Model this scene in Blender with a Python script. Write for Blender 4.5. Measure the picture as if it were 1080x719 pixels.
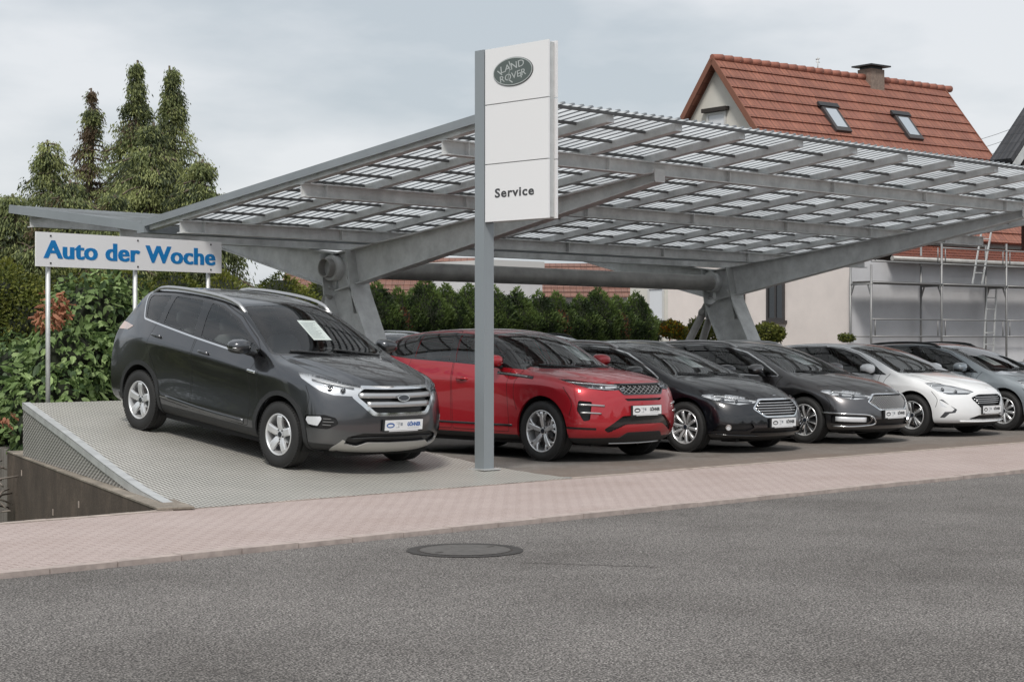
import bpy, bmesh, math, random
import numpy as np
from mathutils import Vector, Matrix
from mathutils.bvhtree import BVHTree

for o in list(bpy.data.objects):
    bpy.data.objects.remove(o)
scene = bpy.context.scene
C = scene.collection
R = math.radians
random.seed(7)

# ------------------------------------------------------------------ camera
cam_data = bpy.data.cameras.new("camera")
cam_data.sensor_width = 36.0
cam_data.lens = 1850 / 1080 * 36.0
cam_data.clip_start = 0.1
cam_data.clip_end = 6000
cam = bpy.data.objects.new("camera", cam_data)
C.objects.link(cam)
cam.location = (0, 0, 1.47)
cam.rotation_euler = (R(90), 0, R(-44.5))
scene.camera = cam

# ------------------------------------------------------------------ sky, sun, exposure
SUN_EL, SUN_AZ = 50.0, 232.0      # azimuth measured from +Y towards +X
world = bpy.data.worlds.new("World")
scene.world = world
world.use_nodes = True
wt = world.node_tree
for n in list(wt.nodes):
    wt.nodes.remove(n)
wo = wt.nodes.new('ShaderNodeOutputWorld')
bg_sky = wt.nodes.new('ShaderNodeBackground')
sky = wt.nodes.new('ShaderNodeTexSky')
sky.sky_type = 'NISHITA'
sky.sun_disc = False
sky.sun_elevation = R(SUN_EL)
sky.sun_rotation = R(SUN_AZ)
sky.air_density = 1.2
sky.dust_density = 2.0
wt.links.new(sky.outputs[0], bg_sky.inputs[0])
bg_sky.inputs[1].default_value = 0.06
# overcast cloud layer: bright grey, uneven
tc = wt.nodes.new('ShaderNodeTexCoord')
mp = wt.nodes.new('ShaderNodeMapping')
mp.inputs['Scale'].default_value = (2.6, 2.6, 8.0)
wt.links.new(tc.outputs['Generated'], mp.inputs[0])
nz = wt.nodes.new('ShaderNodeTexNoise')
nz.inputs['Scale'].default_value = 1.5
nz.inputs['Detail'].default_value = 6
nz.inputs['Roughness'].default_value = 0.52
wt.links.new(mp.outputs[0], nz.inputs[0])
cr = wt.nodes.new('ShaderNodeValToRGB')
cr.color_ramp.elements[0].position = 0.36
cr.color_ramp.elements[0].color = (0.315, 0.345, 0.372, 1)
cr.color_ramp.elements[1].position = 0.60
cr.color_ramp.elements[1].color = (0.465, 0.475, 0.49, 1)
wt.links.new(nz.outputs[0], cr.inputs[0])
bg_cl = wt.nodes.new('ShaderNodeBackground')
bg_cl.inputs[1].default_value = 1.0
wt.links.new(cr.outputs[0], bg_cl.inputs[0])
mx = wt.nodes.new('ShaderNodeMixShader')
mx.inputs[0].default_value = 0.88
wt.links.new(bg_sky.outputs[0], mx.inputs[1])
wt.links.new(bg_cl.outputs[0], mx.inputs[2])
wt.links.new(mx.outputs[0], wo.inputs[0])

sd = bpy.data.lights.new("sun", 'SUN')
sd.energy = 1.5
sd.angle = R(12)
sd.color = (1.0, 0.96, 0.9)
sun = bpy.data.objects.new("sun", sd)
C.objects.link(sun)
az, el = R(SUN_AZ), R(SUN_EL)
sdir = Vector((math.sin(az) * math.cos(el), math.cos(az) * math.cos(el), math.sin(el)))
sun.rotation_euler = (-sdir).to_track_quat('-Z', 'Y').to_euler()

scene.view_settings.view_transform = 'Standard'
scene.view_settings.look = 'None'
scene.view_settings.exposure = 0.85
scene.view_settings.gamma = 1.0
scene.view_settings.use_curve_mapping = False
scene.cycles.max_bounces = 8
scene.cycles.transparent_max_bounces = 16
scene.cycles.caustics_reflective = False
scene.cycles.caustics_refractive = False

# ------------------------------------------------------------------ materials
M = {}

def newmat(name):
    m = bpy.data.materials.new(name)
    m.use_nodes = True
    nt = m.node_tree
    b = nt.nodes['Principled BSDF']
    M[name] = m
    return m, nt, b

def tex_noise(nt, scale, detail=4, rough=0.55, coord='Object', mapscale=None):
    t = nt.nodes.new('ShaderNodeTexCoord')
    n = nt.nodes.new('ShaderNodeTexNoise')
    n.inputs['Scale'].default_value = scale
    n.inputs['Detail'].default_value = detail
    n.inputs['Roughness'].default_value = rough
    src = t.outputs[coord]
    if mapscale:
        mpn = nt.nodes.new('ShaderNodeMapping')
        mpn.inputs['Scale'].default_value = mapscale
        nt.links.new(src, mpn.inputs[0])
        src = mpn.outputs[0]
    nt.links.new(src, n.inputs['Vector'])
    return n

def ramp(nt, src, stops):
    r = nt.nodes.new('ShaderNodeValToRGB')
    els = r.color_ramp.elements
    while len(els) < len(stops):
        els.new(0.5)
    for e, (p, c) in zip(els, stops):
        e.position = p
        e.color = (c[0], c[1], c[2], 1) if hasattr(c, '__len__') else (c, c, c, 1)
    nt.links.new(src, r.inputs[0])
    return r

def add_bump(nt, b, src, strength, dist=0.01):
    bp = nt.nodes.new('ShaderNodeBump')
    bp.inputs['Strength'].default_value = strength
    bp.inputs['Distance'].default_value = dist
    nt.links.new(src, bp.inputs['Height'])
    nt.links.new(bp.outputs[0], b.inputs['Normal'])
    return bp

def simple(name, col, rough=0.5, metal=0.0, var=0.0, vscale=3.0, bump=0.0, bscale=60.0, coat=0.0, emit=None, spec=0.5, mapscale=None):
    m, nt, b = newmat(name)
    b.inputs['Base Color'].default_value = (*col, 1)
    b.inputs['Roughness'].default_value = rough
    b.inputs['Metallic'].default_value = metal
    b.inputs['Coat Weight'].default_value = coat
    b.inputs['Specular IOR Level'].default_value = spec
    if var:
        n = tex_noise(nt, vscale, 6, 0.65, mapscale=mapscale)
        lo = [max(0, c * (1 - var)) for c in col]
        hi = [min(1, c * (1 + var)) for c in col]
        r = ramp(nt, n.outputs[0], [(0.3, lo), (0.7, hi)])
        nt.links.new(r.outputs[0], b.inputs['Base Color'])
    if bump:
        n2 = tex_noise(nt, bscale, 3)
        add_bump(nt, b, n2.outputs[0], bump)
    if emit:
        b.inputs['Emission Color'].default_value = (*emit, 1)
        b.inputs['Emission Strength'].default_value = 1
    return m

def paint(name, col, metal=0.5, rough=0.35, wet=True):
    m, nt, b = newmat(name)
    b.inputs['Base Color'].default_value = (*col, 1)
    b.inputs['Metallic'].default_value = metal
    b.inputs['Roughness'].default_value = rough
    b.inputs['Coat Weight'].default_value = 1.0
    b.inputs['Coat Roughness'].default_value = 0.035
    b.inputs['Coat IOR'].default_value = 1.55
    # rain drops on upward facing panels only
    t = nt.nodes.new('ShaderNodeTexCoord')
    v = nt.nodes.new('ShaderNodeTexVoronoi')
    v.inputs['Scale'].default_value = 55
    nt.links.new(t.outputs['Object'], v.inputs['Vector'])
    r = ramp(nt, v.outputs['Distance'], [(0.0, 1.0), (0.32, 0.0)])
    g = nt.nodes.new('ShaderNodeNewGeometry')
    s = nt.nodes.new('ShaderNodeSeparateXYZ')
    nt.links.new(g.outputs['Normal'], s.inputs[0])
    up = ramp(nt, s.outputs[2], [(0.72, 0.0), (0.93, 1.0)])
    mu = nt.nodes.new('ShaderNodeMath')
    mu.operation = 'MULTIPLY'
    nt.links.new(r.outputs[0], mu.inputs[0])
    nt.links.new(up.outputs[0], mu.inputs[1])
    bp = nt.nodes.new('ShaderNodeBump')
    bp.inputs['Strength'].default_value = 0.07 if wet else 0.0
    bp.inputs['Distance'].default_value = 0.004
    nt.links.new(mu.outputs[0], bp.inputs['Height'])
    nt.links.new(bp.outputs[0], b.inputs['Coat Normal'])
    # very fine road film on the flanks
    n = tex_noise(nt, 2.2, 5)
    rr = ramp(nt, n.outputs[0], [(0.35, 0.008), (0.75, 0.03)])
    nt.links.new(rr.outputs[0], b.inputs['Coat Roughness'])
    return m

def carglass(name, tint, ior=1.55, rough=0.01):
    m, nt, b = newmat(name)
    nt.nodes.remove(b)
    out = nt.nodes['Material Output']
    tr = nt.nodes.new('ShaderNodeBsdfTransparent')
    tr.inputs[0].default_value = (*tint, 1)
    gl = nt.nodes.new('ShaderNodeBsdfGlossy')
    gl.inputs['Roughness'].default_value = rough
    gl.inputs[0].default_value = (1, 1, 1, 1)
    fr = nt.nodes.new('ShaderNodeFresnel')
    fr.inputs[0].default_value = ior
    ms = nt.nodes.new('ShaderNodeMixShader')
    nt.links.new(fr.outputs[0], ms.inputs[0])
    nt.links.new(tr.outputs[0], ms.inputs[1])
    nt.links.new(gl.outputs[0], ms.inputs[2])
    nt.links.new(ms.outputs[0], out.inputs[0])
    return m

paint('paint_anthracite', (0.094, 0.097, 0.104), 0.95, 0.28)
paint('paint_red', (0.43, 0.012, 0.022), 0.35, 0.32)
paint('paint_black', (0.003, 0.0035, 0.006), 0.2, 0.3)
paint('paint_graphite', (0.125, 0.121, 0.124), 0.95, 0.29)
paint('paint_white', (0.80, 0.81, 0.82), 0.0, 0.4)
paint('paint_silver', (0.36, 0.40, 0.43), 0.6, 0.36)
paint('paint_navy', (0.01, 0.014, 0.025), 0.4, 0.34)
carglass('car_glass', (0.84, 0.90, 0.88), 1.75)
carglass('windscreen_glass', (0.93, 0.97, 0.96), 1.5)
carglass('lamp_glass', (0.93, 0.94, 0.95), 1.45)
simple('gap_black', (0.004, 0.004, 0.004), 0.8)
simple('gloss_black', (0.008, 0.008, 0.009), 0.12, coat=0.6)
simple('black_plastic', (0.022, 0.023, 0.024), 0.55, bump=0.1, bscale=300)
simple('grey_plastic', (0.10, 0.10, 0.10), 0.5)
simple('grille_black', (0.010, 0.010, 0.011), 0.4)
simple('chrome', (0.75, 0.76, 0.77), 0.12, 1.0)
simple('satin_silver', (0.52, 0.52, 0.52), 0.34, 0.9)
simple('skid_silver', (0.50, 0.49, 0.47), 0.42, 0.6)
simple('alloy', (0.72, 0.73, 0.74), 0.34, 0.6)
simple('alloy_bright', (0.76, 0.77, 0.78), 0.28, 0.65)
simple('alloy_dark', (0.09, 0.095, 0.10), 0.35, 0.7)
simple('brake_steel', (0.23, 0.21, 0.2), 0.4, 0.9)
simple('tyre_rubber', (0.018, 0.018, 0.018), 0.72, bump=0.25, bscale=90)
simple('cabin_dark', (0.035, 0.035, 0.038), 0.8)
simple('cabin_grey', (0.10, 0.10, 0.105), 0.85)
simple('headliner', (0.38, 0.37, 0.35), 0.9)
simple('lamp_reflector', (0.80, 0.82, 0.85), 0.25, 0.35)
simple('lamp_dark', (0.10, 0.105, 0.115), 0.25, 0.5)
simple('lamp_red', (0.32, 0.01, 0.01), 0.15, coat=1)
simple('lamp_clear', (0.55, 0.42, 0.38), 0.15, coat=1)
simple('lamp_amber', (0.7, 0.25, 0.02), 0.2, coat=1)
simple('paper_white', (0.86, 0.89, 0.88), 0.7)
simple('paper_mint', (0.60, 0.74, 0.68), 0.7)
simple('print_grey', (0.30, 0.33, 0.36), 0.7)
simple('plate_white', (0.80, 0.81, 0.82), 0.35)
simple('print_blue', (0.01, 0.10, 0.35), 0.5)
simple('print_black', (0.012, 0.014, 0.016), 0.5)
simple('badge_dark', (0.02, 0.025, 0.035), 0.2, coat=1)

# ------------------------------------------------------------------ generic helpers
def link(o):
    C.objects.link(o)
    return o

def meshobj(name, verts, faces, mats, parent=None, smooth=False, fm=None):
    me = bpy.data.meshes.new(name)
    me.from_pydata([tuple(v) for v in verts], [], faces)
    if not isinstance(mats, (list, tuple)):
        mats = [mats]
    for m in mats:
        me.materials.append(M[m] if isinstance(m, str) else m)
    if fm is not None:
        me.polygons.foreach_set('material_index', fm)
    if smooth:
        me.polygons.foreach_set('use_smooth', [True] * len(me.polygons))
    me.update()
    o = link(bpy.data.objects.new(name, me))
    if parent is not None:
        o.parent = parent
    return o

def empty(name, loc=(0, 0, 0), rot=(0, 0, 0)):
    o = link(bpy.data.objects.new(name, None))
    o.location = loc
    o.rotation_euler = rot
    o.empty_display_size = 0.2
    return o

def tag(o, label=None, cat=None, group=None, kind=None):
    if label:
        o['label'] = label
    if cat:
        o['category'] = cat
    if group:
        o['group'] = group
    if kind:
        o['kind'] = kind
    return o

class MB:
    """collects shapes into one mesh"""
    def __init__(s):
        s.v, s.f, s.m = [], [], []
        s.sm = []
    def add(s, verts, faces, mi=0, sm=False):
        k = len(s.v)
        s.v += [tuple(v) for v in verts]
        s.f += [tuple(i + k for i in f) for f in faces]
        s.m += [mi] * len(faces)
        s.sm += [sm] * len(faces)
    def box(s, x0, x1, y0, y1, z0, z1, mi=0):
        v = [(x, y, z) for z in (z0, z1) for y in (y0, y1) for x in (x0, x1)]
        f = [(0, 2, 3, 1), (4, 5, 7, 6), (0, 1, 5, 4), (2, 6, 7, 3), (0, 4, 6, 2), (1, 3, 7, 5)]
        s.add(v, f, mi)
    def obox(s, c, ax, ay, az, hx, hy, hz, mi=0):
        c, ax, ay, az = Vector(c), Vector(ax), Vector(ay), Vector(az)
        v = [c + ax * (i * hx) + ay * (j * hy) + az * (k * hz) for k in (-1, 1) for j in (-1, 1) for i in (-1, 1)]
        f = [(0, 2, 3, 1), (4, 5, 7, 6), (0, 1, 5, 4), (2, 6, 7, 3), (0, 4, 6, 2), (1, 3, 7, 5)]
        s.add(v, f, mi)
    def beam(s, a, b, w, h, up=(0, 0, 1), mi=0, w2=None, h2=None):
        """box from a to b, w across, h along up"""
        a, b = Vector(a), Vector(b)
        d = (b - a).normalized()
        side = d.cross(Vector(up)).normalized()
        u = side.cross(d)
        w2 = w if w2 is None else w2
        h2 = h if h2 is None else h2
        v = []
        for p, ww, hh in ((a, w, h), (b, w2, h2)):
            for i, j in ((-1, -1), (1, -1), (1, 1), (-1, 1)):
                v.append(p + side * (i * ww / 2) + u * (j * hh / 2))
        s.add(v, [(0, 3, 2, 1), (4, 5, 6, 7), (0, 1, 5, 4), (1, 2, 6, 5), (2, 3, 7, 6), (3, 0, 4, 7)], mi)
    def ibeam(s, a, b, w, h, t=0.015, up=(0, 0, 1), h2=None, mi=0):
        a, b = Vector(a), Vector(b)
        h2 = h if h2 is None else h2
        d = (b - a).normalized()
        side = d.cross(Vector(up)).normalized()
        u = side.cross(d)
        for sg in (-1, 1):
            s.beam(a + u * (sg * (h / 2 - t / 2)), b + u * (sg * (h2 / 2 - t / 2)), w, t, up, mi)
        s.beam(a, b, t * 0.8, h - 2 * t, up, mi, h2=h2 - 2 * t)
    def tube(s, pts, r, n=8, mi=0, caps=True, radii=None):
        pts = [Vector(p) for p in pts]
        rings = []
        prev = None
        vs = []
        for i, p in enumerate(pts):
            if i == 0:
                d = pts[1] - pts[0]
            elif i == len(pts) - 1:
                d = pts[-1] - pts[-2]
            else:
                d = pts[i + 1] - pts[i - 1]
            d.normalize()
            if prev is None:
                ref = Vector((0, 0, 1)) if abs(d.z) < 0.9 else Vector((1, 0, 0))
                a = d.cross(ref).normalized()
            else:
                a = (prev - d * prev.dot(d)).normalized()
            prev = a
            b = d.cross(a)
            rr = radii[i] if radii else r
            for k in range(n):
                t = 2 * math.pi * k / n
                vs.append(p + a * (rr * math.cos(t)) + b * (rr * math.sin(t)))
        fs = []
        for i in range(len(pts) - 1):
            for k in range(n):
                k2 = (k + 1) % n
                fs.append((i * n + k, i * n + k2, (i + 1) * n + k2, (i + 1) * n + k))
        s.add(vs, fs, mi, True)
        if caps:
            m0 = len(pts) - 1
            s.add(vs[:n], [tuple(range(n - 1, -1, -1))], mi)
            s.add(vs[m0 * n:], [tuple(range(n))], mi)
    def cyl(s, a, b, r, n=16, mi=0, r2=None):
        s.tube([a, b], r, n, mi, True, radii=[r, r if r2 is None else r2])
    def ell(s, c, rx, ry, rz, nu=16, nv=10, mi=0, fn=None):
        vs, fs = [], []
        for j in range(nv + 1):
            ph = math.pi * j / nv
            for i in range(nu):
                th = 2 * math.pi * i / nu
                p = (math.sin(ph) * math.cos(th), math.sin(ph) * math.sin(th), math.cos(ph))
                if fn:
                    p = fn(p)
                vs.append((c[0] + rx * p[0], c[1] + ry * p[1], c[2] + rz * p[2]))
        for j in range(nv):
            for i in range(nu):
                i2 = (i + 1) % nu
                fs.append((j * nu + i, (j + 1) * nu + i, (j + 1) * nu + i2, j * nu + i2))
        s.add(vs, fs, mi, True)
    def prism(s, poly, fn, mi=0):
        """poly: 2D outline; fn(u,v,k) -> 3D for k=0/1 (two ends)"""
        n = len(poly)
        v = [fn(u, w, 0) for u, w in poly] + [fn(u, w, 1) for u, w in poly]
        f = [tuple(range(n - 1, -1, -1)), tuple(range(n, 2 * n))]
        for i in range(n):
            j = (i + 1) % n
            f.append((i, j, n + j, n + i))
        s.add(v, f, mi)
    def build(s, name, mats, parent=None, fixn=True, xf=None):
        vs = s.v
        if xf is not None:
            vs = [tuple(xf @ Vector(v)) for v in vs]
        o = meshobj(name, vs, s.f, mats, parent, fm=s.m)
        me = o.data
        me.polygons.foreach_set('use_smooth', s.sm)
        if fixn:
            bm = bmesh.new()
            bm.from_mesh(me)
            bmesh.ops.remove_doubles(bm, verts=bm.verts, dist=1e-6)
            bmesh.ops.recalc_face_normals(bm, faces=bm.faces)
            bm.to_mesh(me)
            bm.free()
        return o

def text_mesh(body, size, bold=0.0, extrude=0.002, spacing=1.0, xscale=1.0):
    """returns verts, faces of lettering in the XY plane, left aligned on the base line"""
    cu = bpy.data.curves.new('txt', 'FONT')
    cu.body = body
    cu.size = size
    cu.offset = bold
    cu.extrude = extrude
    cu.space_character = spacing
    cu.resolution_u = 3
    ob = bpy.data.objects.new('txt', cu)
    C.objects.link(ob)
    dg = bpy.context.evaluated_depsgraph_get()
    me = bpy.data.meshes.new_from_object(ob.evaluated_get(dg))
    vs = [Vector((v.co.x * xscale, v.co.y, v.co.z)) for v in me.vertices]
    fs = [tuple(p.vertices) for p in me.polygons]
    bpy.data.objects.remove(ob)
    bpy.data.curves.remove(cu)
    bpy.data.meshes.remove(me)
    return vs, fs

def text_on(body, size, frame, parent, mat, name='lettering', center=False, width=None, **kw):
    """frame = Matrix mapping (x right, y up, z out) to parent space"""
    vs, fs = text_mesh(body, size, **kw)
    x0 = min(v.x for v in vs); x1 = max(v.x for v in vs)
    sc = 1.0
    if width:
        sc = width / (x1 - x0)
    off = -(x0 + x1) / 2 * sc if center else -x0 * sc
    vs = [frame @ Vector((v.x * sc + off, v.y, v.z)) for v in vs]
    return meshobj(name, vs, fs, mat, parent)

def frame_of(o, xdir, ydir):
    xdir = Vector(xdir).normalized(); ydir = Vector(ydir).normalized()
    z = xdir.cross(ydir)
    m = Matrix((( xdir.x, ydir.x, z.x, o[0]), (xdir.y, ydir.y, z.y, o[1]), (xdir.z, ydir.z, z.z, o[2]), (0, 0, 0, 1)))
    return m

def copy_tree(o, parent=None):
    c = o.copy()
    C.objects.link(c)
    c.parent = parent
    for ch in list(o.children):
        copy_tree(ch, c)
    return c

def at(px, Z, z=0):
    cx = (px - 540) / 1850 * Z
    return (cx * math.cos(R(44.5)) + Z * math.sin(R(44.5)), -cx * math.sin(R(44.5)) + Z * math.cos(R(44.5)), z)
def topz(py, Z): return 1.47 + (360 - py) * Z / 1850
# ------------------------------------------------------------------ car builder
def lerp_t(tab, x):
    tab = sorted(tab)
    xs = [t[0] for t in tab]
    return tuple(float(np.interp(x, xs, [t[k] for t in tab])) for k in range(1, len(tab[0])))

def rp(pts, r=0.03, n=3):
    """round the corners of a polygon"""
    out = []
    N = len(pts)
    for i in range(N):
        p0, p1, p2 = Vector(pts[i - 1]), Vector(pts[i]), Vector(pts[(i + 1) % N])
        rr = r[i] if isinstance(r, (list, tuple)) else r
        d0, d2 = p0 - p1, p2 - p1
        if rr <= 0.0005:
            out.append(tuple(p1)); continue
        a = p1 + d0.normalized() * min(rr, d0.length * 0.45)
        c = p1 + d2.normalized() * min(rr, d2.length * 0.45)
        for k in range(n + 1):
            t = k / n
            out.append(tuple(a * (1 - t) ** 2 + p1 * (2 * t * (1 - t)) + c * t * t))
    return out

def area2(p):
    return sum(p[i - 1][0] * p[i][1] - p[i][0] * p[i - 1][1] for i in range(len(p)))

def inset(poly, d):
    """shrink (d>0) or grow a polygon"""
    if area2(poly) < 0:
        poly = poly[::-1]
    out = []
    N = len(poly)
    for i in range(N):
        p0, p1, p2 = Vector(poly[i - 1]), Vector(poly[i]), Vector(poly[(i + 1) % N])
        a, b = (p1 - p0), (p2 - p1)
        if a.length < 1e-6 or b.length < 1e-6:
            out.append(tuple(p1)); continue
        a.normalize(); b.normalize()
        na, nb = Vector((-a.y, a.x)), Vector((-b.y, b.x))
        m = na + nb
        if m.length < 1e-4:
            m = na
        m.normalize()
        k = max(0.35, m.dot(na))
        out.append(tuple(p1 + m * (d / k)))
    return out

def strip(pl, w):
    L, Rr = [], []
    for i, p in enumerate(pl):
        p = Vector(p)
        a = Vector(pl[max(0, i - 1)]); b = Vector(pl[min(len(pl) - 1, i + 1)])
        d = (b - a).normalized()
        n = Vector((-d.y, d.x)) * (w / 2)
        L.append(tuple(p + n)); Rr.append(tuple(p - n))
    return L + Rr[::-1]

def smooth_line(pts, n=6):
    """Catmull-Rom through points (any dimension)"""
    P = [np.array(p, float) for p in pts]
    P = [2 * P[0] - P[1]] + P + [2 * P[-1] - P[-2]]
    out = []
    for i in range(1, len(P) - 2):
        for k in range(n):
            t = k / n
            a, b, c, d = P[i - 1], P[i], P[i + 1], P[i + 2]
            out.append(tuple(0.5 * (2 * b + (c - a) * t + (2 * a - 5 * b + 4 * c - d) * t * t + (3 * b - a - 3 * c + d) * t ** 3)))
    out.append(tuple(P[-2]))
    return out

S2 = math.sqrt(0.5)
PROJ = {
    'side': (lambda c: (c.x, c.z), Vector((0, 1, 0))),
    'front': (lambda c: (c.y, c.z), Vector((1, 0, 0))),
    'top': (lambda c: (c.x, c.y), Vector((0, 0, 1))),
    'diag': (lambda c: ((c.y - c.x) * S2, c.z), Vector((S2, S2, 0))),
    'rdiag': (lambda c: ((c.y + c.x) * S2, c.z), Vector((-S2, S2, 0))),
}
def up3(proj, q):
    """2D point back to some 3D point on that sight line"""
    a, b = q
    return {'side': Vector((a, 0, b)), 'front': Vector((0, a, b)), 'top': Vector((a, b, 0)),
            'diag': Vector((-a * S2, a * S2, b)), 'rdiag': Vector((a * S2, a * S2, b))}[proj]

def in_poly(p, poly):
    x, y = p
    c = False
    n = len(poly)
    j = n - 1
    for i in range(n):
        xi, yi = poly[i]; xj, yj = poly[j]
        if (yi > y) != (yj > y) and x < (xj - xi) * (y - yi) / (yj - yi) + xi:
            c = not c
        j = i
    return c

class Shell:
    """smooth half body, cut into parts by outlines"""
    def __init__(s, spec):
        st = spec['st']; gA = spec['gA']
        nst = len(st)
        tj = [0, 0.36, 0.72, 1.0]
        pw = 2.3
        V, F = {}, []
        verts = []
        def vid(p):
            k = (round(p[0], 5), round(p[1], 5), round(p[2], 5))
            if k not in V:
                V[k] = len(verts); verts.append(p)
            return V[k]
        def top(i, t):
            xc, zc, xe, ye, ze = st[i]
            return (xc + (xe - xc) * t ** pw, ye * t, zc + (ze - zc) * t ** 2.2)
        def side(i, k):
            xc, zc, xe, ye, ze = st[i]
            if k == 7:
                return top(i, 1.0)
            if i == 0 or i == nst - 1:
                row = (spec['front'] if i == 0 else spec['rear'])[k]
                return (row[2], row[3], row[4])
            x = xe
            if k <= 4:
                y, z = lerp_t(spec['rows'][k], x)
                return (x, y, z)
            ys, zs = lerp_t(spec['rows'][4], x)
            if gA <= i < nst - spec.get('tailn', 2):
                yb, zb = lerp_t(spec['rows'][5], x)
                if k == 5:
                    return (x, yb, zb)
                return (x, yb + (ye - yb) * 0.5 + spec.get('bulge', 0.02), zb + (ze - zb) * 0.52)
            if k == 5:
                return (x, ys + (ye - ys) * 0.18, zs + (ze - zs) * 0.5)
            return (x, ys + (ye - ys) * 0.5, zs + (ze - zs) * 0.85)
        def cap(rows, k, t, i):
            if k == 7:
                return top(i, t)
            xc, zc, xe, ye, ze = rows[k]
            return (xc + (xe - xc) * t ** spec.get('capp', 2.6), ye * t, zc + (ze - zc) * t ** 2)
        def quad(a, b, c, d, sg):
            for m in (1, -1):
                q = [vid((p[0], p[1] * m, p[2])) for p in (a, b, c, d)]
                if len(set(q)) < 3:
                    continue
                F.append(tuple(q if m * sg > 0 else q[::-1]))
        for i in range(nst - 1):
            for j in range(3):
                quad(top(i, tj[j]), top(i, tj[j + 1]), top(i + 1, tj[j + 1]), top(i + 1, tj[j]), 1)
            for k in range(7):
                quad(side(i, k + 1), side(i, k), side(i + 1, k), side(i + 1, k + 1), 1)
        for k in range(7):
            for j in range(3):
                a = [cap(spec['front'], kk, tt, 0) for kk, tt in ((k, tj[j]), (k, tj[j + 1]), (k + 1, tj[j + 1]), (k + 1, tj[j]))]
                quad(a[0], a[1], a[2], a[3], 1)
                a = [cap(spec['rear'], kk, tt, nst - 1) for kk, tt in ((k, tj[j]), (k, tj[j + 1]), (k + 1, tj[j + 1]), (k + 1, tj[j]))]
                quad(a[0], a[1], a[2], a[3], -1)
        me = bpy.data.meshes.new('cage')
        me.from_pydata(verts, [], F)
        bm = bmesh.new(); bm.from_mesh(me)
        bmesh.ops.remove_doubles(bm, verts=bm.verts, dist=1e-4)
        cl = bm.edges.layers.float.get('crease_edge') or bm.edges.layers.float.new('crease_edge')
        def near(v, pts):
            return any((v.co - p).length < 1e-3 for p in pts)
        for rng, k, val in spec.get('crease', []):
            pts = [Vector(side(i, k)) for i in rng]
            pts += [Vector((p.x, -p.y, p.z)) for p in pts]
            vs = set(v for v in bm.verts if near(v, pts))
            for e in bm.edges:
                if e.verts[0] in vs and e.verts[1] in vs and abs(e.verts[0].co.x - e.verts[1].co.x) > 0.02:
                    e[cl] = val
        bmesh.ops.recalc_face_normals(bm, faces=bm.faces)
        bm.to_mesh(me); bm.free()
        ob = bpy.data.objects.new('cage', me)
        C.objects.link(ob)
        md = ob.modifiers.new('s', 'SUBSURF'); md.levels = md.render_levels = spec.get('lvl', 3)
        md.boundary_smooth = 'PRESERVE_CORNERS'
        dg = bpy.context.evaluated_depsgraph_get()
        m2 = bpy.data.meshes.new_from_object(ob.evaluated_get(dg))
        bpy.data.objects.remove(ob); bpy.data.meshes.remove(me)
        full = bmesh.new(); full.from_mesh(m2)
        bpy.data.meshes.remove(m2)
        # outward orientation
        full.faces.ensure_lookup_table()
        top_f = max(full.faces, key=lambda f: f.calc_center_median().z)
        top_f.normal_update()
        if top_f.normal.z < 0:
            bmesh.ops.reverse_faces(full, faces=full.faces)
        if spec.get('dome'):
            x0, ya, x1, yb, hh = spec['dome']
            for v in full.verts:
                if x0 < v.co.x < x1 + 0.25 and v.co.z > spec['dome_z']:
                    yl = ya + (yb - ya) * (v.co.x - x0) / (x1 - x0)
                    t = min(1, max(0, (yl - abs(v.co.y)) / 0.055 + 0.5))
                    fade = min(1, (v.co.x - x0) / 0.12) * min(1, max(0, (x1 + 0.1 - v.co.x) / 0.2))
                    v.co.z += hh * (t * t * (3 - 2 * t)) * fade
        full.normal_update()
        bmesh.ops.triangulate(full, faces=[f for f in full.faces if len(f.verts) > 4])
        s.ref = full.copy()
        bmesh.ops.triangulate(s.ref, faces=s.ref.faces)
        s.ref.faces.ensure_lookup_table(); s.ref.verts.ensure_lookup_table()
        s.ref.normal_update()
        s.bvh = BVHTree.FromBMesh(s.ref)
        dele = [f for f in full.faces if f.calc_center_median().y < 0]
        bmesh.ops.delete(full, geom=dele, context='FACES')
        for v in full.verts:
            if abs(v.co.y) < 1e-4:
                v.co.y = 0
        s.bm = full
        s.parts = []

    def snormal(s, co):
        loc, n, idx, d = s.bvh.find_nearest(co)
        f = s.ref.faces[idx]
        a, b, c = f.verts
        v0, v1, v2 = b.co - a.co, c.co - a.co, loc - a.co
        d00, d01, d11, d20, d21 = v0.dot(v0), v0.dot(v1), v1.dot(v1), v2.dot(v0), v2.dot(v1)
        den = d00 * d11 - d01 * d01
        if abs(den) < 1e-14:
            return n, d
        w1 = (d11 * d20 - d01 * d21) / den; w2 = (d00 * d21 - d01 * d20) / den
        nn = a.normal * (1 - w1 - w2) + b.normal * w1 + c.normal * w2
        return nn.normalized(), d

    def on(s, proj, a, b, back=False):
        """point + normal on the body surface seen along a projection"""
        f = {'side': (Vector((a, 3, b)), Vector((0, -1, 0))),
             'front': (Vector((4, a, b)), Vector((-1, 0, 0))),
             'rear': (Vector((-8, a, b)), Vector((1, 0, 0))),
             'top': (Vector((a, b, 4)), Vector((0, 0, -1))),
             'diag': (up3('diag', (a, b)) + Vector((4, 4, 0)), Vector((-S2, -S2, 0)))}[proj]
        loc, n, i, d = s.bvh.ray_cast(*f)
        if loc is None:
            loc, n, i, d = s.bvh.find_nearest(f[0] + f[1] * 3.3)
        nn, _ = s.snormal(loc)
        return loc, nn

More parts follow.
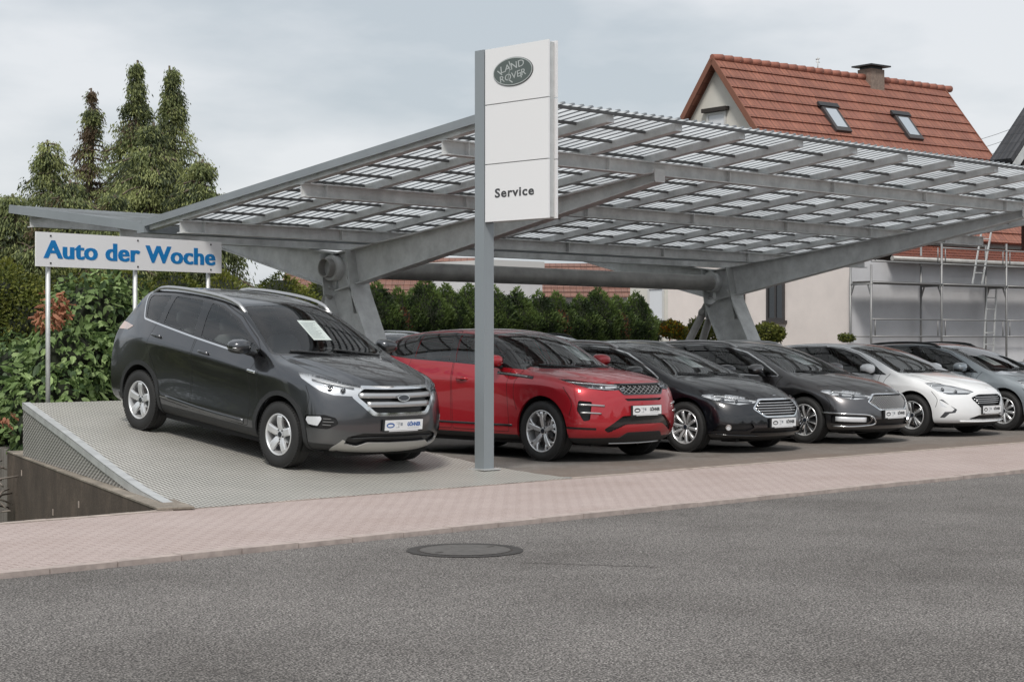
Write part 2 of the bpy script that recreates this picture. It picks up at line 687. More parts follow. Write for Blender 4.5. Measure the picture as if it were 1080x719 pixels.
    def cut(s, proj, poly, filt=None):
        pf, dr = PROJ[proj]
        xs = [p[0] for p in poly]; ys = [p[1] for p in poly]
        bx0, bx1, by0, by1 = min(xs), max(xs), min(ys), max(ys)
        e = 0.002
        cand = []
        for f in s.bm.faces:
            n = f.normal
            if n.dot(dr) < 0.02:
                continue
            c = f.calc_center_median()
            if filt and not filt(c):
                continue
            q = [pf(v.co) for v in f.verts]
            if max(a[0] for a in q) < bx0 - e or min(a[0] for a in q) > bx1 + e or max(a[1] for a in q) < by0 - e or min(a[1] for a in q) > by1 + e:
                continue
            cand.append(f)
        faces = set(cand)
        N = len(poly)
        for i in range(N):
            a, b = poly[i], poly[(i + 1) % N]
            if abs(a[0] - b[0]) + abs(a[1] - b[1]) < 1e-5:
                continue
            x0, x1 = min(a[0], b[0]) - 1e-4, max(a[0], b[0]) + 1e-4
            y0, y1 = min(a[1], b[1]) - 1e-4, max(a[1], b[1]) + 1e-4
            A = up3(proj, a); Bp = up3(proj, b)
            pn = (Bp - A).cross(dr)
            if pn.length < 1e-9:
                continue
            pn.normalize()
            sel = []
            for f in faces:
                if not f.is_valid:
                    continue
                q = [pf(v.co) for v in f.verts]
                if max(t[0] for t in q) < x0 or min(t[0] for t in q) > x1 or max(t[1] for t in q) < y0 or min(t[1] for t in q) > y1:
                    continue
                sel.append(f)
            if not sel:
                continue
            geom = set(sel)
            for f in sel:
                geom.update(f.edges); geom.update(f.verts)
            r = bmesh.ops.bisect_plane(s.bm, geom=list(geom), dist=1e-5, plane_co=A, plane_no=pn)
            for g in r['geom']:
                if isinstance(g, bmesh.types.BMFace) and g.is_valid:
                    faces.add(g)
        res = []
        for f in faces:
            if not f.is_valid:
                continue
            c = pf(f.calc_center_median())
            if in_poly(c, poly):
                res.append(f)
        return res

    def setmat(s, faces, mi):
        for f in faces:
            if f.is_valid:
                f.material_index = mi

    def take(s, faces, name, mat, offset=0.0, skirt=0.0, center=False, cmats=None, keepmat=False, label=None, delete=True):
        """lift faces out of the body as a part"""
        vm, vs, fs, fm = {}, [], [], []
        for f in faces:
            if not f.is_valid:
                continue
            idx = []
            for v in f.verts:
                if v not in vm:
                    vm[v] = len(vs); vs.append(v.co.copy())
                idx.append(vm[v])
            fs.append(tuple(idx)); fm.append(f.material_index if keepmat else 0)
        if delete:
            bmesh.ops.delete(s.bm, geom=[f for f in faces if f.is_valid], context='FACES')
        rec = dict(name=name, mat=mat, vs=vs, fs=fs, fm=fm, offset=offset, skirt=skirt, center=center, label=label)
        s.parts.append(rec)
        return rec

    def emit(s, rec, parent, mir, mats=None):
        """make the object(s); mir: 1 left, -1 right, 0 both joined"""
        vs = [Vector(v) for v in rec['vs']]
        ns = [s.snormal(v)[0] for v in vs]
        off = rec['offset']
        pv = [v + n * off for v, n in zip(vs, ns)]
        fs = [tuple(f) for f in rec['fs']]
        fm = list(rec['fm'])
        nn = list(ns)
        if rec['skirt']:
            cnt = {}
            for f in fs:
                for a, b in zip(f, f[1:] + f[:1]):
                    cnt[(a, b)] = cnt.get((a, b), 0) + 1
            bd = [(a, b) for (a, b) in cnt if (b, a) not in cnt and not (abs(vs[a].y) < 1e-5 and abs(vs[b].y) < 1e-5)]
            mp2 = {}
            mp1 = {}
            for a, b in bd:
                for q in (a, b):
                    if q not in mp2:
                        mp1[q] = len(pv); pv.append(pv[q].copy()); nn.append(None)
                        mp2[q] = len(pv); pv.append(pv[q] - ns[q] * rec['skirt']); nn.append(None)
                fs.append((mp1[b], mp1[a], mp2[a], mp2[b])); fm.append(fm[0] if fm else 0)
        def obj(sgns, nm):
            V, Fc, Fm, Nn = [], [], [], []
            for sg in sgns:
                k = len(V)
                V += [(p.x, p.y * sg, p.z) for p in pv]
                Nn += [None if n is None else (n.x, n.y * sg, n.z) for n in nn]
                Fc += [tuple((i + k) for i in (f if sg > 0 else f[::-1])) for f in fs]
                Fm += fm
            o = meshobj(nm, V, Fc, mats or rec['mat'], parent, True, Fm)
            me = o.data
            cur = [tuple(v.normal) for v in me.vertices]
            me.normals_split_custom_set_from_vertices([cur[i] if Nn[i] is None else Nn[i] for i in range(len(Nn))])
            if rec.get('label'):
                o['label'] = rec['label']
            return o
        if mir == 0:
            return [obj((1, -1), rec['name'])]
        return [obj((-1,), rec['name']), obj((1,), rec['name'])]

def ribbon(mb, pts, ns, w, d, mi=0, ends=True):
    """flat bar following points on the surface: w wide across, d proud of the surface"""
    P = [Vector(p) for p in pts]
    vs = []
    N = len(P)
    for i in range(N):
        t = (P[min(i + 1, N - 1)] - P[max(i - 1, 0)]).normalized()
        n = Vector(ns[i]).normalized()
        sd = t.cross(n).normalized()
        ww = w[i] if hasattr(w, '__len__') else w
        a = sd * (ww / 2)
        b = sd * (ww * 0.32)
        vs += [P[i] + a - n * 0.004, P[i] + a + n * d * 0.5, P[i] + b + n * d, P[i] - b + n * d, P[i] - a + n * d * 0.5, P[i] - a - n * 0.004]
    fs = []
    for i in range(N - 1):
        for k in range(5):
            fs.append((i * 6 + k, (i + 1) * 6 + k, (i + 1) * 6 + k + 1, i * 6 + k + 1))
    if ends:
        fs.append((0, 1, 2, 3, 4, 5)); e = (N - 1) * 6
        fs.append((e + 5, e + 4, e + 3, e + 2, e + 1, e))
    mb.add(vs, fs, mi, True)

def wheel(root, r, rim_r, width, style, loc, side, mat='alloy', mat2='alloy_dark', cap='badge_dark', steer=0.0):
    """loc = hub on the outer face plane; side +1 left, -1 right"""
    w = empty('wheel', loc, (0, 0, (0 if side > 0 else math.pi) + steer))
    w.parent = root
    N = 56
    def lathe(mb, prof, mi=0, n=N):
        vs, fs = [], []
        for (rr, y) in prof:
            for k in range(n):
                t = 2 * math.pi * k / n
                vs.append((rr * math.cos(t), y, rr * math.sin(t)))
        for i in range(len(prof) - 1):
            for k in range(n):
                k2 = (k + 1) % n
                fs.append((i * n + k, i * n + k2, (i + 1) * n + k2, (i + 1) * n + k))
        mb.add(vs, fs, mi, True)
    t = MB()
    wd = width
    sw = r - rim_r
    prof = [(rim_r - 0.005, -0.012), (rim_r + 0.006, -0.002), (rim_r + sw * 0.35, 0.010), (rim_r + sw * 0.6, 0.008), (r - 0.022, -0.004), (r - 0.010, -0.014), (r - 0.003, -0.03)]
    for g in (0.3, 0.5, 0.7):
        y = -0.03 - (wd - 0.06) * g
        prof += [(r, y + 0.012), (r - 0.008, y + 0.005), (r - 0.008, y - 0.005), (r, y - 0.012)]
    prof += [(r - 0.003, -wd + 0.03), (r - 0.012, -wd + 0.014), (r - 0.03, -wd), (rim_r, -wd)]
    lathe(t, prof)
    # shoulder blocks
    nb = 64
    for k in range(nb):
        a = 2 * math.pi * k / nb
        c, s_ = math.cos(a), math.sin(a)
        t.obox(((r - 0.008) * c, -0.020, (r - 0.008) * s_), (c, 0, s_), (0, 1, 0), (-s_, 0, c), 0.007, 0.013, math.pi * r / nb * 0.62)
    t.build('tyre', 'tyre_rubber', w)
    m = MB()
    # barrel + lip
    lathe(m, [(rim_r + 0.001, -0.004), (rim_r - 0.004, 0.002), (rim_r - 0.012, 0.0), (rim_r - 0.018, -0.014), (rim_r - 0.028, -0.05), (rim_r - 0.036, -wd * 0.9)], 0)
    hubr = style.get('hub', 0.062)
    dish = style.get('dish', 0.028)
    def spoke(a0, a1, w0, w1, r0, r1, mi=0, lift=0.0, th=0.030):
        K = 8
        vs = []
        for k in range(K + 1):
            u = k / K
            rr = r0 + (r1 - r0) * u
            a = a0 + (a1 - a0) * u
            ww = w0 + (w1 - w0) * u
            y = -dish * (1 - u) ** 1.4 + 0.010 * math.sin(u * math.pi) + lift - (0.012 if k == K else 0)
            c, s_ = math.cos(a), math.sin(a)
            rd = Vector((c, 0, s_)); tg = Vector((-s_, 0, c)); p = rd * rr
            vs += [p + tg * (ww / 2) + Vector((0, y - th, 0)), p + tg * (ww / 2) + Vector((0, y - 0.006, 0)), p + tg * (ww / 3.2) + Vector((0, y, 0)),
                   p - tg * (ww / 3.2) + Vector((0, y, 0)), p - tg * (ww / 2) + Vector((0, y - 0.006, 0)), p - tg * (ww / 2) + Vector((0, y - th, 0))]
        fs = []
        for k in range(K):
            for q in range(5):
                fs.append((k * 6 + q, (k + 1) * 6 + q, (k + 1) * 6 + q + 1, k * 6 + q + 1))
        m.add(vs, fs, mi, False)
    n = style['n']
    rr1 = rim_r - 0.012
    for k in range(n):
        a = 2 * math.pi * (k + style.get('ph', 0.25)) / n
        for (d0, d1, w0, w1, q0, q1, mi) in style['sp']:
            spoke(a + d0, a + d1, w0, w1, q0 * rim_r, min(rr1, q1 * rim_r), mi)
    # hub
    lathe(m, [(0.0, -dish + 0.004), (hubr * 0.7, -dish + 0.003), (hubr, -dish - 0.006), (hubr * 1.15, -dish - 0.04)], 0, 28)
    for k in range(5):
        a = 2 * math.pi * (k + 0.25 + 0.5) / 5
        m.cyl((0.052 * math.cos(a), -dish - 0.002, 0.052 * math.sin(a)), (0.052 * math.cos(a), -dish + 0.0075, 0.052 * math.sin(a)), 0.009, 8, 1)
    m.build('rim', [mat, mat2], w)
    cmb = MB()
    cmb.cyl((0, -dish, 0), (0, -dish + 0.009, 0), 0.030, 20)
    cmb.build('centre_cap', cap, w)
    bd = MB()
    lathe(bd, [(0.0, -0.075), (rim_r * 0.70, -0.075), (rim_r * 0.70, -0.10), (0.0, -0.10)], 0, 36)
    bd.build('brake_disc', 'brake_steel', w)
    cp = MB()
    cp.obox((-rim_r * 0.55, -0.065, 0.02), (1, 0, 0), (0, 1, 0), (0, 0, 1), 0.035, 0.03, 0.09)
    cp.build('brake_caliper', 'alloy_dark', w)
    return w

def seat(root, x, y, z, kind='front', s=1.0):
    e = empty('seat', (x, y, z)); e.parent = root
    m = MB()
    def cush(cx, cy, cz, lx, ly, lz, tilt):
        def fn(p):
            q = [math.copysign(abs(c) ** 0.55, c) for c in p]
            return q
        k = len(m.v)
        m.ell((0, 0, 0), lx, ly, lz, 14, 8, 0, fn)
        Rm = Matrix.Rotation(tilt, 3, 'Y')
        for i in range(k, len(m.v)):
            p = Rm @ Vector(m.v[i])
            m.v[i] = (p.x + cx, p.y + cy, p.z + cz)
    W = 0.25 if kind == 'front' else 0.60
    cush(0.1, 0, 0.08, 0.26, W, 0.08, 0.1)
    cush(-0.20, 0, 0.36, 0.075, W * 0.96, 0.30, -0.28)
    m.build('cushion', 'cabin_grey', e)
    hs = [0] if kind == 'front' else [-0.38, 0.38]
    for hy in hs:
        h = MB()
        h.ell((-0.31, hy, 0.74), 0.05, 0.12, 0.085, 12, 8, 0, lambda p: [math.copysign(abs(c) ** 0.6, c) for c in p])
        for dy in (-0.05, 0.05):
            h.cyl((-0.29, hy + dy, 0.6), (-0.31, hy + dy, 0.70), 0.007, 6)
        h.build('headrest', 'cabin_grey', e)
    return e

def plate(sh, root, y0, z0, dark=False, tilt=0.0, sub=None, wid=0.52):
    p0, n0 = sh.on('front', 0.0, z0)
    pe, _ = sh.on('front', 0.22, z0)
    x = max(p0.x, pe.x) + 0.018
    e = MB()
    e.box(x - 0.03, x, -wid / 2 - 0.008, wid / 2 + 0.008, z0 - 0.066, z0 + 0.062)
    root_p = e.build('plate_holder', 'black_plastic', root)
    b = MB()
    b.box(x, x + 0.003, -wid / 2, wid / 2, z0 - 0.050, z0 + 0.058)
    b.build('licence_plate', 'plate_white', root_p)
    pm = 'print_black' if dark else 'print_blue'
    X = x + 0.0042
    fr = frame_of((X, 0.045, z0 - 0.008), (0, 1, 0), (0, 0, 1))
    text_on('GÖHNER', 0.055, fr, root_p, pm, 'lettering', width=0.185, bold=0.0022, extrude=0.0005)
    # oval mark with an arch inside on the left, faint print in the middle, line below
    o = MB()
    n = 24
    for (ra, rb, c0, c1) in ((0.055, 0.027, 0.040, 0.014),):
        vs = []
        for k in range(n):
            a = 2 * math.pi * k / n
            vs.append((X, -0.185 + ra * math.cos(a), z0 + 0.003 + rb * math.sin(a)))
        for k in range(n):
            a = 2 * math.pi * k / n
            vs.append((X, -0.185 + c0 * math.cos(a), z0 + 0.001 + c1 * math.sin(a)))
        o.add(vs, [(k, (k + 1) % n, n + (k + 1) % n, n + k) for k in range(n)])
    o.build('emblem', pm, root_p, fixn=False)
    g = MB()
    for (ya, yb, za, zb) in ((-0.115, -0.055, 0.030, 0.033), (-0.10, -0.03, 0.016, 0.019), (-0.075, -0.068, -0.02, 0.03), (-0.05, -0.02, -0.004, 0.028), (-0.11, -0.06, -0.024, -0.020), (0.05, 0.21, -0.030, -0.027)):
        g.box(X - 0.0005, X, ya, yb, z0 + za, z0 + zb)
    g.build('faint_print', 'print_grey', root_p)
    # text strip under the plate
    w = MB()
    w.box(x, x + 0.002, -0.2, 0.2, z0 - 0.0625, z0 - 0.0535)
    w.build('strip', 'plate_white', root_p)
    return x

def build_car(spec, label, cat='car', group=None):
    S = spec
    sh = Shell(S)
    WB = S['wb']
    bm = sh.bm
    for f in bm.faces:
        f.material_index = 0
    paintm = S['paint']
    bodymats = [paintm, 'gap_black', S.get('clad', 'black_plastic'), 'gloss_black', 'chrome']
    root = empty('parked_car')
    tag(root, label, cat, group)
    gw = S.get('gw', 0.009)
    fside = lambda c: c.y > 0.3
    # wheel arches
    wz, wr = S['hubz'], S['arch']
    archs = []
    for cx in (0.0, -WB):
        n = 40
        arc = [(cx + wr * math.cos(2 * math.pi * k / n), wz + S.get('archdz', 0.02) + wr * math.sin(2 * math.pi * k / n)) for k in range(n)]
        fs = sh.cut('side', arc, fside)
        bmesh.ops.delete(bm, geom=fs, context='FACES')
        # straight skirts below the arch
        below = [(cx - wr + 0.0, wz), (cx + wr - 0.0, wz), (cx + wr + 0.02, 0.0), (cx - wr - 0.02, 0.0)]
        fs = sh.cut('side', below, fside)
        bmesh.ops.delete(bm, geom=fs, context='FACES')
    # arch cladding
    if S.get('cladw'):
        for cx in (0.0, -WB):
            n = 40
            cw = S['cladw']
            ring = [(cx + (wr + cw) * math.cos(2 * math.pi * k / n), wz + 0.02 + (wr + cw * 0.9) * math.sin(2 * math.pi * k / n)) for k in range(n)]
            fs = [f for f in sh.cut('side', ring, fside)]
            sh.take(fs, 'arch_trim', S.get('clad', 'black_plastic'), 0.008, 0.02)
    # glazing on the sides
    dlo = S['dlo']
    dr = rp(dlo, S.get('dlo_r', 0.04))
    fgl = lambda c: c.y > 0.3 and c.z > 0.9
    if S.get('trim_w'):
        fs_out = sh.cut('side', inset(dr, -S['trim_w']), fgl)
        inn = set(sh.cut('side', dr, fgl))
        pf = PROJ['side'][0]
        # ring faces
        ring = [f for f in bm.faces if f.normal.y > 0.02 and f.calc_center_median().z > 0.9 and f.calc_center_median().y > 0.3
                and in_poly(pf(f.calc_center_median()), inset(dr, -S['trim_w'])) and not in_poly(pf(f.calc_center_median()), dr)]
        if S.get('trim_only_low'):
            zl = S['trim_only_low']
            ring = [f for f in ring if f.calc_center_median().x < S.get('trim_x', 9) and f.calc_center_median().z < np.interp(f.calc_center_median().x, [q[0] for q in zl], [q[1] for q in zl])]
        sh.take(ring, 'window_trim', S.get('trim_mat', 'chrome'), 0.005, 0.012)
    fs = sh.cut('side', dr, fgl)
    sh.setmat(fs, 3)
    for w in S['windows']:
        fs = sh.cut('side', rp(w, 0.025), fgl)
        sh.take(fs, 'side_window', 'car_glass', -0.004, 0.0)
    # windscreen
    wsx = S['ws_x']
    fws = lambda c: wsx[0] < c.x < wsx[1] and c.z > 0.9
    wo = rp(S['ws'], [0.0] + [0.05] * (len(S['ws']) - 2) + [0.0])
    fs = sh.cut('front', wo, fws)
    sh.setmat(fs, 3)
    fs = sh.cut('front', rp(S['ws_in'], [0.0] + [0.07] * (len(S['ws_in']) - 2) + [0.0]), fws)
    rec_ws = sh.take(fs, 'windscreen', 'windscreen_glass', -0.002, 0.0, center=True)
    # rear screen
    if S.get('rs'):
        frs = lambda c: c.x < S['rs_x']
        fsr = []
        # project along -x : reuse the 'front' outlines but on rear facing faces
        pf = PROJ['front'][0]
        PROJ['back'] = (PROJ['front'][0], Vector((-1, 0, 0)))
        fs = sh.cut2(S['rs'], frs) if hasattr(sh, 'cut2') else sh_cut_back(sh, S['rs'], frs)
        sh.take(fs, 'rear_window', 'car_glass', -0.004, 0.0, center=True)
    if S.get('pillar_black'):
        for f in bm.faces:
            c = f.calc_center_median()
            if f.material_index == 0 and S['pillar_black'](c):
                f.material_index = 3
    # lamps
    hl = S['hl']
    fhl = lambda c: c.x > -0.6 and c.z > 0.4
    fs = sh.cut('diag', rp(hl, S.get('hl_r', 0.012)), fhl)
    rec_hl = sh.take(fs, 'headlight', 'lamp_glass', 0.001, 0.0)
    # front openings
    recs = []
    for (proj, poly, nm, mt, off, skirt, cen, rr) in S['front_parts']:
        flt = (lambda c: c.x > 0.0) if proj != 'diag' else (lambda c: c.x > -0.5)
        fs = sh.cut(proj, rp(poly, rr) if rr else poly, flt)
        if mt == 'hole':
            bmesh.ops.delete(bm, geom=[f for f in fs if f.is_valid], context='FACES')
        elif mt.startswith('slot'):
            sh.setmat(fs, int(mt[4:]))
        else:
            recs.append(sh.take(fs, nm, mt, off, skirt, center=cen))
    # tail lamps
    if S.get('tl'):
        fs = sh.cut('side', rp(S['tl'], 0.015), lambda c: c.x < -WB and c.y > 0.3)
        sh.take(fs, 'tail_lamp', S.get('tl_mat', 'lamp_red'), 0.004, 0.01)
    # lower cladding on the sides
    for poly, mi in S.get('side_mats', []):
        fs = sh.cut('side', poly, fside)
        sh.setmat(fs, mi)
    for poly, mi in S.get('front_mats', []):
        fs = sh.cut('front', poly, lambda c: c.x > 0.1)
        sh.setmat(fs, mi)
    # bonnet seam, on the top
    for pl in S.get('top_seams', []):
        fs = sh.cut('top', strip(smooth_line(pl, 4), gw), lambda c: c.z > 0.7 and c.x > -0.7)
        sh.setmat(fs, 1)
    for pl in S.get('side_seams', []):
        fs = sh.cut('side', strip(smooth_line(pl, 4), gw * 0.8), fside)
        sh.setmat(fs, 1)
    # doors
    for d in S['doors']:
        dp = rp(d, 0.04)
        fs = sh.cut('side', dp, fside)
        sh.setmat([f for f in fs if f.material_index in (0, 2)], 1)
        fs = sh.cut('side', inset(dp, gw * 0.75), fside)
        pf = PROJ['side'][0]
        for f in fs:
            if f.material_index == 1:
                f.material_index = 0
        for poly, mi in S.get('side_mats', []):
            for f in fs:
                if f.is_valid and f.material_index == 0 and in_poly(pf(f.calc_center_median()), poly):
                    f.material_index = mi
        sh.take(fs, 'door', paintm, 0, 0.012, keepmat=True)
    # fuel flap etc are seams; body keeps the rest
    rec_body = dict(name='body', mat=paintm, vs=[], fs=[], fm=[], offset=0, skirt=0.0, center=True)
    vm = {}
    for f in bm.faces:
        idx = []
        for v in f.verts:
            if v not in vm:
                vm[v] = len(rec_body['vs']); rec_body['vs'].append(v.co.copy())
            idx.append(vm[v])
        rec_body['fs'].append(tuple(idx)); rec_body['fm'].append(f.material_index)
    rec_body['skirt'] = 0.03
    body = sh.emit(rec_body, root, 0, bodymats)[0]
    doors = []
    hls = []
    for rec in sh.parts:
        if not rec['fs']:
            print('EMPTY PART', rec['name'], label)
            continue
        if rec['name'] == 'door':
            doors.append(sh.emit(rec, root, 1, bodymats))
        elif rec is rec_hl:
            hls = sh.emit(rec, root, 1)
            r2 = dict(rec); r2['name'] = 'lamp_housing'; r2['offset'] = -0.028; r2['mat'] = S.get('hl_in', 'lamp_reflector')
            r2['skirt'] = -0.027
            for h, o in zip(hls, sh.emit(r2, root, 1)):
                o.parent = h
        else:
            sh.emit(rec, root, 0 if rec['center'] else 1)
    # headlight innards
    for (q, z, rr, kind) in S.get('bulbs', []):
        p, n = sh.on('diag', q, z)
        for h, sg in zip(hls, (-1, 1)):
            b = MB()
            pp = Vector((p.x, p.y * sg, p.z)); nn = Vector((n.x, n.y * sg, n.z))
            nn = (nn * 0.5 + Vector((1, 0, 0))).normalized()
            c = pp - Vector((n.x, n.y * sg, n.z)) * 0.020
            if kind == 'proj':
                b.ell(c, rr, rr, rr, 14, 8, 0)
                b.tube([c - nn * 0.01, c + nn * 0.012], rr * 1.15, 16, 1, False)
                b.build('projector', ['lamp_dark', 'lamp_reflector'], h)
            else:
                b.ell(c, rr, rr, rr * 0.6, 10, 6, 0)
                b.build('bulb', ['lamp_reflector'], h)
    for (q0, z0, q1, z1, wd_, mt) in S.get('hl_bars', []):
        for h, sg in zip(hls, (-1, 1)):
            b = MB()
            pts, ns = [], []
            for k in range(9):
                u = k / 8
                p, n = sh.on('diag', q0 + (q1 - q0) * u, z0 + (z1 - z0) * u)
                p = p - n * 0.014
                pts.append((p.x, p.y * sg, p.z)); ns.append((n.x, n.y * sg, n.z))
            ribbon(b, pts, ns, wd_, 0.008)
            b.build('lamp_bar', mt, h)
    # surface ribbons: grille bars, mouldings
    for r_ in S.get('ribbons', []):
        nm, proj, pl, wd_, dp, mt, off = r_[:7]
        pts, ns = [], []
        line = smooth_line(pl, 5) if len(pl) > 2 else [tuple(np.array(pl[0]) * (1 - k / 10) + np.array(pl[1]) * k / 10) for k in range(11)]
        for q in line:
            p, n = sh.on(proj, q[0], q[1])
            p = p + n * off
            pts.append(p); ns.append(n)
        cen = len(r_) > 7 and r_[7] == 'c'
        if cen:   # spans the centre line: the polyline starts at y=0
            full = [Vector((p.x, -p.y, p.z)) for p in pts[::-1]][:-1] + pts
            fn = [Vector((n.x, -n.y, n.z)) for n in ns[::-1]][:-1] + ns
            b = MB(); ribbon(b, full, fn, wd_, dp)
            b.build(nm, mt, root)
        else:
            for sg in (-1, 1):
                b = MB()
                ribbon(b, [(p.x, p.y * sg, p.z) for p in pts], [(n.x, n.y * sg, n.z) for n in ns], wd_, dp)
                b.build(nm, mt, root)
    # lattice grilles
    if S.get('lattice'):
        y1, z0, z1, ztop, mt, step, lw = S['lattice']
        b = MB()
        poly = S['lattice_poly']
        for sl in (1, -1):
            k = -40
            while k < 40:
                seg = []
                for t in np.linspace(0, 1, 15):
                    z = z0 + (z1 - z0) * t
                    y = k * step + sl * (z - z0) * 1.55
                    if in_poly((abs(y), z), poly):
                        p, n = sh.on('front', y, z)
                        seg.append((p - n * 0.012, n))
                    else:
                        if len(seg) > 1:
                            ribbon(b, [q[0] for q in seg], [q[1] for q in seg], lw, 0.006)
                        seg = []
                if len(seg) > 1:
                    ribbon(b, [q[0] for q in seg], [q[1] for q in seg], lw, 0.006)
                k += 1
        b.build('grille_mesh', mt, root)
    # badge
    if S.get('badge'):
        y, z, ra, rb, mt1, mt2 = S['badge']
        p, n = sh.on('front', y, z)
        pdx = S.get('badge_dx', 0.015)
        b = MB()
        b.prism([(ra * math.cos(2 * math.pi * k / 24), rb * math.sin(2 * math.pi * k / 24)) for k in range(24)],
                lambda u, v, k: (p.x + pdx + 0.012 * k - v * 0.15, y + u, z + v), 0)
        bo = b.build('badge', mt1, root)
        b = MB()
        b.prism([(ra * 0.86 * math.cos(2 * math.pi * k / 24), rb * 0.8 * math.sin(2 * math.pi * k / 24)) for k in range(24)],
                lambda u, v, k: (p.x + pdx + 0.010 + 0.004 * k - v * 0.15, y + u, z + v), 0)
        b.build('badge_field', mt2, bo)
        if S.get('badge_text'):
            fr = frame_of((p.x + pdx + 0.0155, y, z - 0.011), (0, 1, 0), (-0.15, 0, 1))
            text_on(S['badge_text'], 0.034, fr, bo, 'chrome', center=True, width=ra * 1.25, bold=0.001, extrude=0.0006)
    px = plate(sh, root, 0, S['plate_z'], S.get('plate_dark', False))
    # door handles
    for (x, z) in S['handles']:
        for k, sg in enumerate((-1, 1)):
            b = MB()
            pts, ns = [], []
            for u in np.linspace(-0.095, 0.095, 9):
                p, n = sh.on('side', x + u, z + u * S.get('handle_slope', 0.06))
                o = 0.004 + 0.026 * (1 - (u / 0.1) ** 4)
                p = p + n * o
                pts.append((p.x, p.y * sg, p.z)); ns.append((n.x, n.y * sg, n.z))
            ribbon(b, pts, ns, 0.030, 0.012)
            par = None
            for dd, dobj in zip(S['doors'], doors):
                if in_poly((x, z), dd):
                    par = dobj[k]
            b.build('handle', S.get('handle_mat', paintm), par or root)
            # recess cup behind
            b = MB()
            p, n = sh.on('side', x, z)
            b.ell((p.x, (p.y + 0.001) * sg, p.z), 0.065, 0.006, 0.026, 16, 8, 0)
            b.build('handle_cup', 'gloss_black', par or root)
    # mirrors
    mx_, my_, mz_ = S['mirror']
    for sg in (-1, 1):
        b = MB()
        def fn(p):
            q = [math.copysign(abs(c) ** 0.72, c) for c in p]
            # flat rear face, pointed front
            if q[0] < -0.3:
                q[0] = -0.3 + (q[0] + 0.3) * 0.15
            q[2] *= (1 - 0.25 * max(0, q[1] * sg))
            return q
        b.ell((mx_, my_ * sg, mz_), 0.12, 0.125, 0.078, 24, 14, 0, fn)
        mo = b.build('mirror', S.get('mirror_mat', paintm), root)
        b = MB()
        b.tube([(mx_ + 0.03, (my_ - 0.24) * sg, mz_ - 0.10), (mx_ + 0.02, (my_ - 0.13) * sg, mz_ - 0.075), (mx_ - 0.0, (my_ - 0.05) * sg, mz_ - 0.05)], 0.028, 10)
        b.ell((mx_ - 0.005, my_ * sg, mz_ - 0.035), 0.095, 0.118, 0.048, 16, 8, 0, fn)
        b.build('mirror_foot', 'black_plastic', mo)
        b = MB()
        b.ell((mx_ - 0.050, my_ * sg, mz_), 0.012, 0.10, 0.058, 16, 8, 0, lambda p: [math.copysign(abs(c) ** 0.6, c) for c in p])
        b.build('mirror_glass', 'chrome', mo)
        b = MB()
        b.ell((mx_ + 0.058, (my_ + 0.035) * sg, mz_ - 0.012), 0.055, 0.085, 0.014, 14, 8, 0)
        b.build('indicator', 'lamp_reflector', mo)
    # roof rails
    if S.get('rails'):
        x0, x1, ry, rh, mt = S['rails']
        for sg in (-1, 1):
            pts = []
            for k in range(15):
                u = k / 14
                x = x0 + (x1 - x0) * u
                yy = float(np.interp(u, [0, 0.5, 1], ry))
                loc, n, i_, d_ = sh.bvh.ray_cast(Vector((x, yy, 4)), Vector((0, 0, -1)))
                z = loc.z + rh * min(1, math.sin(math.pi * min(1, max(0, u))) * 3.2)
                pts.append(Vector((x, yy * sg, z)))
            pts[0].z -= 0.02; pts[-1].z -= 0.02
            b = MB()
            ribbon(b, pts, [Vector((0, 0.35 * sg, 1))] * len(pts), [0.045] * len(pts), 0.028)
            b.build('roof_rail', mt, root)
    # wipers
    b = MB()
    for (ya, yb) in S.get('wipers', ((0.62, 0.05), (0.02, -0.55))):
        pts, ns = [], []
        for k in range(9):
            u = k / 8
            y = ya + (yb - ya) * u
            z = S['ws_base'](abs(y)) + 0.015 + 0.045 * u
            loc, n, i_, d_ = sh.bvh.ray_cast(Vector((1.5, y, z)), Vector((-1, 0, -0.02)))
            if loc is None:
                continue
            pts.append(loc + n * 0.008); ns.append(n)
        ribbon(b, pts, ns, 0.022, 0.012)
    b.build('wiper', 'black_plastic', root)
    # underbody, wells
    u = MB()
    zb = S['floor']
    zt = S['hubz'] + 0.12
    xs0, xs1 = S['rear'][1][0] + 0.25, S['front'][1][0] - 0.25
    u.box(xs0, -WB - wr - 0.03, -0.70, 0.70, zb, zt)
    u.box(-WB + wr + 0.03, -wr - 0.03, -0.80, 0.80, zb, zt - 0.02)
    u.box(wr + 0.03, xs1, -0.62, 0.62, zb, zt)
    u.box(-WB - wr - 0.03, xs1, -0.56, 0.56, zb + 0.01, zt - 0.01)
    for cx in (0, -WB):   # wheel wells: half round liners
        for sg in (-1, 1):
            n = 16
            vs, fs = [], []
            for k in range(n + 1):
                a = math.pi * (-0.12 + 1.24 * k / n)
                for yy in (0.56, S['wellw']):
                    vs.append((cx + (wr + 0.012) * math.cos(a), yy * sg, wz + 0.02 + (wr + 0.012) * math.sin(a)))
            for k in range(n):
                fs.append((2 * k, 2 * k + 1, 2 * k + 3, 2 * k + 2))
            kk = len(vs)
            vs.append((cx, 0.56 * sg, wz))
            for k in range(n):
                fs.append((2 * k, 2 * k + 2, kk))
            u.add(vs, fs, 0)
    u.build('underbody', 'gap_black', root, fixn=False)
    # wheels
    st = S['wheel']
    for cx in (0, -WB):
        for sg in (-1, 1):
            wheel(root, S['tyre_r'], S['rim_r'], 0.225, st, (cx, S['track'] * sg, S['hubz']), sg, S.get('rim_mat', 'alloy'), S.get('rim_mat2', 'alloy_dark'))
    # cabin
    cb = MB()
    hx = S['cab']       # (front x, rear x, floor z, belt z)
    cb.box(hx[1], hx[0], -0.66, 0.66, hx[2], hx[2] + 0.02, 0)
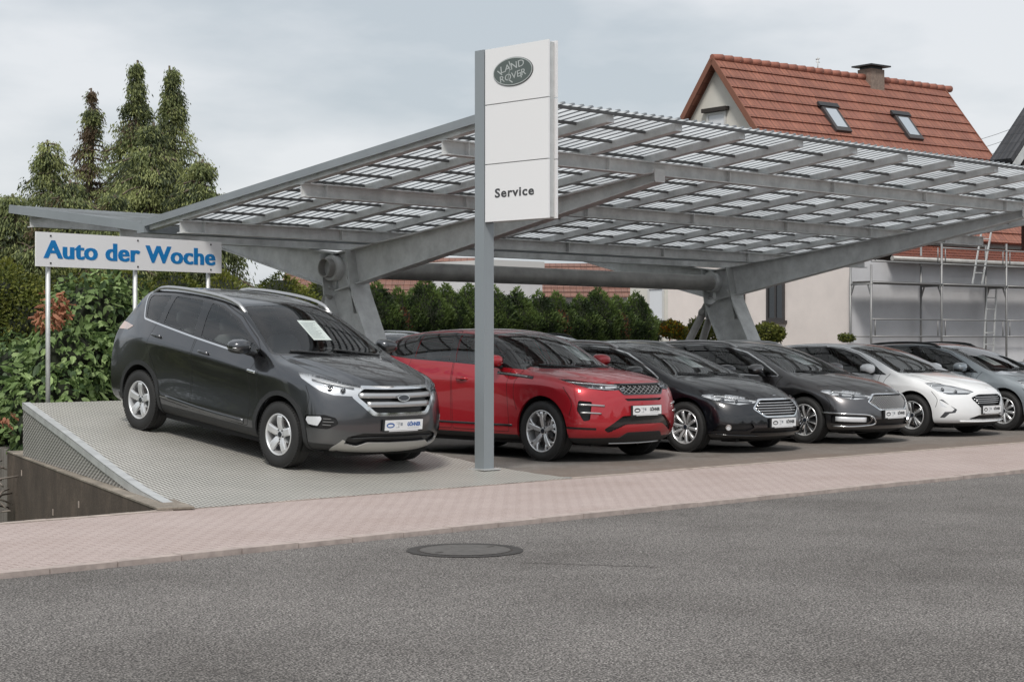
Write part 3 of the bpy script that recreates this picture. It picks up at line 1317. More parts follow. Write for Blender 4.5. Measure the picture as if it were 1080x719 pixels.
    # dashboard
    dz = hx[3]
    k0 = len(cb.v)
    cb.ell((hx[0] - 0.28, 0, dz - 0.16), 0.30, 0.72, 0.15, 18, 8, 0, lambda p: [math.copysign(abs(c) ** 0.6, c) for c in p])
    cb.box(hx[0] - 0.05, hx[0] + 0.03, -0.70, 0.70, hx[2], dz - 0.06, 0)
    cb.box(hx[1] - 0.02, hx[1] + 0.04, -0.66, 0.66, hx[2], dz + 0.02, 0)
    cb.build('cabin', ['cabin_dark'], root)
    hd = MB()
    rx = S['roofx']
    n = 8
    vs, fs = [], []
    for i in range(n + 1):
        x = rx[0] + (rx[1] - rx[0]) * i / n
        for j in range(9):
            y = -0.52 + 1.04 * j / 8
            loc, nn_, i_, d_ = sh.bvh.ray_cast(Vector((x, y, 4)), Vector((0, 0, -1)))
            vs.append((x, y, loc.z - 0.035))
    for i in range(n):
        for j in range(8):
            fs.append((i * 9 + j, i * 9 + j + 1, (i + 1) * 9 + j + 1, (i + 1) * 9 + j))
    hd.add(vs, fs, 0, True)
    hd.build('headliner', 'headliner', root, fixn=False)
    sx = S['seats']
    for sg in (-1, 1):
        seat(root, sx[0], 0.37 * sg, sx[2])
    seat(root, sx[1], 0, sx[2], 'rear')
    sw = MB()
    n = 20
    c = Vector((sx[0] + 0.50, 0.37, sx[2] + 0.42)); ax = Vector((-0.85, 0, 0.5)).normalized()
    a1 = Vector((0, 1, 0)); a2 = ax.cross(a1)
    pts = [c + a1 * (0.185 * math.cos(2 * math.pi * k / n)) + a2 * (0.185 * math.sin(2 * math.pi * k / n)) for k in range(n + 1)]
    sw.tube(pts, 0.015, 6)
    sw.beam(c - a1 * 0.18, c + a1 * 0.18, 0.05, 0.02, ax)
    sw.build('steering_wheel', 'cabin_dark', root)
    mr = MB()
    mr.ell((S['ws_x'][0] + 0.18, 0, S['mirz']), 0.02, 0.12, 0.035, 12, 8, 0)
    mr.build('rear_view_mirror', 'cabin_dark', root)
    root['_shell'] = 1
    del root['_shell']
    return root, sh

def sh_cut_back(sh, poly, filt):
    pf = PROJ['front'][0]
    old = PROJ['front']
    PROJ['front'] = (pf, Vector((-1, 0, 0)))
    try:
        # up3 for 'front' is direction independent
        return sh.cut('front', poly, filt)
    finally:
        PROJ['front'] = old

def put_car(root, X, Y, z=0.0, pitch=0.0, yaw=0.0):
    """front axle centre at X,Y ; nose towards the road (-Y)"""
    root.location = (X, Y, z)
    root.rotation_euler = (0, R(pitch), R(-90 + yaw))
    return root

def price_sheet(root, sh, y, z, label, w=0.25, h=0.38, mat='paper_white', dx=-0.008):
    """sheet of paper behind the windscreen, a thing of its own"""
    bpy.context.view_layer.update()
    mw = root.matrix_world
    p, n = sh.on('front', y, z)
    loc, n, i_, d_ = sh.bvh.ray_cast(Vector((2.0, y, z)), Vector((-1, 0, 0)))
    n, _ = sh.snormal(loc)
    xd = (Vector((0, 1, 0)) - n * n.y).normalized()
    yd = n.cross(xd)
    o = loc + n * dx
    f = mw @ frame_of(o, xd, yd)
    m = MB()
    m.box(-w / 2, w / 2, -h / 2, h / 2, -0.0006, 0.0006, 0)
    rr = random.Random(int(abs(mw[0][3]) * 10))
    yy = h / 2 - 0.05
    while yy > -h / 2 + 0.03:
        m.box(-w / 2 + 0.02, w / 2 - 0.02 - rr.random() * 0.08, yy, yy + 0.006, 0.0006, 0.0012, 1)
        yy -= 0.022
    o = m.build('price_sheet', [mat, 'print_grey'])
    for v in o.data.vertices:
        pass
    o.matrix_world = f
    tag(o, label, 'price sheet', 'price sheets behind the windscreens')
    return o
# ================================================================== SITE MATERIALS
def mat_asphalt(name, dark, mid, light, sc=260, bump=0.6):
    m, nt, b = newmat(name)
    n = tex_noise(nt, sc, 2, 0.6)
    r = ramp(nt, n.outputs[0], [(0.33, dark), (0.50, mid), (0.69, light)])
    n2 = tex_noise(nt, 0.55, 6, 0.6)
    r2 = ramp(nt, n2.outputs[0], [(0.28, (0.66, 0.65, 0.64)), (0.52, (0.98, 0.98, 0.98)), (0.72, (1.14, 1.14, 1.14))])
    mm = nt.nodes.new('ShaderNodeMix'); mm.data_type = 'RGBA'; mm.blend_type = 'MULTIPLY'
    mm.inputs[0].default_value = 1
    nt.links.new(r.outputs[0], mm.inputs[6]); nt.links.new(r2.outputs[0], mm.inputs[7])
    nt.links.new(mm.outputs[2], b.inputs['Base Color'])
    b.inputs['Roughness'].default_value = 0.85
    b.inputs['Specular IOR Level'].default_value = 0.3
    v = nt.nodes.new('ShaderNodeTexVoronoi'); v.inputs['Scale'].default_value = sc * 0.45
    t = nt.nodes.new('ShaderNodeTexCoord'); nt.links.new(t.outputs['Object'], v.inputs['Vector'])
    add_bump(nt, b, v.outputs['Distance'], bump, 0.006)
    return m

mat_asphalt('road_asphalt', (0.022, 0.020, 0.019), (0.112, 0.103, 0.097), (0.44, 0.415, 0.39), 93, 0.9)

def mat_pavers(name, c1, c2, c3, mortar, bw, bh, stain=None, rot=0.0, grit=160):
    m, nt, b = newmat(name)
    t = nt.nodes.new('ShaderNodeTexCoord')
    mpn = nt.nodes.new('ShaderNodeMapping'); mpn.inputs['Rotation'].default_value = (0, 0, rot)
    nt.links.new(t.outputs['Object'], mpn.inputs[0])
    br = nt.nodes.new('ShaderNodeTexBrick')
    br.inputs['Scale'].default_value = 1.0
    br.inputs['Brick Width'].default_value = bw
    br.inputs['Row Height'].default_value = bh
    br.inputs['Mortar Size'].default_value = 0.005
    br.inputs['Mortar Smooth'].default_value = 0.3
    br.inputs['Color1'].default_value = (*c1, 1); br.inputs['Color2'].default_value = (*c2, 1)
    br.inputs['Mortar'].default_value = (*mortar, 1)
    nt.links.new(mpn.outputs[0], br.inputs['Vector'])
    n = tex_noise(nt, grit, 3, 0.7)
    r = ramp(nt, n.outputs[0], [(0.32, (0.62, 0.62, 0.62)), (0.68, (1.3, 1.3, 1.3))])
    mm = nt.nodes.new('ShaderNodeMix'); mm.data_type = 'RGBA'; mm.blend_type = 'MULTIPLY'; mm.inputs[0].default_value = 0.75
    nt.links.new(br.outputs[0], mm.inputs[6]); nt.links.new(r.outputs[0], mm.inputs[7])
    src = mm.outputs[2]
    n3 = tex_noise(nt, 0.8, 7, 0.65)
    r3 = ramp(nt, n3.outputs[0], [(0.32, c3), (0.62, (1, 1, 1))])
    m3 = nt.nodes.new('ShaderNodeMix'); m3.data_type = 'RGBA'; m3.blend_type = 'MULTIPLY'; m3.inputs[0].default_value = 0.8
    nt.links.new(src, m3.inputs[6]); nt.links.new(r3.outputs[0], m3.inputs[7])
    src = m3.outputs[2]
    if stain:
        # brown dirt washed along the joint with the pavement: real deposit, follows world Y
        s = nt.nodes.new('ShaderNodeSeparateXYZ'); nt.links.new(t.outputs['Object'], s.inputs[0])
        n4 = tex_noise(nt, 1.1, 6, 0.7)
        ad = nt.nodes.new('ShaderNodeMath'); ad.operation = 'MULTIPLY_ADD'
        ad.inputs[1].default_value = -2.2
        nt.links.new(n4.outputs[0], ad.inputs[0]); nt.links.new(s.outputs[1], ad.inputs[2])
        mr = nt.nodes.new('ShaderNodeMapRange')
        mr.inputs[1].default_value = 11.7; mr.inputs[2].default_value = 13.6
        mr.inputs[3].default_value = 1.0; mr.inputs[4].default_value = 0.0
        nt.links.new(ad.outputs[0], mr.inputs[0])
        m4 = nt.nodes.new('ShaderNodeMix'); m4.data_type = 'RGBA'
        m4.inputs[7].default_value = (*stain, 1)
        mu = nt.nodes.new('ShaderNodeMath'); mu.operation = 'MULTIPLY'; mu.inputs[1].default_value = 0.8
        nt.links.new(mr.outputs[0], mu.inputs[0]); nt.links.new(mu.outputs[0], m4.inputs[0])
        nt.links.new(src, m4.inputs[6])
        src = m4.outputs[2]
    nt.links.new(src, b.inputs['Base Color'])
    b.inputs['Roughness'].default_value = 0.88
    b.inputs['Specular IOR Level'].default_value = 0.3
    bp = add_bump(nt, b, br.outputs['Fac'], -0.5, 0.004)
    bp2 = nt.nodes.new('ShaderNodeBump'); bp2.inputs['Strength'].default_value = 0.4; bp2.inputs['Distance'].default_value = 0.004
    nt.links.new(n.outputs[0], bp2.inputs['Height']); nt.links.new(bp.outputs[0], bp2.inputs['Normal'])
    nt.links.new(bp2.outputs[0], b.inputs['Normal'])
    return m

mat_pavers('pavement_pavers', (0.475, 0.395, 0.37), (0.452, 0.376, 0.352), (0.84, 0.81, 0.79), (0.25, 0.19, 0.17), 0.16, 0.08, grit=80)
mat_pavers('lot_pavers', (0.25, 0.235, 0.22), (0.21, 0.195, 0.18), (0.55, 0.5, 0.46), (0.12, 0.11, 0.10), 0.2, 0.1, stain=(0.185, 0.14, 0.112))
simple('kerb_stone', (0.40, 0.335, 0.305), 0.9, var=0.25, vscale=8, bump=0.4, bscale=120)
simple('joint_stone', (0.38, 0.32, 0.28), 0.9, var=0.3, vscale=5, bump=0.4)
simple('soil', (0.085, 0.062, 0.045), 0.95, var=0.4, vscale=3, bump=0.6, bscale=20)
simple('far_ground', (0.10, 0.11, 0.06), 0.95, var=0.3, vscale=0.2)
simple('manhole_frame', (0.055, 0.050, 0.046), 0.7, 0.3, var=0.3, vscale=20)
simple('manhole_fill', (0.100, 0.094, 0.088), 0.85, var=0.25, vscale=14, bump=0.4)
simple('crack_dark', (0.05, 0.042, 0.038), 0.95)
simple('galvanised', (0.68, 0.69, 0.69), 0.52, 0.15, var=0.20, vscale=3.5, bump=0.04, bscale=30)
simple('galv_light', (0.58, 0.59, 0.585), 0.48, 0.45, var=0.16, vscale=5)
simple('steel_grey_paint', (0.25, 0.275, 0.295), 0.45, 0.1, var=0.08, vscale=2)
simple('steel_dark', (0.05, 0.052, 0.055), 0.5, 0.4)
simple('batten_steel', (0.13, 0.13, 0.13), 0.5, 0.3)
simple('pipe_steel', (0.38, 0.37, 0.355), 0.5, 0.3, var=0.25, vscale=2.5)
simple('sign_white', (0.80, 0.80, 0.81), 0.35)
simple('sign_blue', (0.0, 0.18, 0.47), 0.45)
simple('pylon_grey', (0.285, 0.315, 0.335), 0.42, 0.25)
simple('emblem_green', (0.095, 0.118, 0.112), 0.45)
simple('emblem_silver', (0.50, 0.53, 0.52), 0.4, 0.3)
simple('text_grey', (0.055, 0.057, 0.06), 0.5)

def mat_translucent(name, col, fac=0.62):
    m, nt, b = newmat(name)
    out = nt.nodes['Material Output']
    nt.nodes.remove(b)
    n = tex_noise(nt, 1.2, 5, 0.6)
    lo = [c * 0.68 for c in col]
    r = ramp(nt, n.outputs[0], [(0.3, lo), (0.7, col)])
    d = nt.nodes.new('ShaderNodeBsdfDiffuse'); t = nt.nodes.new('ShaderNodeBsdfTranslucent')
    nt.links.new(r.outputs[0], d.inputs[0]); nt.links.new(r.outputs[0], t.inputs[0])
    mx_ = nt.nodes.new('ShaderNodeMixShader'); mx_.inputs[0].default_value = fac
    nt.links.new(d.outputs[0], mx_.inputs[1]); nt.links.new(t.outputs[0], mx_.inputs[2])
    nt.links.new(mx_.outputs[0], out.inputs[0])
    return m
mat_translucent('roof_translucent', (0.72, 0.745, 0.76), 0.80)
mat_translucent('roof_rib', (0.50, 0.53, 0.55), 0.62)

def mat_tread(name, base, p=0.042):
    """pressed tread plate: short raised bars, alternating direction"""
    m, nt, b = newmat(name)
    t = nt.nodes.new('ShaderNodeTexCoord')
    mp_ = nt.nodes.new('ShaderNodeMapping')
    mp_.inputs['Rotation'].default_value = (0, 0, R(20))
    mp_.inputs['Scale'].default_value = (1 / p, 1 / p, 1 / p)
    nt.links.new(t.outputs['UV'], mp_.inputs[0])
    s = nt.nodes.new('ShaderNodeSeparateXYZ'); nt.links.new(mp_.outputs[0], s.inputs[0])
    def mth(op, a, bb=None, c=None):
        n = nt.nodes.new('ShaderNodeMath'); n.operation = op
        for i, x in enumerate((a, bb, c)):
            if x is None: continue
            if isinstance(x, (int, float)): n.inputs[i].default_value = x
            else: nt.links.new(x, n.inputs[i])
        return n.outputs[0]
    u, v = s.outputs[0], s.outputs[1]
    fu = mth('FLOOR', u); fv = mth('FLOOR', v)
    par = mth('MODULO', mth('ABSOLUTE', mth('ADD', fu, fv)), 2.0)
    cu = mth('SUBTRACT', mth('SUBTRACT', u, fu), 0.5); cv = mth('SUBTRACT', mth('SUBTRACT', v, fv), 0.5)
    a1 = mth('ADD', mth('POWER', mth('MULTIPLY', cu, 2.0), 2.0), mth('POWER', mth('MULTIPLY', cv, 3.0), 2.0))
    a2 = mth('ADD', mth('POWER', mth('MULTIPLY', cu, 3.0), 2.0), mth('POWER', mth('MULTIPLY', cv, 2.0), 2.0))
    d = mth('ADD', mth('MULTIPLY', a1, par), mth('MULTIPLY', a2, mth('SUBTRACT', 1.0, par)))
    hgt = mth('MAXIMUM', mth('SUBTRACT', 1.0, d), 0.0)
    n = tex_noise(nt, 0.9, 6, 0.65)
    r = ramp(nt, n.outputs[0], [(0.3, [c * 0.30 for c in base]), (0.7, [c * 0.52 for c in base])])
    worn = nt.nodes.new('ShaderNodeMix'); worn.data_type = 'RGBA'
    worn.inputs[7].default_value = (min(1, base[0] * 2.2), min(1, base[1] * 2.2), min(1, base[2] * 2.2), 1)
    nt.links.new(mth('MULTIPLY', hgt, 0.95), worn.inputs[0]); nt.links.new(r.outputs[0], worn.inputs[6])
    nt.links.new(worn.outputs[2], b.inputs['Base Color'])
    b.inputs['Metallic'].default_value = 0.25
    b.inputs['Roughness'].default_value = 0.47
    add_bump(nt, b, hgt, 0.8, 0.006)
    return m
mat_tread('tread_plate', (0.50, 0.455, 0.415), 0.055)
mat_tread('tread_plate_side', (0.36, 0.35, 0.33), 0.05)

def mat_concrete(name, base, streak=True):
    m, nt, b = newmat(name)
    n = tex_noise(nt, 2.0, 7, 0.7, mapscale=(0.8, 0.8, 0.6))
    r = ramp(nt, n.outputs[0], [(0.30, [c * 0.50 for c in base]), (0.52, [c * 0.85 for c in base]), (0.72, [min(1, c * 1.5) for c in base])])
    n2 = tex_noise(nt, 40, 4)
    r2 = ramp(nt, n2.outputs[0], [(0.3, (0.75, 0.75, 0.75)), (0.7, (1.15, 1.15, 1.15))])
    mm = nt.nodes.new('ShaderNodeMix'); mm.data_type = 'RGBA'; mm.blend_type = 'MULTIPLY'; mm.inputs[0].default_value = 1
    nt.links.new(r.outputs[0], mm.inputs[6]); nt.links.new(r2.outputs[0], mm.inputs[7])
    nt.links.new(mm.outputs[2], b.inputs['Base Color'])
    b.inputs['Roughness'].default_value = 0.92
    add_bump(nt, b, n2.outputs[0], 0.4, 0.01)
    return m
mat_concrete('wall_concrete', (0.10, 0.075, 0.058))
mat_concrete('wall_top', (0.30, 0.26, 0.215))

def leafmat(name, col, trans=0.35):
    m, nt, b = newmat(name)
    out = nt.nodes['Material Output']
    n = tex_noise(nt, 1.4, 3, 0.6)
    r = ramp(nt, n.outputs[0], [(0.3, [c * 0.7 for c in col]), (0.7, [min(1, c * 1.3) for c in col])])
    nt.links.new(r.outputs[0], b.inputs['Base Color'])
    b.inputs['Roughness'].default_value = 0.55
    b.inputs['Specular IOR Level'].default_value = 0.35
    t = nt.nodes.new('ShaderNodeBsdfTranslucent'); nt.links.new(r.outputs[0], t.inputs[0])
    ms = nt.nodes.new('ShaderNodeMixShader'); ms.inputs[0].default_value = trans
    nt.links.new(b.outputs[0], ms.inputs[1]); nt.links.new(t.outputs[0], ms.inputs[2])
    nt.links.new(ms.outputs[0], out.inputs[0])
    return m
leafmat('thuja_a', (0.072, 0.1116, 0.036)); leafmat('thuja_b', (0.1313, 0.1875, 0.0525)); leafmat('thuja_c', (0.0286, 0.0468, 0.0182))
leafmat('thuja_dead', (0.34, 0.13, 0.085))
leafmat('hedge_a', (0.1313, 0.1562, 0.03)); leafmat('hedge_b', (0.2063, 0.2188, 0.0475)); leafmat('hedge_c', (0.065, 0.0858, 0.0208))
leafmat('conifer_a', (0.1771, 0.2113, 0.0857)); leafmat('conifer_b', (0.3081, 0.339, 0.1356)); leafmat('conifer_c', (0.0657, 0.085, 0.0425)); leafmat('conifer_brown', (0.12, 0.085, 0.05))
leafmat('laurel_a', (0.1824, 0.2682, 0.0966)); leafmat('laurel_b', (0.3494, 0.4657, 0.1979)); leafmat('laurel_c', (0.0676, 0.1115, 0.0473))
leafmat('dry_leaf', (0.46, 0.21, 0.125)); leafmat('flower_orange', (0.65, 0.24, 0.03)); leafmat('flower_yellow', (0.65, 0.52, 0.05))
simple('bark', (0.10, 0.075, 0.055), 0.9, var=0.3, vscale=8)
simple('twig', (0.22, 0.19, 0.165), 0.85)
simple('hedge_core', (0.012, 0.016, 0.007), 0.95)  # near-black core colour, shade inside the foliage put into the colour

def mat_tiles(name, c1, c2, rowh, colw):
    m, nt, b = newmat(name)
    t = nt.nodes.new('ShaderNodeTexCoord')
    br = nt.nodes.new('ShaderNodeTexBrick')
    br.offset = 0.0
    br.inputs['Scale'].default_value = 1
    br.inputs['Brick Width'].default_value = colw; br.inputs['Row Height'].default_value = rowh
    br.inputs['Mortar Size'].default_value = 0.010
    br.inputs['Color1'].default_value = (*c1, 1); br.inputs['Color2'].default_value = (*c2, 1)
    br.inputs['Mortar'].default_value = (c1[0] * 0.45, c1[1] * 0.45, c1[2] * 0.45, 1)
    nt.links.new(t.outputs['UV'], br.inputs['Vector'])
    n = tex_noise(nt, 1.2, 6, 0.7)
    r = ramp(nt, n.outputs[0], [(0.3, (0.72, 0.70, 0.70)), (0.7, (1.12, 1.1, 1.1))])
    mm = nt.nodes.new('ShaderNodeMix'); mm.data_type = 'RGBA'; mm.blend_type = 'MULTIPLY'; mm.inputs[0].default_value = 1
    nt.links.new(br.outputs[0], mm.inputs[6]); nt.links.new(r.outputs[0], mm.inputs[7])
    nt.links.new(mm.outputs[2], b.inputs['Base Color'])
    b.inputs['Roughness'].default_value = 0.7
    w = nt.nodes.new('ShaderNodeTexWave'); w.inputs['Scale'].default_value = 1 / colw / 3.14159 * 1.57
    w.bands_direction = 'X'
    nt.links.new(t.outputs['UV'], w.inputs[0])
    add_bump(nt, b, w.outputs['Fac'], 0.7, 0.03)
    return m
mat_tiles('roof_tiles', (0.31, 0.128, 0.085), (0.25, 0.10, 0.07), 0.35, 0.24)
mat_tiles('roof_tiles_dark', (0.17, 0.05, 0.03), (0.22, 0.07, 0.04), 0.3, 0.2)
mat_tiles('roof_tiles_faded', (0.26, 0.135, 0.10), (0.20, 0.105, 0.08), 0.33, 0.22)
mat_tiles('roof_slate', (0.035, 0.037, 0.042), (0.05, 0.052, 0.058), 0.3, 0.2)
simple('ridge_tile', (0.29, 0.11, 0.075), 0.7, var=0.2, vscale=5)
simple('render_pink', (0.72, 0.655, 0.62), 0.92, var=0.06, vscale=1.5, bump=0.15, bscale=50)
simple('render_cream', (0.62, 0.60, 0.55), 0.92, var=0.05, vscale=1.5)
simple('render_grey', (0.58, 0.58, 0.60), 0.92, var=0.10, vscale=0.9)
simple('render_white', (0.60, 0.60, 0.61), 0.9, var=0.08, vscale=1.2)
simple('window_frame', (0.55, 0.55, 0.54), 0.5)
simple('window_frame_dark', (0.05, 0.045, 0.045), 0.5)
simple('shutter_white', (0.66, 0.68, 0.71), 0.5)
simple('verge_tile', (0.20, 0.085, 0.055), 0.8)
simple('wood_brown', (0.055, 0.032, 0.022), 0.7, var=0.3, vscale=6)
simple('wood_dark', (0.028, 0.022, 0.019), 0.8, var=0.2, vscale=5)
simple('scaffold_steel', (0.26, 0.26, 0.26), 0.5, 0.5)
simple('scaffold_deck', (0.075, 0.07, 0.065), 0.8)
simple('chimney_brick', (0.22, 0.17, 0.14), 0.9, var=0.25, vscale=12)
m, nt, b = newmat('window_pane')
b.inputs['Base Color'].default_value = (0.02, 0.024, 0.028, 1); b.inputs['Roughness'].default_value = 0.04
b.inputs['Specular IOR Level'].default_value = 0.8
simple('skylight_pane', (0.75, 0.78, 0.80), 0.05, 0.9)

def set_uv(o, fn):
    me = o.data
    uv = me.uv_layers.new(name='UVMap')
    for l in me.loops:
        uv.data[l.index].uv = fn(me.vertices[l.vertex_index].co)

# ================================================================== GROUND
def sheet(name, pts, z, mat, thick=0.0):
    n = len(pts)
    if thick:
        v = [(x, y, z) for x, y in pts] + [(x, y, z - thick) for x, y in pts]
        f = [tuple(range(n))] + [(i, n + i, n + (i + 1) % n, (i + 1) % n) for i in range(n)]
    else:
        v = [(x, y, z) for x, y in pts]; f = [tuple(range(n))]
    o = meshobj(name, v, f, mat)
    tag(o, kind='structure')
    return o

sheet('ground', [(-1500, -1500), (1500, -1500), (1500, 1500), (-1500, 1500)], -1.75, 'far_ground')
sheet('road', [(-220, -60), (260, -60), (260, 10.145), (-220, 10.145)], -0.03, 'road_asphalt', 1.72)
sheet('road_joint', [(-220, 10.12), (260, 10.12), (260, 10.17), (-220, 10.17)], -0.06, 'crack_dark', 0.2)
sheet('pavement', [(-220, 10.29), (260, 10.29), (260, 12.90), (-220, 12.90)], 0.0, 'pavement_pavers', 1.765)
# slanted boundary of the lot
WA, WB_ = Vector((8.44, 12.95)), Vector((11.43, 21.1))
LOT = [(8.50, 13.02), (260, 13.02), (260, 120), (30, 120), (11.7, 21.3)]
sheet('parking_lot', LOT, 0.0, 'lot_pavers', 1.77)
k = MB()
x = -60.0
rr = random.Random(3)
while x < 120:
    w = 0.495 if x > -20 and x < 60 else 2.0
    k.box(x, x + w, 10.165, 10.285, -0.3, 0.006 + rr.uniform(-0.003, 0.003))
    x += w + 0.008
ko = k.build('kerb', 'kerb_stone'); tag(ko, kind='structure')
k = MB()
x = -30.0
while x < 90:
    k.box(x, x + 0.19, 12.905, 13.015, -0.2, 0.004 + rr.uniform(-0.002, 0.003))
    x += 0.2
tag(k.build('paving_edge', 'joint_stone'), kind='structure')

# manhole cover and crack in the road
t = empty('manhole_cover', (8.57, 9.20, -0.029))
tag(t, 'round worn manhole cover set flush in the grey asphalt road', 'manhole')
def disc(mb, r0, r1, z, mi=0, n=48, jit=0.0):
    rj = random.Random(5)
    vs = []
    for k in range(n):
        a = 2 * math.pi * k / n
        j = 1 + rj.uniform(-jit, jit)
        vs.append((r0 * math.cos(a), r0 * math.sin(a), z)); vs.append((r1 * j * math.cos(a), r1 * j * math.sin(a), z))
    mb.add(vs, [(2 * k, 2 * k + 1, (2 * k + 3) % (2 * n), (2 * k + 2) % (2 * n)) for k in range(n)], mi)
a = MB(); disc(a, 0.345, 0.42, 0.004, jit=0.012); a.build('frame', 'manhole_frame', t, fixn=False)
a = MB(); disc(a, 0.0, 0.325, 0.006); a.build('lid', 'manhole_fill', t, fixn=False)
a = MB(); disc(a, 0.325, 0.345, 0.003); a.build('joint', 'crack_dark', t, fixn=False)
for k_ in range(2):
    a = MB(); a.box(-0.03 + 0.5 * (k_ - 0.5), 0.03 + 0.5 * (k_ - 0.5), -0.012, 0.012, 0.0065, 0.0085)
    a.build('lifting_slot', 'crack_dark', t)
cm = MB()
pts = [(8.47 + 0.05 * math.sin(i * 1.3) + 0.02 * math.sin(i * 3.1), 8.36 - i * 0.045) for i in range(16)]
pts = [(8.35 + i * 0.035, 8.42 - i * 0.055 + 0.02 * math.sin(i * 1.7)) for i in range(16)]
st_ = strip(pts, 0.012)
n_ = len(pts)
cm.add([(x, y, -0.0265) for x, y in st_], [(i, i + 1, 2 * n_ - 2 - i, 2 * n_ - 1 - i) for i in range(n_ - 1)])
tag(cm.build('road_crack', 'crack_dark', fixn=False), kind='structure')

# ================================================================== RETAINING WALL
d = (WB_ - WA).normalized(); nrm = Vector((-d.y, d.x))
P = [WA, WB_, WB_ - nrm * 0.42, WA - nrm * 0.30]
wall = empty('retaining_wall', (WA.x, WA.y, -1.7))
tag(wall, 'dark weathered concrete retaining wall beside the display ramp', 'wall')
def pr(pts, z0, z1, name, mat, parent):
    m_ = MB(); n = len(pts)
    inv = parent.location if parent else Vector((0, 0, 0))
    v = [(p[0] - inv.x, p[1] - inv.y, z0 - inv.z) for p in pts] + [(p[0] - inv.x, p[1] - inv.y, z1 - inv.z) for p in pts]
    m_.add(v, [tuple(range(n - 1, -1, -1)), tuple(range(n, 2 * n))] + [(i, (i + 1) % n, n + (i + 1) % n, n + i) for i in range(n)])
    return m_.build(name, mat, parent)
pr(P, -1.74, 0.010, 'wall_face', 'wall_concrete', wall)
P2 = [WA + nrm * 0.006 , WB_ + nrm * 0.006, WB_ - nrm * 0.44, WA - nrm * 0.32]
pr(P2, 0.012, 0.028, 'wall_capping', 'wall_top', wall)
m_ = MB()
for (t_, z_) in ((0.86, -0.18), (0.60, -0.47), (0.42, -0.25)):
    p = WA + (WB_ - WA) * t_ + nrm * 0.003 - Vector((0, 0))
    m_.obox((p.x - WA.x, p.y - WA.y, z_ + 1.7), (d.x, d.y, 0), (nrm.x, nrm.y, 0), (0, 0, 1), 0.02, 0.004, 0.035)
m_.build('spacer_mark', 'joint_stone', wall)

# ================================================================== DISPLAY RAMP
RZ_Y = [12.93, 13.5, 14.2, 14.95, 15.8, 16.7, 17.62, 18.7, 20.0]
RZ_Z = [0.006, 0.022, 0.066, 0.137, 0.228, 0.334, 0.437, 0.552, 0.69]
def rz(y): return float(np.interp(y, RZ_Y, RZ_Z))
def rleft(y): return 8.62 + (y - 12.93) * (11.05 - 8.62) / (20.0 - 12.93)
def rright(y): return 13.62 + (y - 12.93) * 0.02
ramp_o = empty('display_ramp', (8.6, 12.95, 0))
tag(ramp_o, 'large sloping tread plate display ramp under the dark grey SUV', 'ramp')
NX, NY = 14, 40
vs, fs = [], []
for j in range(NY + 1):
    y = 12.93 + (20.0 - 12.93) * j / NY
    for i in range(NX + 1):
        xx = rleft(y) + (rright(y) - rleft(y)) * i / NX
        vs.append((xx - 8.6, y - 12.95, rz(y)))
for j in range(NY):
    for i in range(NX):
        fs.append((j * (NX + 1) + i, j * (NX + 1) + i + 1, (j + 1) * (NX + 1) + i + 1, (j + 1) * (NX + 1) + i))
o = meshobj('deck', vs, fs, 'tread_plate', ramp_o, True)
set_uv(o, lambda c: ((c.x * 0.985 + c.y * 0.17), (c.y * 0.985 - c.x * 0.17)))
def side_strip(name, fx, mat, out, z_lo=0.03):
    vs, fs = [], []
    for j in range(NY + 1):
        y = 12.93 + (20.0 - 12.93) * j / NY
        vs.append((fx(y) + out - 8.6, y - 12.95, rz(y) - 0.012)); vs.append((fx(y) + out - 8.6, y - 12.95, min(rz(y) - 0.012, z_lo)))
    for j in range(NY):
        fs.append((2 * j, 2 * j + 1, 2 * j + 3, 2 * j + 2))
    o = meshobj(name, vs, fs, mat, ramp_o)
    return o
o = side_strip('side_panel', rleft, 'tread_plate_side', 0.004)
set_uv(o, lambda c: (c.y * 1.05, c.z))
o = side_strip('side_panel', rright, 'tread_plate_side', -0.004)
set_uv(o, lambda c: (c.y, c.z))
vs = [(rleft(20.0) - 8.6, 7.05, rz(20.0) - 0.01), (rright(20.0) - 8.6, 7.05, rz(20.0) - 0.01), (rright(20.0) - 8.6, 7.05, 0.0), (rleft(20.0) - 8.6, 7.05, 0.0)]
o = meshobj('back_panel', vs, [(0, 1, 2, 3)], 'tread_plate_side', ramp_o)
set_uv(o, lambda c: (c.x, c.z))
# angle rail along the left edge
m_ = MB()
for j in range(NY):
    y0 = 12.93 + (20.0 - 12.93) * j / NY; y1 = 12.93 + (20.0 - 12.93) * (j + 1) / NY
    for (a0, a1, b0, b1) in ((-0.012, 0.10, 0.004, 0.010), (-0.012, -0.004, -0.07, 0.010)):
        v = []
        for y in (y0, y1):
            for (dx, dz) in ((a0, b0), (a1, b0), (a1, b1), (a0, b1)):
                v.append((rleft(y) + dx - 8.6, y - 12.95, rz(y) + dz))
        m_.add(v, [(0, 1, 5, 4), (1, 2, 6, 5), (2, 3, 7, 6), (3, 0, 4, 7)])
m_.build('edge_rail', 'galv_light', ramp_o, fixn=False)
m_ = MB()
m_.box(5.02 - 0.02, 5.03, 0, 0.1, 0, 0.01)
v = []
m_.build('front_lip', 'galv_light', ramp_o)

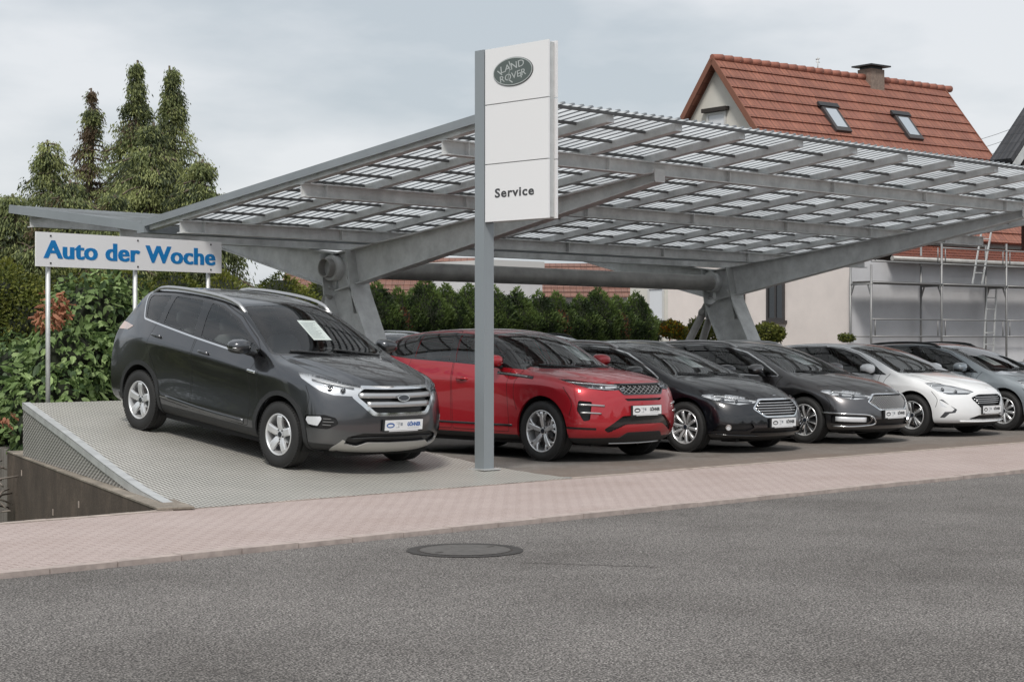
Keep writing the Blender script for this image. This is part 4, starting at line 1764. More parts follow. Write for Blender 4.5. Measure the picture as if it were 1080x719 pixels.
# ================================================================== PYLON SIGN
py = empty('pylon_sign', (13.33, 14.0, rz(14.0)))
tag(py, 'tall white service sign on a grey steel post beside the ramp', 'sign')
bz = rz(14.0)
m_ = MB()
hw = 0.074
m_.box(-hw, hw, -hw, hw, 0.0, 4.66 - bz)
m_.build('post', 'pylon_grey', py)
m_ = MB(); m_.box(-0.13, 0.13, -0.13, 0.13, 0.002, 0.014)
m_.build('base_plate', 'galv_light', py)
PY0, PY1 = -hw - 0.015, -hw - 0.985      # Y extent towards the road
for sg in (-1, 1):
    for (z0, z1) in ((2.77, 3.392), (3.402, 4.042), (4.052, 4.655)):
        m_ = MB()
        xa = sg * 0.072
        m_.box(min(xa, xa - sg * 0.022), max(xa, xa - sg * 0.022), PY1, PY0, z0 - bz, z1 - bz)
        m_.build('panel', 'sign_white', py)
m_ = MB(); m_.box(-0.045, 0.045, PY1 + 0.03, PY0 + 0.0, 2.785 - bz, 4.64 - bz)
m_.build('frame', 'galv_light', py)
m_ = MB()
for z_ in (2.80, 4.60):
    m_.box(-0.05, 0.05, PY0 - 0.002, PY0 + 0.014, z_ - bz - 0.03, z_ - bz + 0.03)
m_.build('bracket', 'steel_dark', py)
# face seen by the camera looks towards -X : text right = towards the road (-Y)
def pyf(yoff, z): return frame_of((-0.0735, yoff, z - bz), (0, -1, 0), (0, 0, 1))
text_on('Service', 0.135, pyf((PY0 + PY1) / 2 + 0.03, 3.03), py, 'text_grey', center=True, width=0.60, bold=0.0035, spacing=1.12, extrude=0.001)
m_ = MB()
cy, cz = (PY0 + PY1) / 2 + 0.045, 4.37 - bz
n = 48
def oval(ra, rb, x, dz=0, dy=0):
    return [(x, cy + dy - ra * math.cos(2 * math.pi * k / n), cz + dz + rb * math.sin(2 * math.pi * k / n)) for k in range(n)]
def ovalprism(ra, rb, x0, x1, name, mat, par, dz=0, dy=0):
    q = MB()
    q.add(oval(ra, rb, x0, dz, dy) + oval(ra, rb, x1, dz, dy), [tuple(range(n)), tuple(range(2 * n - 1, n - 1, -1))] + [(k, (k + 1) % n, n + (k + 1) % n, n + k) for k in range(n)])
    return q.build(name, mat, par)
em = ovalprism(0.305, 0.155, -0.0722, -0.079, 'emblem', 'text_grey', py)
ovalprism(0.300, 0.150, -0.078, -0.081, 'emblem_rim', 'emblem_silver', em, 0.003, 0.003)
ovalprism(0.288, 0.139, -0.080, -0.083, 'emblem_field', 'emblem_green', em, 0.003, 0.003)
fr = frame_of((-0.0835, cy, cz + 0.022), (0, -1, 0), (-0.0, 0, 1))
tilt = Matrix.Rotation(R(8), 4, 'Z')
text_on('LAND', 0.105, fr @ tilt, em, 'emblem_silver', center=True, width=0.36, bold=0.0, extrude=0.001)
fr = frame_of((-0.0835, cy - 0.01, cz - 0.078), (0, -1, 0), (-0.0, 0, 1))
text_on('ROVER', 0.10, fr @ tilt, em, 'emblem_silver', center=True, width=0.40, bold=0.0, extrude=0.001)
m_ = MB()
def bar(y0, z0, y1, z1, w):
    a = Vector((0, cy + y0, cz + z0)); b_ = Vector((0, cy + y1, cz + z1)); dd = (b_ - a).normalized(); nn = Vector((0, -dd.z, dd.y)) * w / 2
    v = [a + nn, a - nn, b_ - nn, b_ + nn]
    m_.add([(-0.0845, p.y, p.z) for p in v], [(0, 1, 2, 3)])
# the zigzag stroke that links the two words
bar(0.235, 0.028, 0.160, -0.02, 0.014); bar(0.055, 0.115, 0.035, 0.07, 0.014); bar(0.07, -0.075, 0.0, -0.118, 0.014); bar(-0.12, -0.02, -0.135, -0.08, 0.014)
bar(0.035, 0.07, 0.07, -0.075, 0.006)
m_.build('emblem_stroke', 'emblem_silver', em, fixn=False)

# ================================================================== "AUTO DER WOCHE" BOARD
A0 = Vector((11.31, 20.15)); A1 = Vector((14.39, 20.49))
ad = (A1 - A0).normalized(); an = Vector((ad.y, -ad.x))
bd = empty('advertising_board', (A0.x, A0.y, 0), (0, 0, math.atan2(ad.y, ad.x)))
tag(bd, 'long white board with bold blue lettering on thin steel posts', 'sign')
L = (A1 - A0).length
m_ = MB(); m_.box(0, L, -0.012, 0.012, 2.42, 2.86); m_.build('board', 'sign_white', bd)
for px_ in (0.22, 1.62, 2.90):
    m_ = MB(); m_.cyl((px_, 0.045, 0.0), (px_, 0.045, 2.80), 0.03, 12); m_.build('post', 'galv_light', bd)
m_ = MB()
for px_ in (0.22, 1.62, 2.90):
    for z_ in (2.465, 2.815):
        m_.cyl((px_, -0.012, z_), (px_, -0.018, z_), 0.013, 10)
m_.build('bolt', 'steel_dark', bd)
vs_, fs_ = text_mesh('Auto der Woche', 0.325, bold=0.004, extrude=0.001, spacing=1.04)
x0_ = min(v.x for v in vs_); x1_ = max(v.x for v in vs_); sc_ = 2.85 / (x1_ - x0_)
V_, F_ = [], []
for q_, dx_ in enumerate((-0.013, -0.0065, 0.0, 0.0065, 0.013)):     # heavy strokes
    k_ = len(V_)
    V_ += [(0.122 + (v.x - x0_) * sc_ + dx_, -0.0135 - v.z - 0.0004 * q_, 2.532 + v.y) for v in vs_]
    F_ += [tuple(i + k_ for i in f) for f in fs_]
meshobj('lettering', V_, F_, 'sign_blue', bd)
# cavities of the letters stay open, board shows through

# ================================================================== CARPORT
XL, XE = 13.85, 30.6
YF, YV, YB = 13.7, 21.64, 25.45
def zf(y): return 3.155 + 0.125 * (YV - y)
def zb(y): return 3.155 + 0.118 * (y - YV)
cp = empty('carport', (17.5, 21.75, 0))
tag(cp, 'grey steel butterfly carport roof over the row of cars', 'carport')
off = Vector((17.5, 21.75, 0))
def CB(m_, name, mat, fixn=True):
    return m_.build(name, mat, cp, fixn=fixn, xf=Matrix.Translation(-off))
for (ya, yb_, zz, nm) in ((YF, YV - 0.04, zf, 'roof_sheet'), (YV + 0.04, YB, zb, 'roof_sheet')):
    m_ = MB()
    x = XL
    pt = 0.155
    while x < XE:
        # translucent pan
        m_.add([(x, ya, zz(ya)), (x + pt * 0.68, ya, zz(ya)), (x + pt * 0.68, yb_, zz(yb_)), (x, yb_, zz(yb_))], [(0, 1, 2, 3)], 0)
        a, b_ = x + pt * 0.68, x + pt
        h = 0.022
        prof = [(a, 0), (a + 0.012, h), (b_ - 0.012, h), (b_, 0)]
        v = [(px_, ya, zz(ya) + dz) for px_, dz in prof] + [(px_, yb_, zz(yb_) + dz) for px_, dz in prof]
        m_.add(v, [(0, 1, 5, 4), (1, 2, 6, 5), (2, 3, 7, 6)], 1)
        m_.add([(a, ya, zz(ya) - 0.001), (b_, ya, zz(ya) - 0.001), (b_, yb_, zz(yb_) - 0.001), (a, yb_, zz(yb_) - 0.001)], [(0, 1, 2, 3)], 1)
        x += pt
    CB(m_, nm, ['roof_translucent', 'roof_rib'], False)
# joists
x = XL + 0.10
jx = []
while x < XE:
    jx.append(x); x += 1.24
for x in jx:
    m_ = MB()
    m_.beam((x, YF + 0.12, zf(YF + 0.12) - 0.06), (x, YV - 0.1, zf(YV - 0.1) - 0.06), 0.12, 0.10)
    CB(m_, 'joist', 'galvanised')
    m_ = MB()
    m_.beam((x, YV + 0.1, zb(YV + 0.1) - 0.06), (x, YB - 0.1, zb(YB - 0.1) - 0.06), 0.12, 0.10)
    CB(m_, 'joist', 'galvanised')
# battens
y = YF + 0.06
while y < YB:
    if abs(y - YV) > 0.15:
        zz = zf if y < YV else zb
        m_ = MB()
        m_.box(XL, XE, y - 0.017, y + 0.017, zz(y) - 0.040, zz(y) - 0.006)
        CB(m_, 'batten', 'batten_steel')
    y += 0.56
# purlins
for y in (15.3, 18.0, 20.75):
    m_ = MB(); m_.ibeam((XL + 0.03, y, zf(y) - 0.20), (XE, y, zf(y) - 0.20), 0.15, 0.18, 0.014)
    for xs in jx[::2]:
        m_.box(xs + 0.3, xs + 0.312, y - 0.07, y + 0.07, zf(y) - 0.275, zf(y) - 0.125)
    CB(m_, 'purlin', 'galvanised')
for y in (22.3, 24.9):
    m_ = MB(); m_.ibeam((XL + 0.03, y, zb(y) - 0.20), (XE, y, zb(y) - 0.20), 0.15, 0.18, 0.014)
    CB(m_, 'purlin', 'galvanised')
# rake fascia, valley gutter, front trim
m_ = MB()
m_.beam((XL - 0.02, YF, zf(YF) - 0.01), (XL - 0.02, YV, zf(YV) - 0.01), 0.03, 0.10)
CB(m_, 'verge_trim', 'steel_grey_paint')
m_ = MB()
m_.beam((XL - 0.02, YV, zb(YV) - 0.05), (XL - 0.02, YB, zb(YB) - 0.04), 0.03, 0.13)
CB(m_, 'verge_trim', 'steel_grey_paint')
m_ = MB()
m_.box(XL - 0.04, XE, YV - 0.09, YV + 0.09, zf(YV) - 0.14, zf(YV) - 0.03)
CB(m_, 'gutter', 'steel_grey_paint')
# portal frames
for X in (17.5, 26.95, ):
    m_ = MB()
    a = Vector((X, 21.75, zf(21.75) - 0.28 - 0.31)); b_ = Vector((X, 15.05, zf(15.05) - 0.29 - 0.07))
    m_.ibeam(a, b_, 0.20, 0.60, 0.018, h2=0.14)
    m_.box(X - 0.10, X + 0.10, 15.04, 15.06, b_.z - 0.07, b_.z + 0.10)
    CB(m_, 'front_beam', 'galvanised')
    m_ = MB()
    a = Vector((X, 21.75, zb(21.75) - 0.29 - 0.30)); b_ = Vector((X, 25.2, zb(25.2) - 0.29 - 0.08))
    m_.ibeam(a, b_, 0.20, 0.58, 0.018, h2=0.15)
    CB(m_, 'rear_beam', 'galvanised')
    # column: web and two flanges, leaning to the road
    m_ = MB()
    top_z = 2.32
    t0 = Vector((X, 21.45, top_z)); b0 = Vector((X, 20.25, 0.0))
    m_.ibeam(b0 + Vector((0, 0.15, 0)), t0 + Vector((0, 0.12, 0)), 0.40, 0.66, 0.03, up=(0, 1, 0))
    m_.box(X - 0.28, X + 0.28, 19.95, 20.85, 0, 0.03)
    CB(m_, 'column', 'galvanised')
    m_ = MB()
    m_.beam((X, 21.12, 1.9), (X, 21.32, zf(21.3) - 0.30), 0.40, 0.022, (0, 1, 0))
    m_.beam((X, 21.80, 1.9), (X, 21.95, zf(21.6) - 0.30), 0.40, 0.022, (0, 1, 0))
    CB(m_, 'stiffener_plate', 'galv_light')
    for sg in (-1, 1):
        m_ = MB()
        m_.cyl((X + 0.10 * sg, 21.85, 2.2), (X + 0.42 * sg, 23.0, 0.0), 0.075, 14)
        m_.ell((X + 0.12 * sg, 21.95, 2.02), 0.10, 0.10, 0.10, 10, 6)
        CB(m_, 'strut', 'pipe_steel')
m_ = MB()
m_.tube([(17.22, 21.75, 2.62), (27.3, 21.75, 2.60)], 0.15, 28, caps=False)
m_.tube([(17.22, 21.75, 2.62), (27.3, 21.75, 2.60)], 0.132, 28, caps=False)
n = 28
v = []
for k in range(n):
    a = 2 * math.pi * k / n
    v += [(17.22, 21.75 + 0.15 * math.cos(a), 2.62 + 0.15 * math.sin(a)), (17.22, 21.75 + 0.132 * math.cos(a), 2.62 + 0.132 * math.sin(a))]
m_.add(v, [(2 * k, 2 * k + 1, (2 * k + 3) % (2 * n), (2 * k + 2) % (2 * n)) for k in range(n)])
CB(m_, 'ridge_pipe', 'pipe_steel', False)
for X in (17.5, 26.95):
    m_ = MB()
    m_.tube([(X - 0.16, 21.75, 2.62), (X + 0.16, 21.75, 2.62)], 0.20, 28)
    CB(m_, 'pipe_sleeve', 'galvanised')
# ================================================================== HOUSES
def local_root(name, O, u, label, cat='house'):
    e = empty(name, (O[0], O[1], 0), (0, 0, math.atan2(u[1], u[0])))
    tag(e, label, cat)
    return e

def gable_roof(root, x0, x1, ridge_y, ze, zr, half, over, mat='roof_tiles', rows=None, verge=0.25, name='roof'):
    """tiled roof as stepped rows, ridge along local x"""
    slope = (zr - ze) / half
    cs = math.sqrt(1 + slope * slope)
    row = 0.35
    ln = (half + over) * cs
    n = max(3, int(round(ln / row)))
    m_ = MB()
    for sg in (-1, 1):
        for k in range(n):
            s0, s1 = ln * k / n, ln * (k + 1) / n      # distance from the ridge
            y0, y1 = ridge_y + sg * s0 / cs, ridge_y + sg * s1 / cs
            z0, z1 = zr - s0 / cs * slope, zr - s1 / cs * slope
            t = 0.045
            nx, nz = sg * slope / cs, 1 / cs
            lo, hi = 0.0, t
            v = []
            for x in (x0 - verge, x1 + verge):
                v += [(x, y0 + nx * 0.005, z0 + nz * 0.005), (x, y1 + nx * t, z1 + nz * t), (x, y1 - nx * 0.02, z1 - nz * 0.02), (x, y0 - nx * 0.02, z0 - nz * 0.02)]
            m_.add(v, [(0, 1, 5, 4), (1, 2, 6, 5), (0, 3, 2, 1), (4, 5, 6, 7), (3, 7, 6, 2)])
    o = m_.build(name, mat, root, fixn=False)
    set_uv(o, lambda c: (c.x, (abs(c.y - ridge_y) * cs) % 1000))
    r_ = MB()
    x = x0 - verge
    while x < x1 + verge:
        r_.tube([(x, ridge_y, zr + 0.02), (x + 0.36, ridge_y, zr + 0.035)], 0.1, 10, radii=[0.085, 0.10])
        x += 0.34
    r_.build('ridge', 'ridge_tile', o)
    for x in (x0 - verge - 0.012, x1 + verge + 0.012):
        b = MB()
        for sg in (-1, 1):
            b.beam((x, ridge_y, zr - 0.04), (x, ridge_y + sg * (half + over), zr - 0.04 - (half + over) * slope), 0.03, 0.15)
        b.build('bargeboard', 'verge_tile', o)
    return o

def window(root, name, p0, p1, axis, depth_dir, frame='window_frame', pane='window_pane', sill=True, bars=1, fw=0.06):
    """p0,p1 opposite corners in local space on a wall of constant x ('x') or y ('y')"""
    h = 1 if axis == 'x' else 0
    w0, w1 = sorted((p0[h], p1[h])); z0, z1 = sorted((p0[2], p1[2])); c = p0[0] if axis == 'x' else p0[1]
    def bx(mb, a0, a1, b0, b1, d0, d1):
        lo, hi = sorted((c + d0 * depth_dir, c + d1 * depth_dir))
        if axis == 'x': mb.box(lo, hi, a0, a1, b0, b1)
        else: mb.box(a0, a1, lo, hi, b0, b1)
    m_ = MB()
    bx(m_, w0, w0 + fw, z0, z1, 0.002, 0.045); bx(m_, w1 - fw, w1, z0, z1, 0.002, 0.045)
    bx(m_, w0 + fw, w1 - fw, z0, z0 + fw, 0.002, 0.045); bx(m_, w0 + fw, w1 - fw, z1 - fw, z1, 0.002, 0.045)
    for k in range(1, bars + 1):
        a = w0 + (w1 - w0) * k / (bars + 1)
        bx(m_, a - 0.025, a + 0.025, z0 + fw, z1 - fw, 0.002, 0.035)
    f = m_.build('window', frame, root)
    m_ = MB(); bx(m_, w0 + fw, w1 - fw, z0 + fw, z1 - fw, 0.004, 0.014)
    m_.build('pane', pane, f)
    if sill:
        m_ = MB(); bx(m_, w0 - 0.07, w1 + 0.07, z0 - 0.07, z0 - 0.003, 0.0, 0.12)
        m_.build('sill', 'window_frame_dark', f)
    return f

H = local_root('house', (35.2, 28.5), (.9925, -.1214), 'house with steep red tiled roof, two skylights and pinkish gable wall')
wz0 = -0.1
m_ = MB()
XG, XB = 0.25, 9.0
hw_, ez, rzz = 3.45, 4.3, 8.62
m_.add([(XG, -hw_, wz0), (XG, hw_, wz0), (XG, hw_, ez), (XG, 0, rzz - 0.02), (XG, -hw_, ez),
        (XB, -hw_, wz0), (XB, hw_, wz0), (XB, hw_, ez), (XB, 0, rzz - 0.02), (XB, -hw_, ez)],
       [(0, 4, 3, 2, 1), (5, 6, 7, 8, 9), (0, 5, 9, 4), (1, 2, 7, 6), (0, 1, 6, 5)])
m_.build('wall', 'render_cream', H)
gable_roof(H, XG, XB, 0, ez + 0.05, 8.72, 3.5, 0.25)
# annex
m_ = MB(); m_.box(XG + 0.004, 12.5, -4.42, -hw_ - 0.004, wz0, 3.42)
m_.build('annex_wall', 'render_grey', H)
m_ = MB(); m_.box(XG - 0.028, XG - 0.002, -4.44, 1.9, wz0, 4.1)
m_.build('plinth_render', 'render_pink', H)
m_ = MB()
n = 5
for k in range(n):
    y0 = -hw_ - 0.02 - 1.25 * k / n; y1 = -hw_ - 0.02 - 1.25 * (k + 1) / n
    z0 = 3.92 - 0.42 * k / n; z1 = 3.92 - 0.42 * (k + 1) / n
    m_.add([(XG + 1.2, y0, z0), (12.7, y0, z0), (12.7, y1, z1 + 0.03), (XG + 1.2, y1, z1 + 0.03), (XG + 1.2, y1, z1 - 0.02), (12.7, y1, z1 - 0.02)], [(0, 1, 2, 3), (3, 2, 5, 4)])
o = m_.build('annex_roof', 'roof_tiles_dark', H, fixn=False)
set_uv(o, lambda c: (c.x, c.y))
m_ = MB(); m_.tube([(XG + 1.1, -4.78, 3.45), (12.8, -4.78, 3.43)], 0.06, 10); m_.build('gutter', 'pipe_steel', H)
m_ = MB(); m_.box(4.6, 8.9, -hw_ - 0.03, -hw_ - 0.003, 3.95, 4.32); m_.build('parapet', 'render_white', H)
# chimney
m_ = MB(); m_.box(5.80, 6.36, -0.26, 0.22, 8.2, 8.98); ch = m_.build('chimney', 'chimney_brick', H)
m_ = MB(); m_.box(5.68, 6.50, -0.38, 0.34, 9.05, 9.09); m_.box(5.84, 6.32, -0.22, 0.18, 8.98, 9.05); m_.build('chimney_cap', 'steel_dark', ch)
# antenna
m_ = MB(); m_.cyl((3.95, 0, 8.7), (3.95, 0, 9.12), 0.016, 6); m_.cyl((3.88, 0, 9.0), (4.02, 0, 9.0), 0.012, 6); m_.cyl((3.95, -0.06, 9.08), (3.95, 0.06, 9.08), 0.02, 6)
m_.build('antenna', 'galv_light', H)
# skylights on the near slope
sl = (8.72 - ez - 0.05) / 3.5
cs = math.sqrt(1 + sl * sl)
for ux in (3.30, 6.20):
    yc = -1.22
    zc = 8.72 - sl * abs(yc) + 0.09
    t1 = Vector((0, -1 / cs, -sl / cs)); nn = Vector((0, -sl / cs, 1 / cs)); c = Vector((ux, yc, zc))
    m_ = MB(); m_.obox(c, (1, 0, 0), t1, nn, 0.30, 0.46, 0.05); f = m_.build('skylight', 'window_frame_dark', H)
    m_ = MB(); m_.obox(c + nn * 0.045, (1, 0, 0), t1, nn, 0.20, 0.33, 0.012); m_.build('pane', 'skylight_pane', f)
    m_ = MB(); m_.obox(c + nn * 0.052 - t1 * 0.47, (1, 0, 0), t1, nn, 0.38, 0.07, 0.03); m_.build('shutter_box', 'steel_dark', f)
# gable windows
window(H, 'window', (XG - 0.03, -1.74, 1.98), (XG - 0.03, -2.35, 2.98), 'x', -1, 'window_frame_dark')
window(H, 'window', (XG - 0.03, -0.40, 1.98), (XG - 0.03, -0.98, 2.95), 'x', -1, 'window_frame_dark')
window(H, 'window', (XG - 0.002, 2.06, 2.02), (XG - 0.002, 2.70, 2.92), 'x', -1, 'window_frame', 'shutter_white', bars=0)
f = window(H, 'window', (XG - 0.002, -0.28, 6.75), (XG - 0.002, 0.42, 7.36), 'x', -1, 'window_frame', 'shutter_white', sill=False, bars=0)
m_ = MB(); m_.box(XG - 0.14, XG - 0.004, -0.38, 0.52, 7.37, 7.47); m_.build('shutter_box', 'wood_dark', f)
m_ = MB()
for k in range(10):
    m_.box(XG - 0.010, XG - 0.0, 0, 0, 0, 0)
# steps and low white wall at the left
S_ = empty('entrance_steps', (33.3, 29.6, 0), (0, 0, R(-7)))
tag(S_, 'white rendered entrance steps with dark grille behind the right column', 'steps')
m_ = MB()
for k in range(5):
    m_.box(-0.2 - 0.28 * k, 1.4, 0.0, 1.1, 1.15 + 0.0 * k - 0.17 * k - 0.17, 1.15 - 0.17 * k)
m_.box(-0.3, 1.4, 1.1, 1.25, 0, 1.95)
m_.box(-1.6, 1.4, 0, 1.1, 0, 0.35)
m_.build('stair_block', 'render_white', S_)
m_ = MB()
for k in range(4):
    for j in range(3):
        m_.box(0.05 + 0.16 * k, 0.17 + 0.16 * k, 1.08, 1.095, 1.50 + 0.12 * j, 1.60 + 0.12 * j)
m_.build('grille_blocks', 'window_frame_dark', S_)

# ---- scaffold in front of the annex
SC = local_root('scaffold', (35.2, 28.5), (.9925, -.1214), 'tubular steel scaffold in front of the grey annex wall', 'scaffold')
UU = [0.05, 2.60, 5.12, 7.7]
for u_ in UU:
    for y_ in (-4.62, -5.25):
        m_ = MB(); m_.cyl((u_, y_, 0.0), (u_, y_, 3.9 if u_ > 1 else 3.25), 0.027, 8); m_.cyl((u_, y_, 0), (u_, y_, 0.012), 0.08, 8)
        m_.build('standard', 'scaffold_steel', SC)
for i in range(3):
    a, b_ = UU[i], UU[i + 1]
    m_ = MB(); m_.box(a + 0.03, b_ - 0.03, -5.22, -4.65, 2.82, 2.87); m_.build('deck', 'scaffold_deck', SC)
    for z_, yy in ((1.58, -5.25), (1.98, -5.25), (3.33, -5.25), (3.72, -5.25), (2.84, -5.28)):
        if i == 0 and z_ > 3.5: continue
        m_ = MB(); m_.cyl((a, yy, z_), (b_, yy, z_), 0.02, 6); m_.build('rail', 'scaffold_steel', SC)
    for z_, yy in ((1.58, -4.62),):
        m_ = MB(); m_.cyl((a, yy, z_), (b_, yy, z_), 0.018, 6); m_.build('rail', 'scaffold_steel', SC)
    for u_ in (a + 0.14, b_ - 0.14):
        m_ = MB(); m_.cyl((u_, -5.25, 1.58), (u_, -5.25, 1.98), 0.015, 6); m_.cyl((u_, -5.25, 3.33), (u_, -5.25, 3.72), 0.015, 6); m_.build('guard_post', 'scaffold_steel', SC)
for u_ in UU:
    for z_ in (2.80, ):
        m_ = MB(); m_.cyl((u_, -5.3, z_), (u_, -4.6, z_), 0.022, 6); m_.beam((u_, -4.72, z_ - 0.02), (u_, -4.62, z_ - 0.28), 0.03, 0.03); m_.beam((u_, -5.15, z_ - 0.02), (u_, -5.25, z_ - 0.28), 0.03, 0.03)
        m_.build('transom', 'scaffold_steel', SC)
m_ = MB(); m_.cyl((5.15, -5.3, 0.4), (7.7, -5.3, 2.8), 0.02, 6); m_.build('brace', 'scaffold_steel', SC)
def ladder(base, top, label):
    e = local_root('ladder', (35.2, 28.5), (.9925, -.1214), label, 'ladder')
    a, b_ = Vector(base), Vector(top); ax = Vector((0.0, 1, 0)) * 0.0 + Vector((1, 0, 0)) * 0.19
    m_ = MB(); m_.beam(a - ax, b_ - ax, 0.025, 0.05); m_.beam(a + ax, b_ + ax, 0.025, 0.05); m_.build('stringer', 'galv_light', e)
    n = int((b_ - a).length / 0.28)
    m_ = MB()
    for k in range(1, n):
        p = a + (b_ - a) * (k / n); m_.cyl(p - ax, p + ax, 0.014, 6)
    m_.build('rungs', 'galv_light', e)
ladder((4.35, -4.95, 2.88), (4.95, -4.85, 4.6), 'upper aluminium ladder leaning from the scaffold deck to the roof')
ladder((4.75, -4.95, 0.5), (5.0, -4.9, 2.85), 'lower aluminium ladder standing inside the scaffold')

# ---- neighbour building at the right edge
p = at(1048, 34)
NB = empty('neighbour_building', (p[0], p[1], 0), (0, 0, R(-7)))
tag(NB, 'dark timber clad building with slate roof cut by the right picture edge', 'building')
zt = topz(172, 34)
m_ = MB()
m_.beam((-0.1, -0.25, zt), (4.0, -0.25, zt + 4.2), 0.5, 0.10, (0, 0, 1)); o = m_.build('roof', 'roof_slate', NB)
set_uv(o, lambda c: (c.y, c.x * 1.6))
m_ = MB(); m_.beam((-0.04, -0.52, zt - 0.12), (4.0, -0.52, zt + 4.02), 0.03, 0.15, (0, 0, 1)); m_.build('bargeboard', 'galv_light', NB)
m_ = MB()
m_.add([(0.28, -0.45, 3.75), (0.28, -0.45, zt + 0.2), (4.0, -0.45, zt + 4.0), (4.0, -0.45, 3.75), (0.28, -0.05, 3.75), (0.28, -0.05, zt + 0.2), (4.0, -0.05, zt + 4.0), (4.0, -0.05, 3.75)],
       [(0, 1, 2, 3), (7, 6, 5, 4), (0, 4, 5, 1), (0, 3, 7, 4), (2, 6, 7, 3)])
m_.build('timber_cladding', 'wood_dark', NB)
m_ = MB(); m_.box(0.80, 4.0, -0.46, -0.05, 3.25, 3.74); m_.build('tiled_apron', 'roof_tiles_dark', NB)
m_ = MB(); m_.beam((-0.3, -1.2, 0.75), (2.0, -1.2, 2.6), 0.05, 0.26); m_.build('stair_stringer', 'wood_brown', NB)
m_ = MB(); m_.box(0.35, 4.0, -1.1, -0.6, 0, 1.25); m_.build('stair_base', 'wood_dark', NB)
m_ = MB(); m_.box(0.86, 4.0, -0.6, -0.1, 2.0, 2.6); m_.build('stair_landing', 'wood_dark', NB)

# ---- far houses behind the dark hedge
def far_house(px0, px1, Z, ytop, yeave, wallmat, label, zb_=0):
    a, b_ = Vector(at(px0, Z)), Vector(at(px1, Z))
    ex = (b_ - a).normalized(); Ln = (b_ - a).length
    e = empty('house', tuple(a), (0, 0, math.atan2(ex.y, ex.x)))
    tag(e, label, 'house', None)
    ze = topz(yeave, Z); zr = topz(ytop, Z)
    m_ = MB(); m_.box(0, Ln, 0.3, 6, 0, ze); m_.build('wall', wallmat, e)
    # low pitched roof facing us
    n = 8
    m_ = MB()
    for k in range(n):
        y0 = 3.1 - 3.2 * k / n; y1 = 3.1 - 3.2 * (k + 1) / n
        z0 = zr - (zr - ze) * k / n; z1 = zr - (zr - ze) * (k + 1) / n
        m_.add([(-0.2, y0, z0), (Ln + 0.2, y0, z0), (Ln + 0.2, y1, z1 + 0.04), (-0.2, y1, z1 + 0.04), (-0.2, y1, z1), (Ln + 0.2, y1, z1)], [(0, 1, 2, 3), (3, 2, 5, 4)])
    m_.add([(-0.2, 3.1, zr), (-0.2, 6.2, ze), (Ln + 0.2, 6.2, ze), (Ln + 0.2, 3.1, zr)], [(0, 1, 2, 3)])
    m_.add([(-0.0, 0.3, ze), (0, 3.1, zr), (0, 6, ze)], [(0, 1, 2)]); m_.add([(Ln, 0.3, ze), (Ln, 3.1, zr), (Ln, 6, ze)], [(0, 1, 2)])
    o = m_.build('roof', 'roof_tiles_faded', e, fixn=False); set_uv(o, lambda c: (c.x, c.y * 1.1))
    m_ = MB()
    for k in range(3):
        m_.box(Ln * (0.2 + 0.27 * k), Ln * (0.2 + 0.27 * k) + 1.0, 0.27, 0.296, ze - 1.9, ze - 0.7)
    m_.build('window', 'window_pane', e)
far_house(300, 508, 62, 268, 312, 'render_cream', 'distant low house with a red tiled roof left of the pylon post')
far_house(568, 662, 60, 274, 314, 'render_white', 'distant house with a red roof seen between pipe and canopy right of the post')
e = empty('garage', at(528, 56)); tag(e, 'distant white flat roofed garage behind the dark hedge', 'garage')
m_ = MB(); m_.box(-0.3, 1.9, 0, 3, 0, topz(283, 56)); m_.build('wall', 'render_white', e)
m_ = MB(); m_.box(-0.5, 1.8, -0.2, 3.2, topz(283, 56) + 0.003, topz(275, 56)); m_.build('roof', 'window_frame', e)

# ---- overhead wires
m_ = MB()
for k in range(3):
    a = Vector(at(985, 70, topz(158 + 10 * k, 70))); b_ = Vector(at(1120, 66, topz(112 + 9 * k, 66)))
    pts = [a + (b_ - a) * (i / 10) - Vector((0, 0, 0.25 * math.sin(math.pi * i / 10))) for i in range(11)]
    m_.tube(pts, 0.008, 4)
o = m_.build('overhead_wires', 'steel_dark')
tag(o, 'three thin overhead wires in the sky right of the red roof', 'wires')
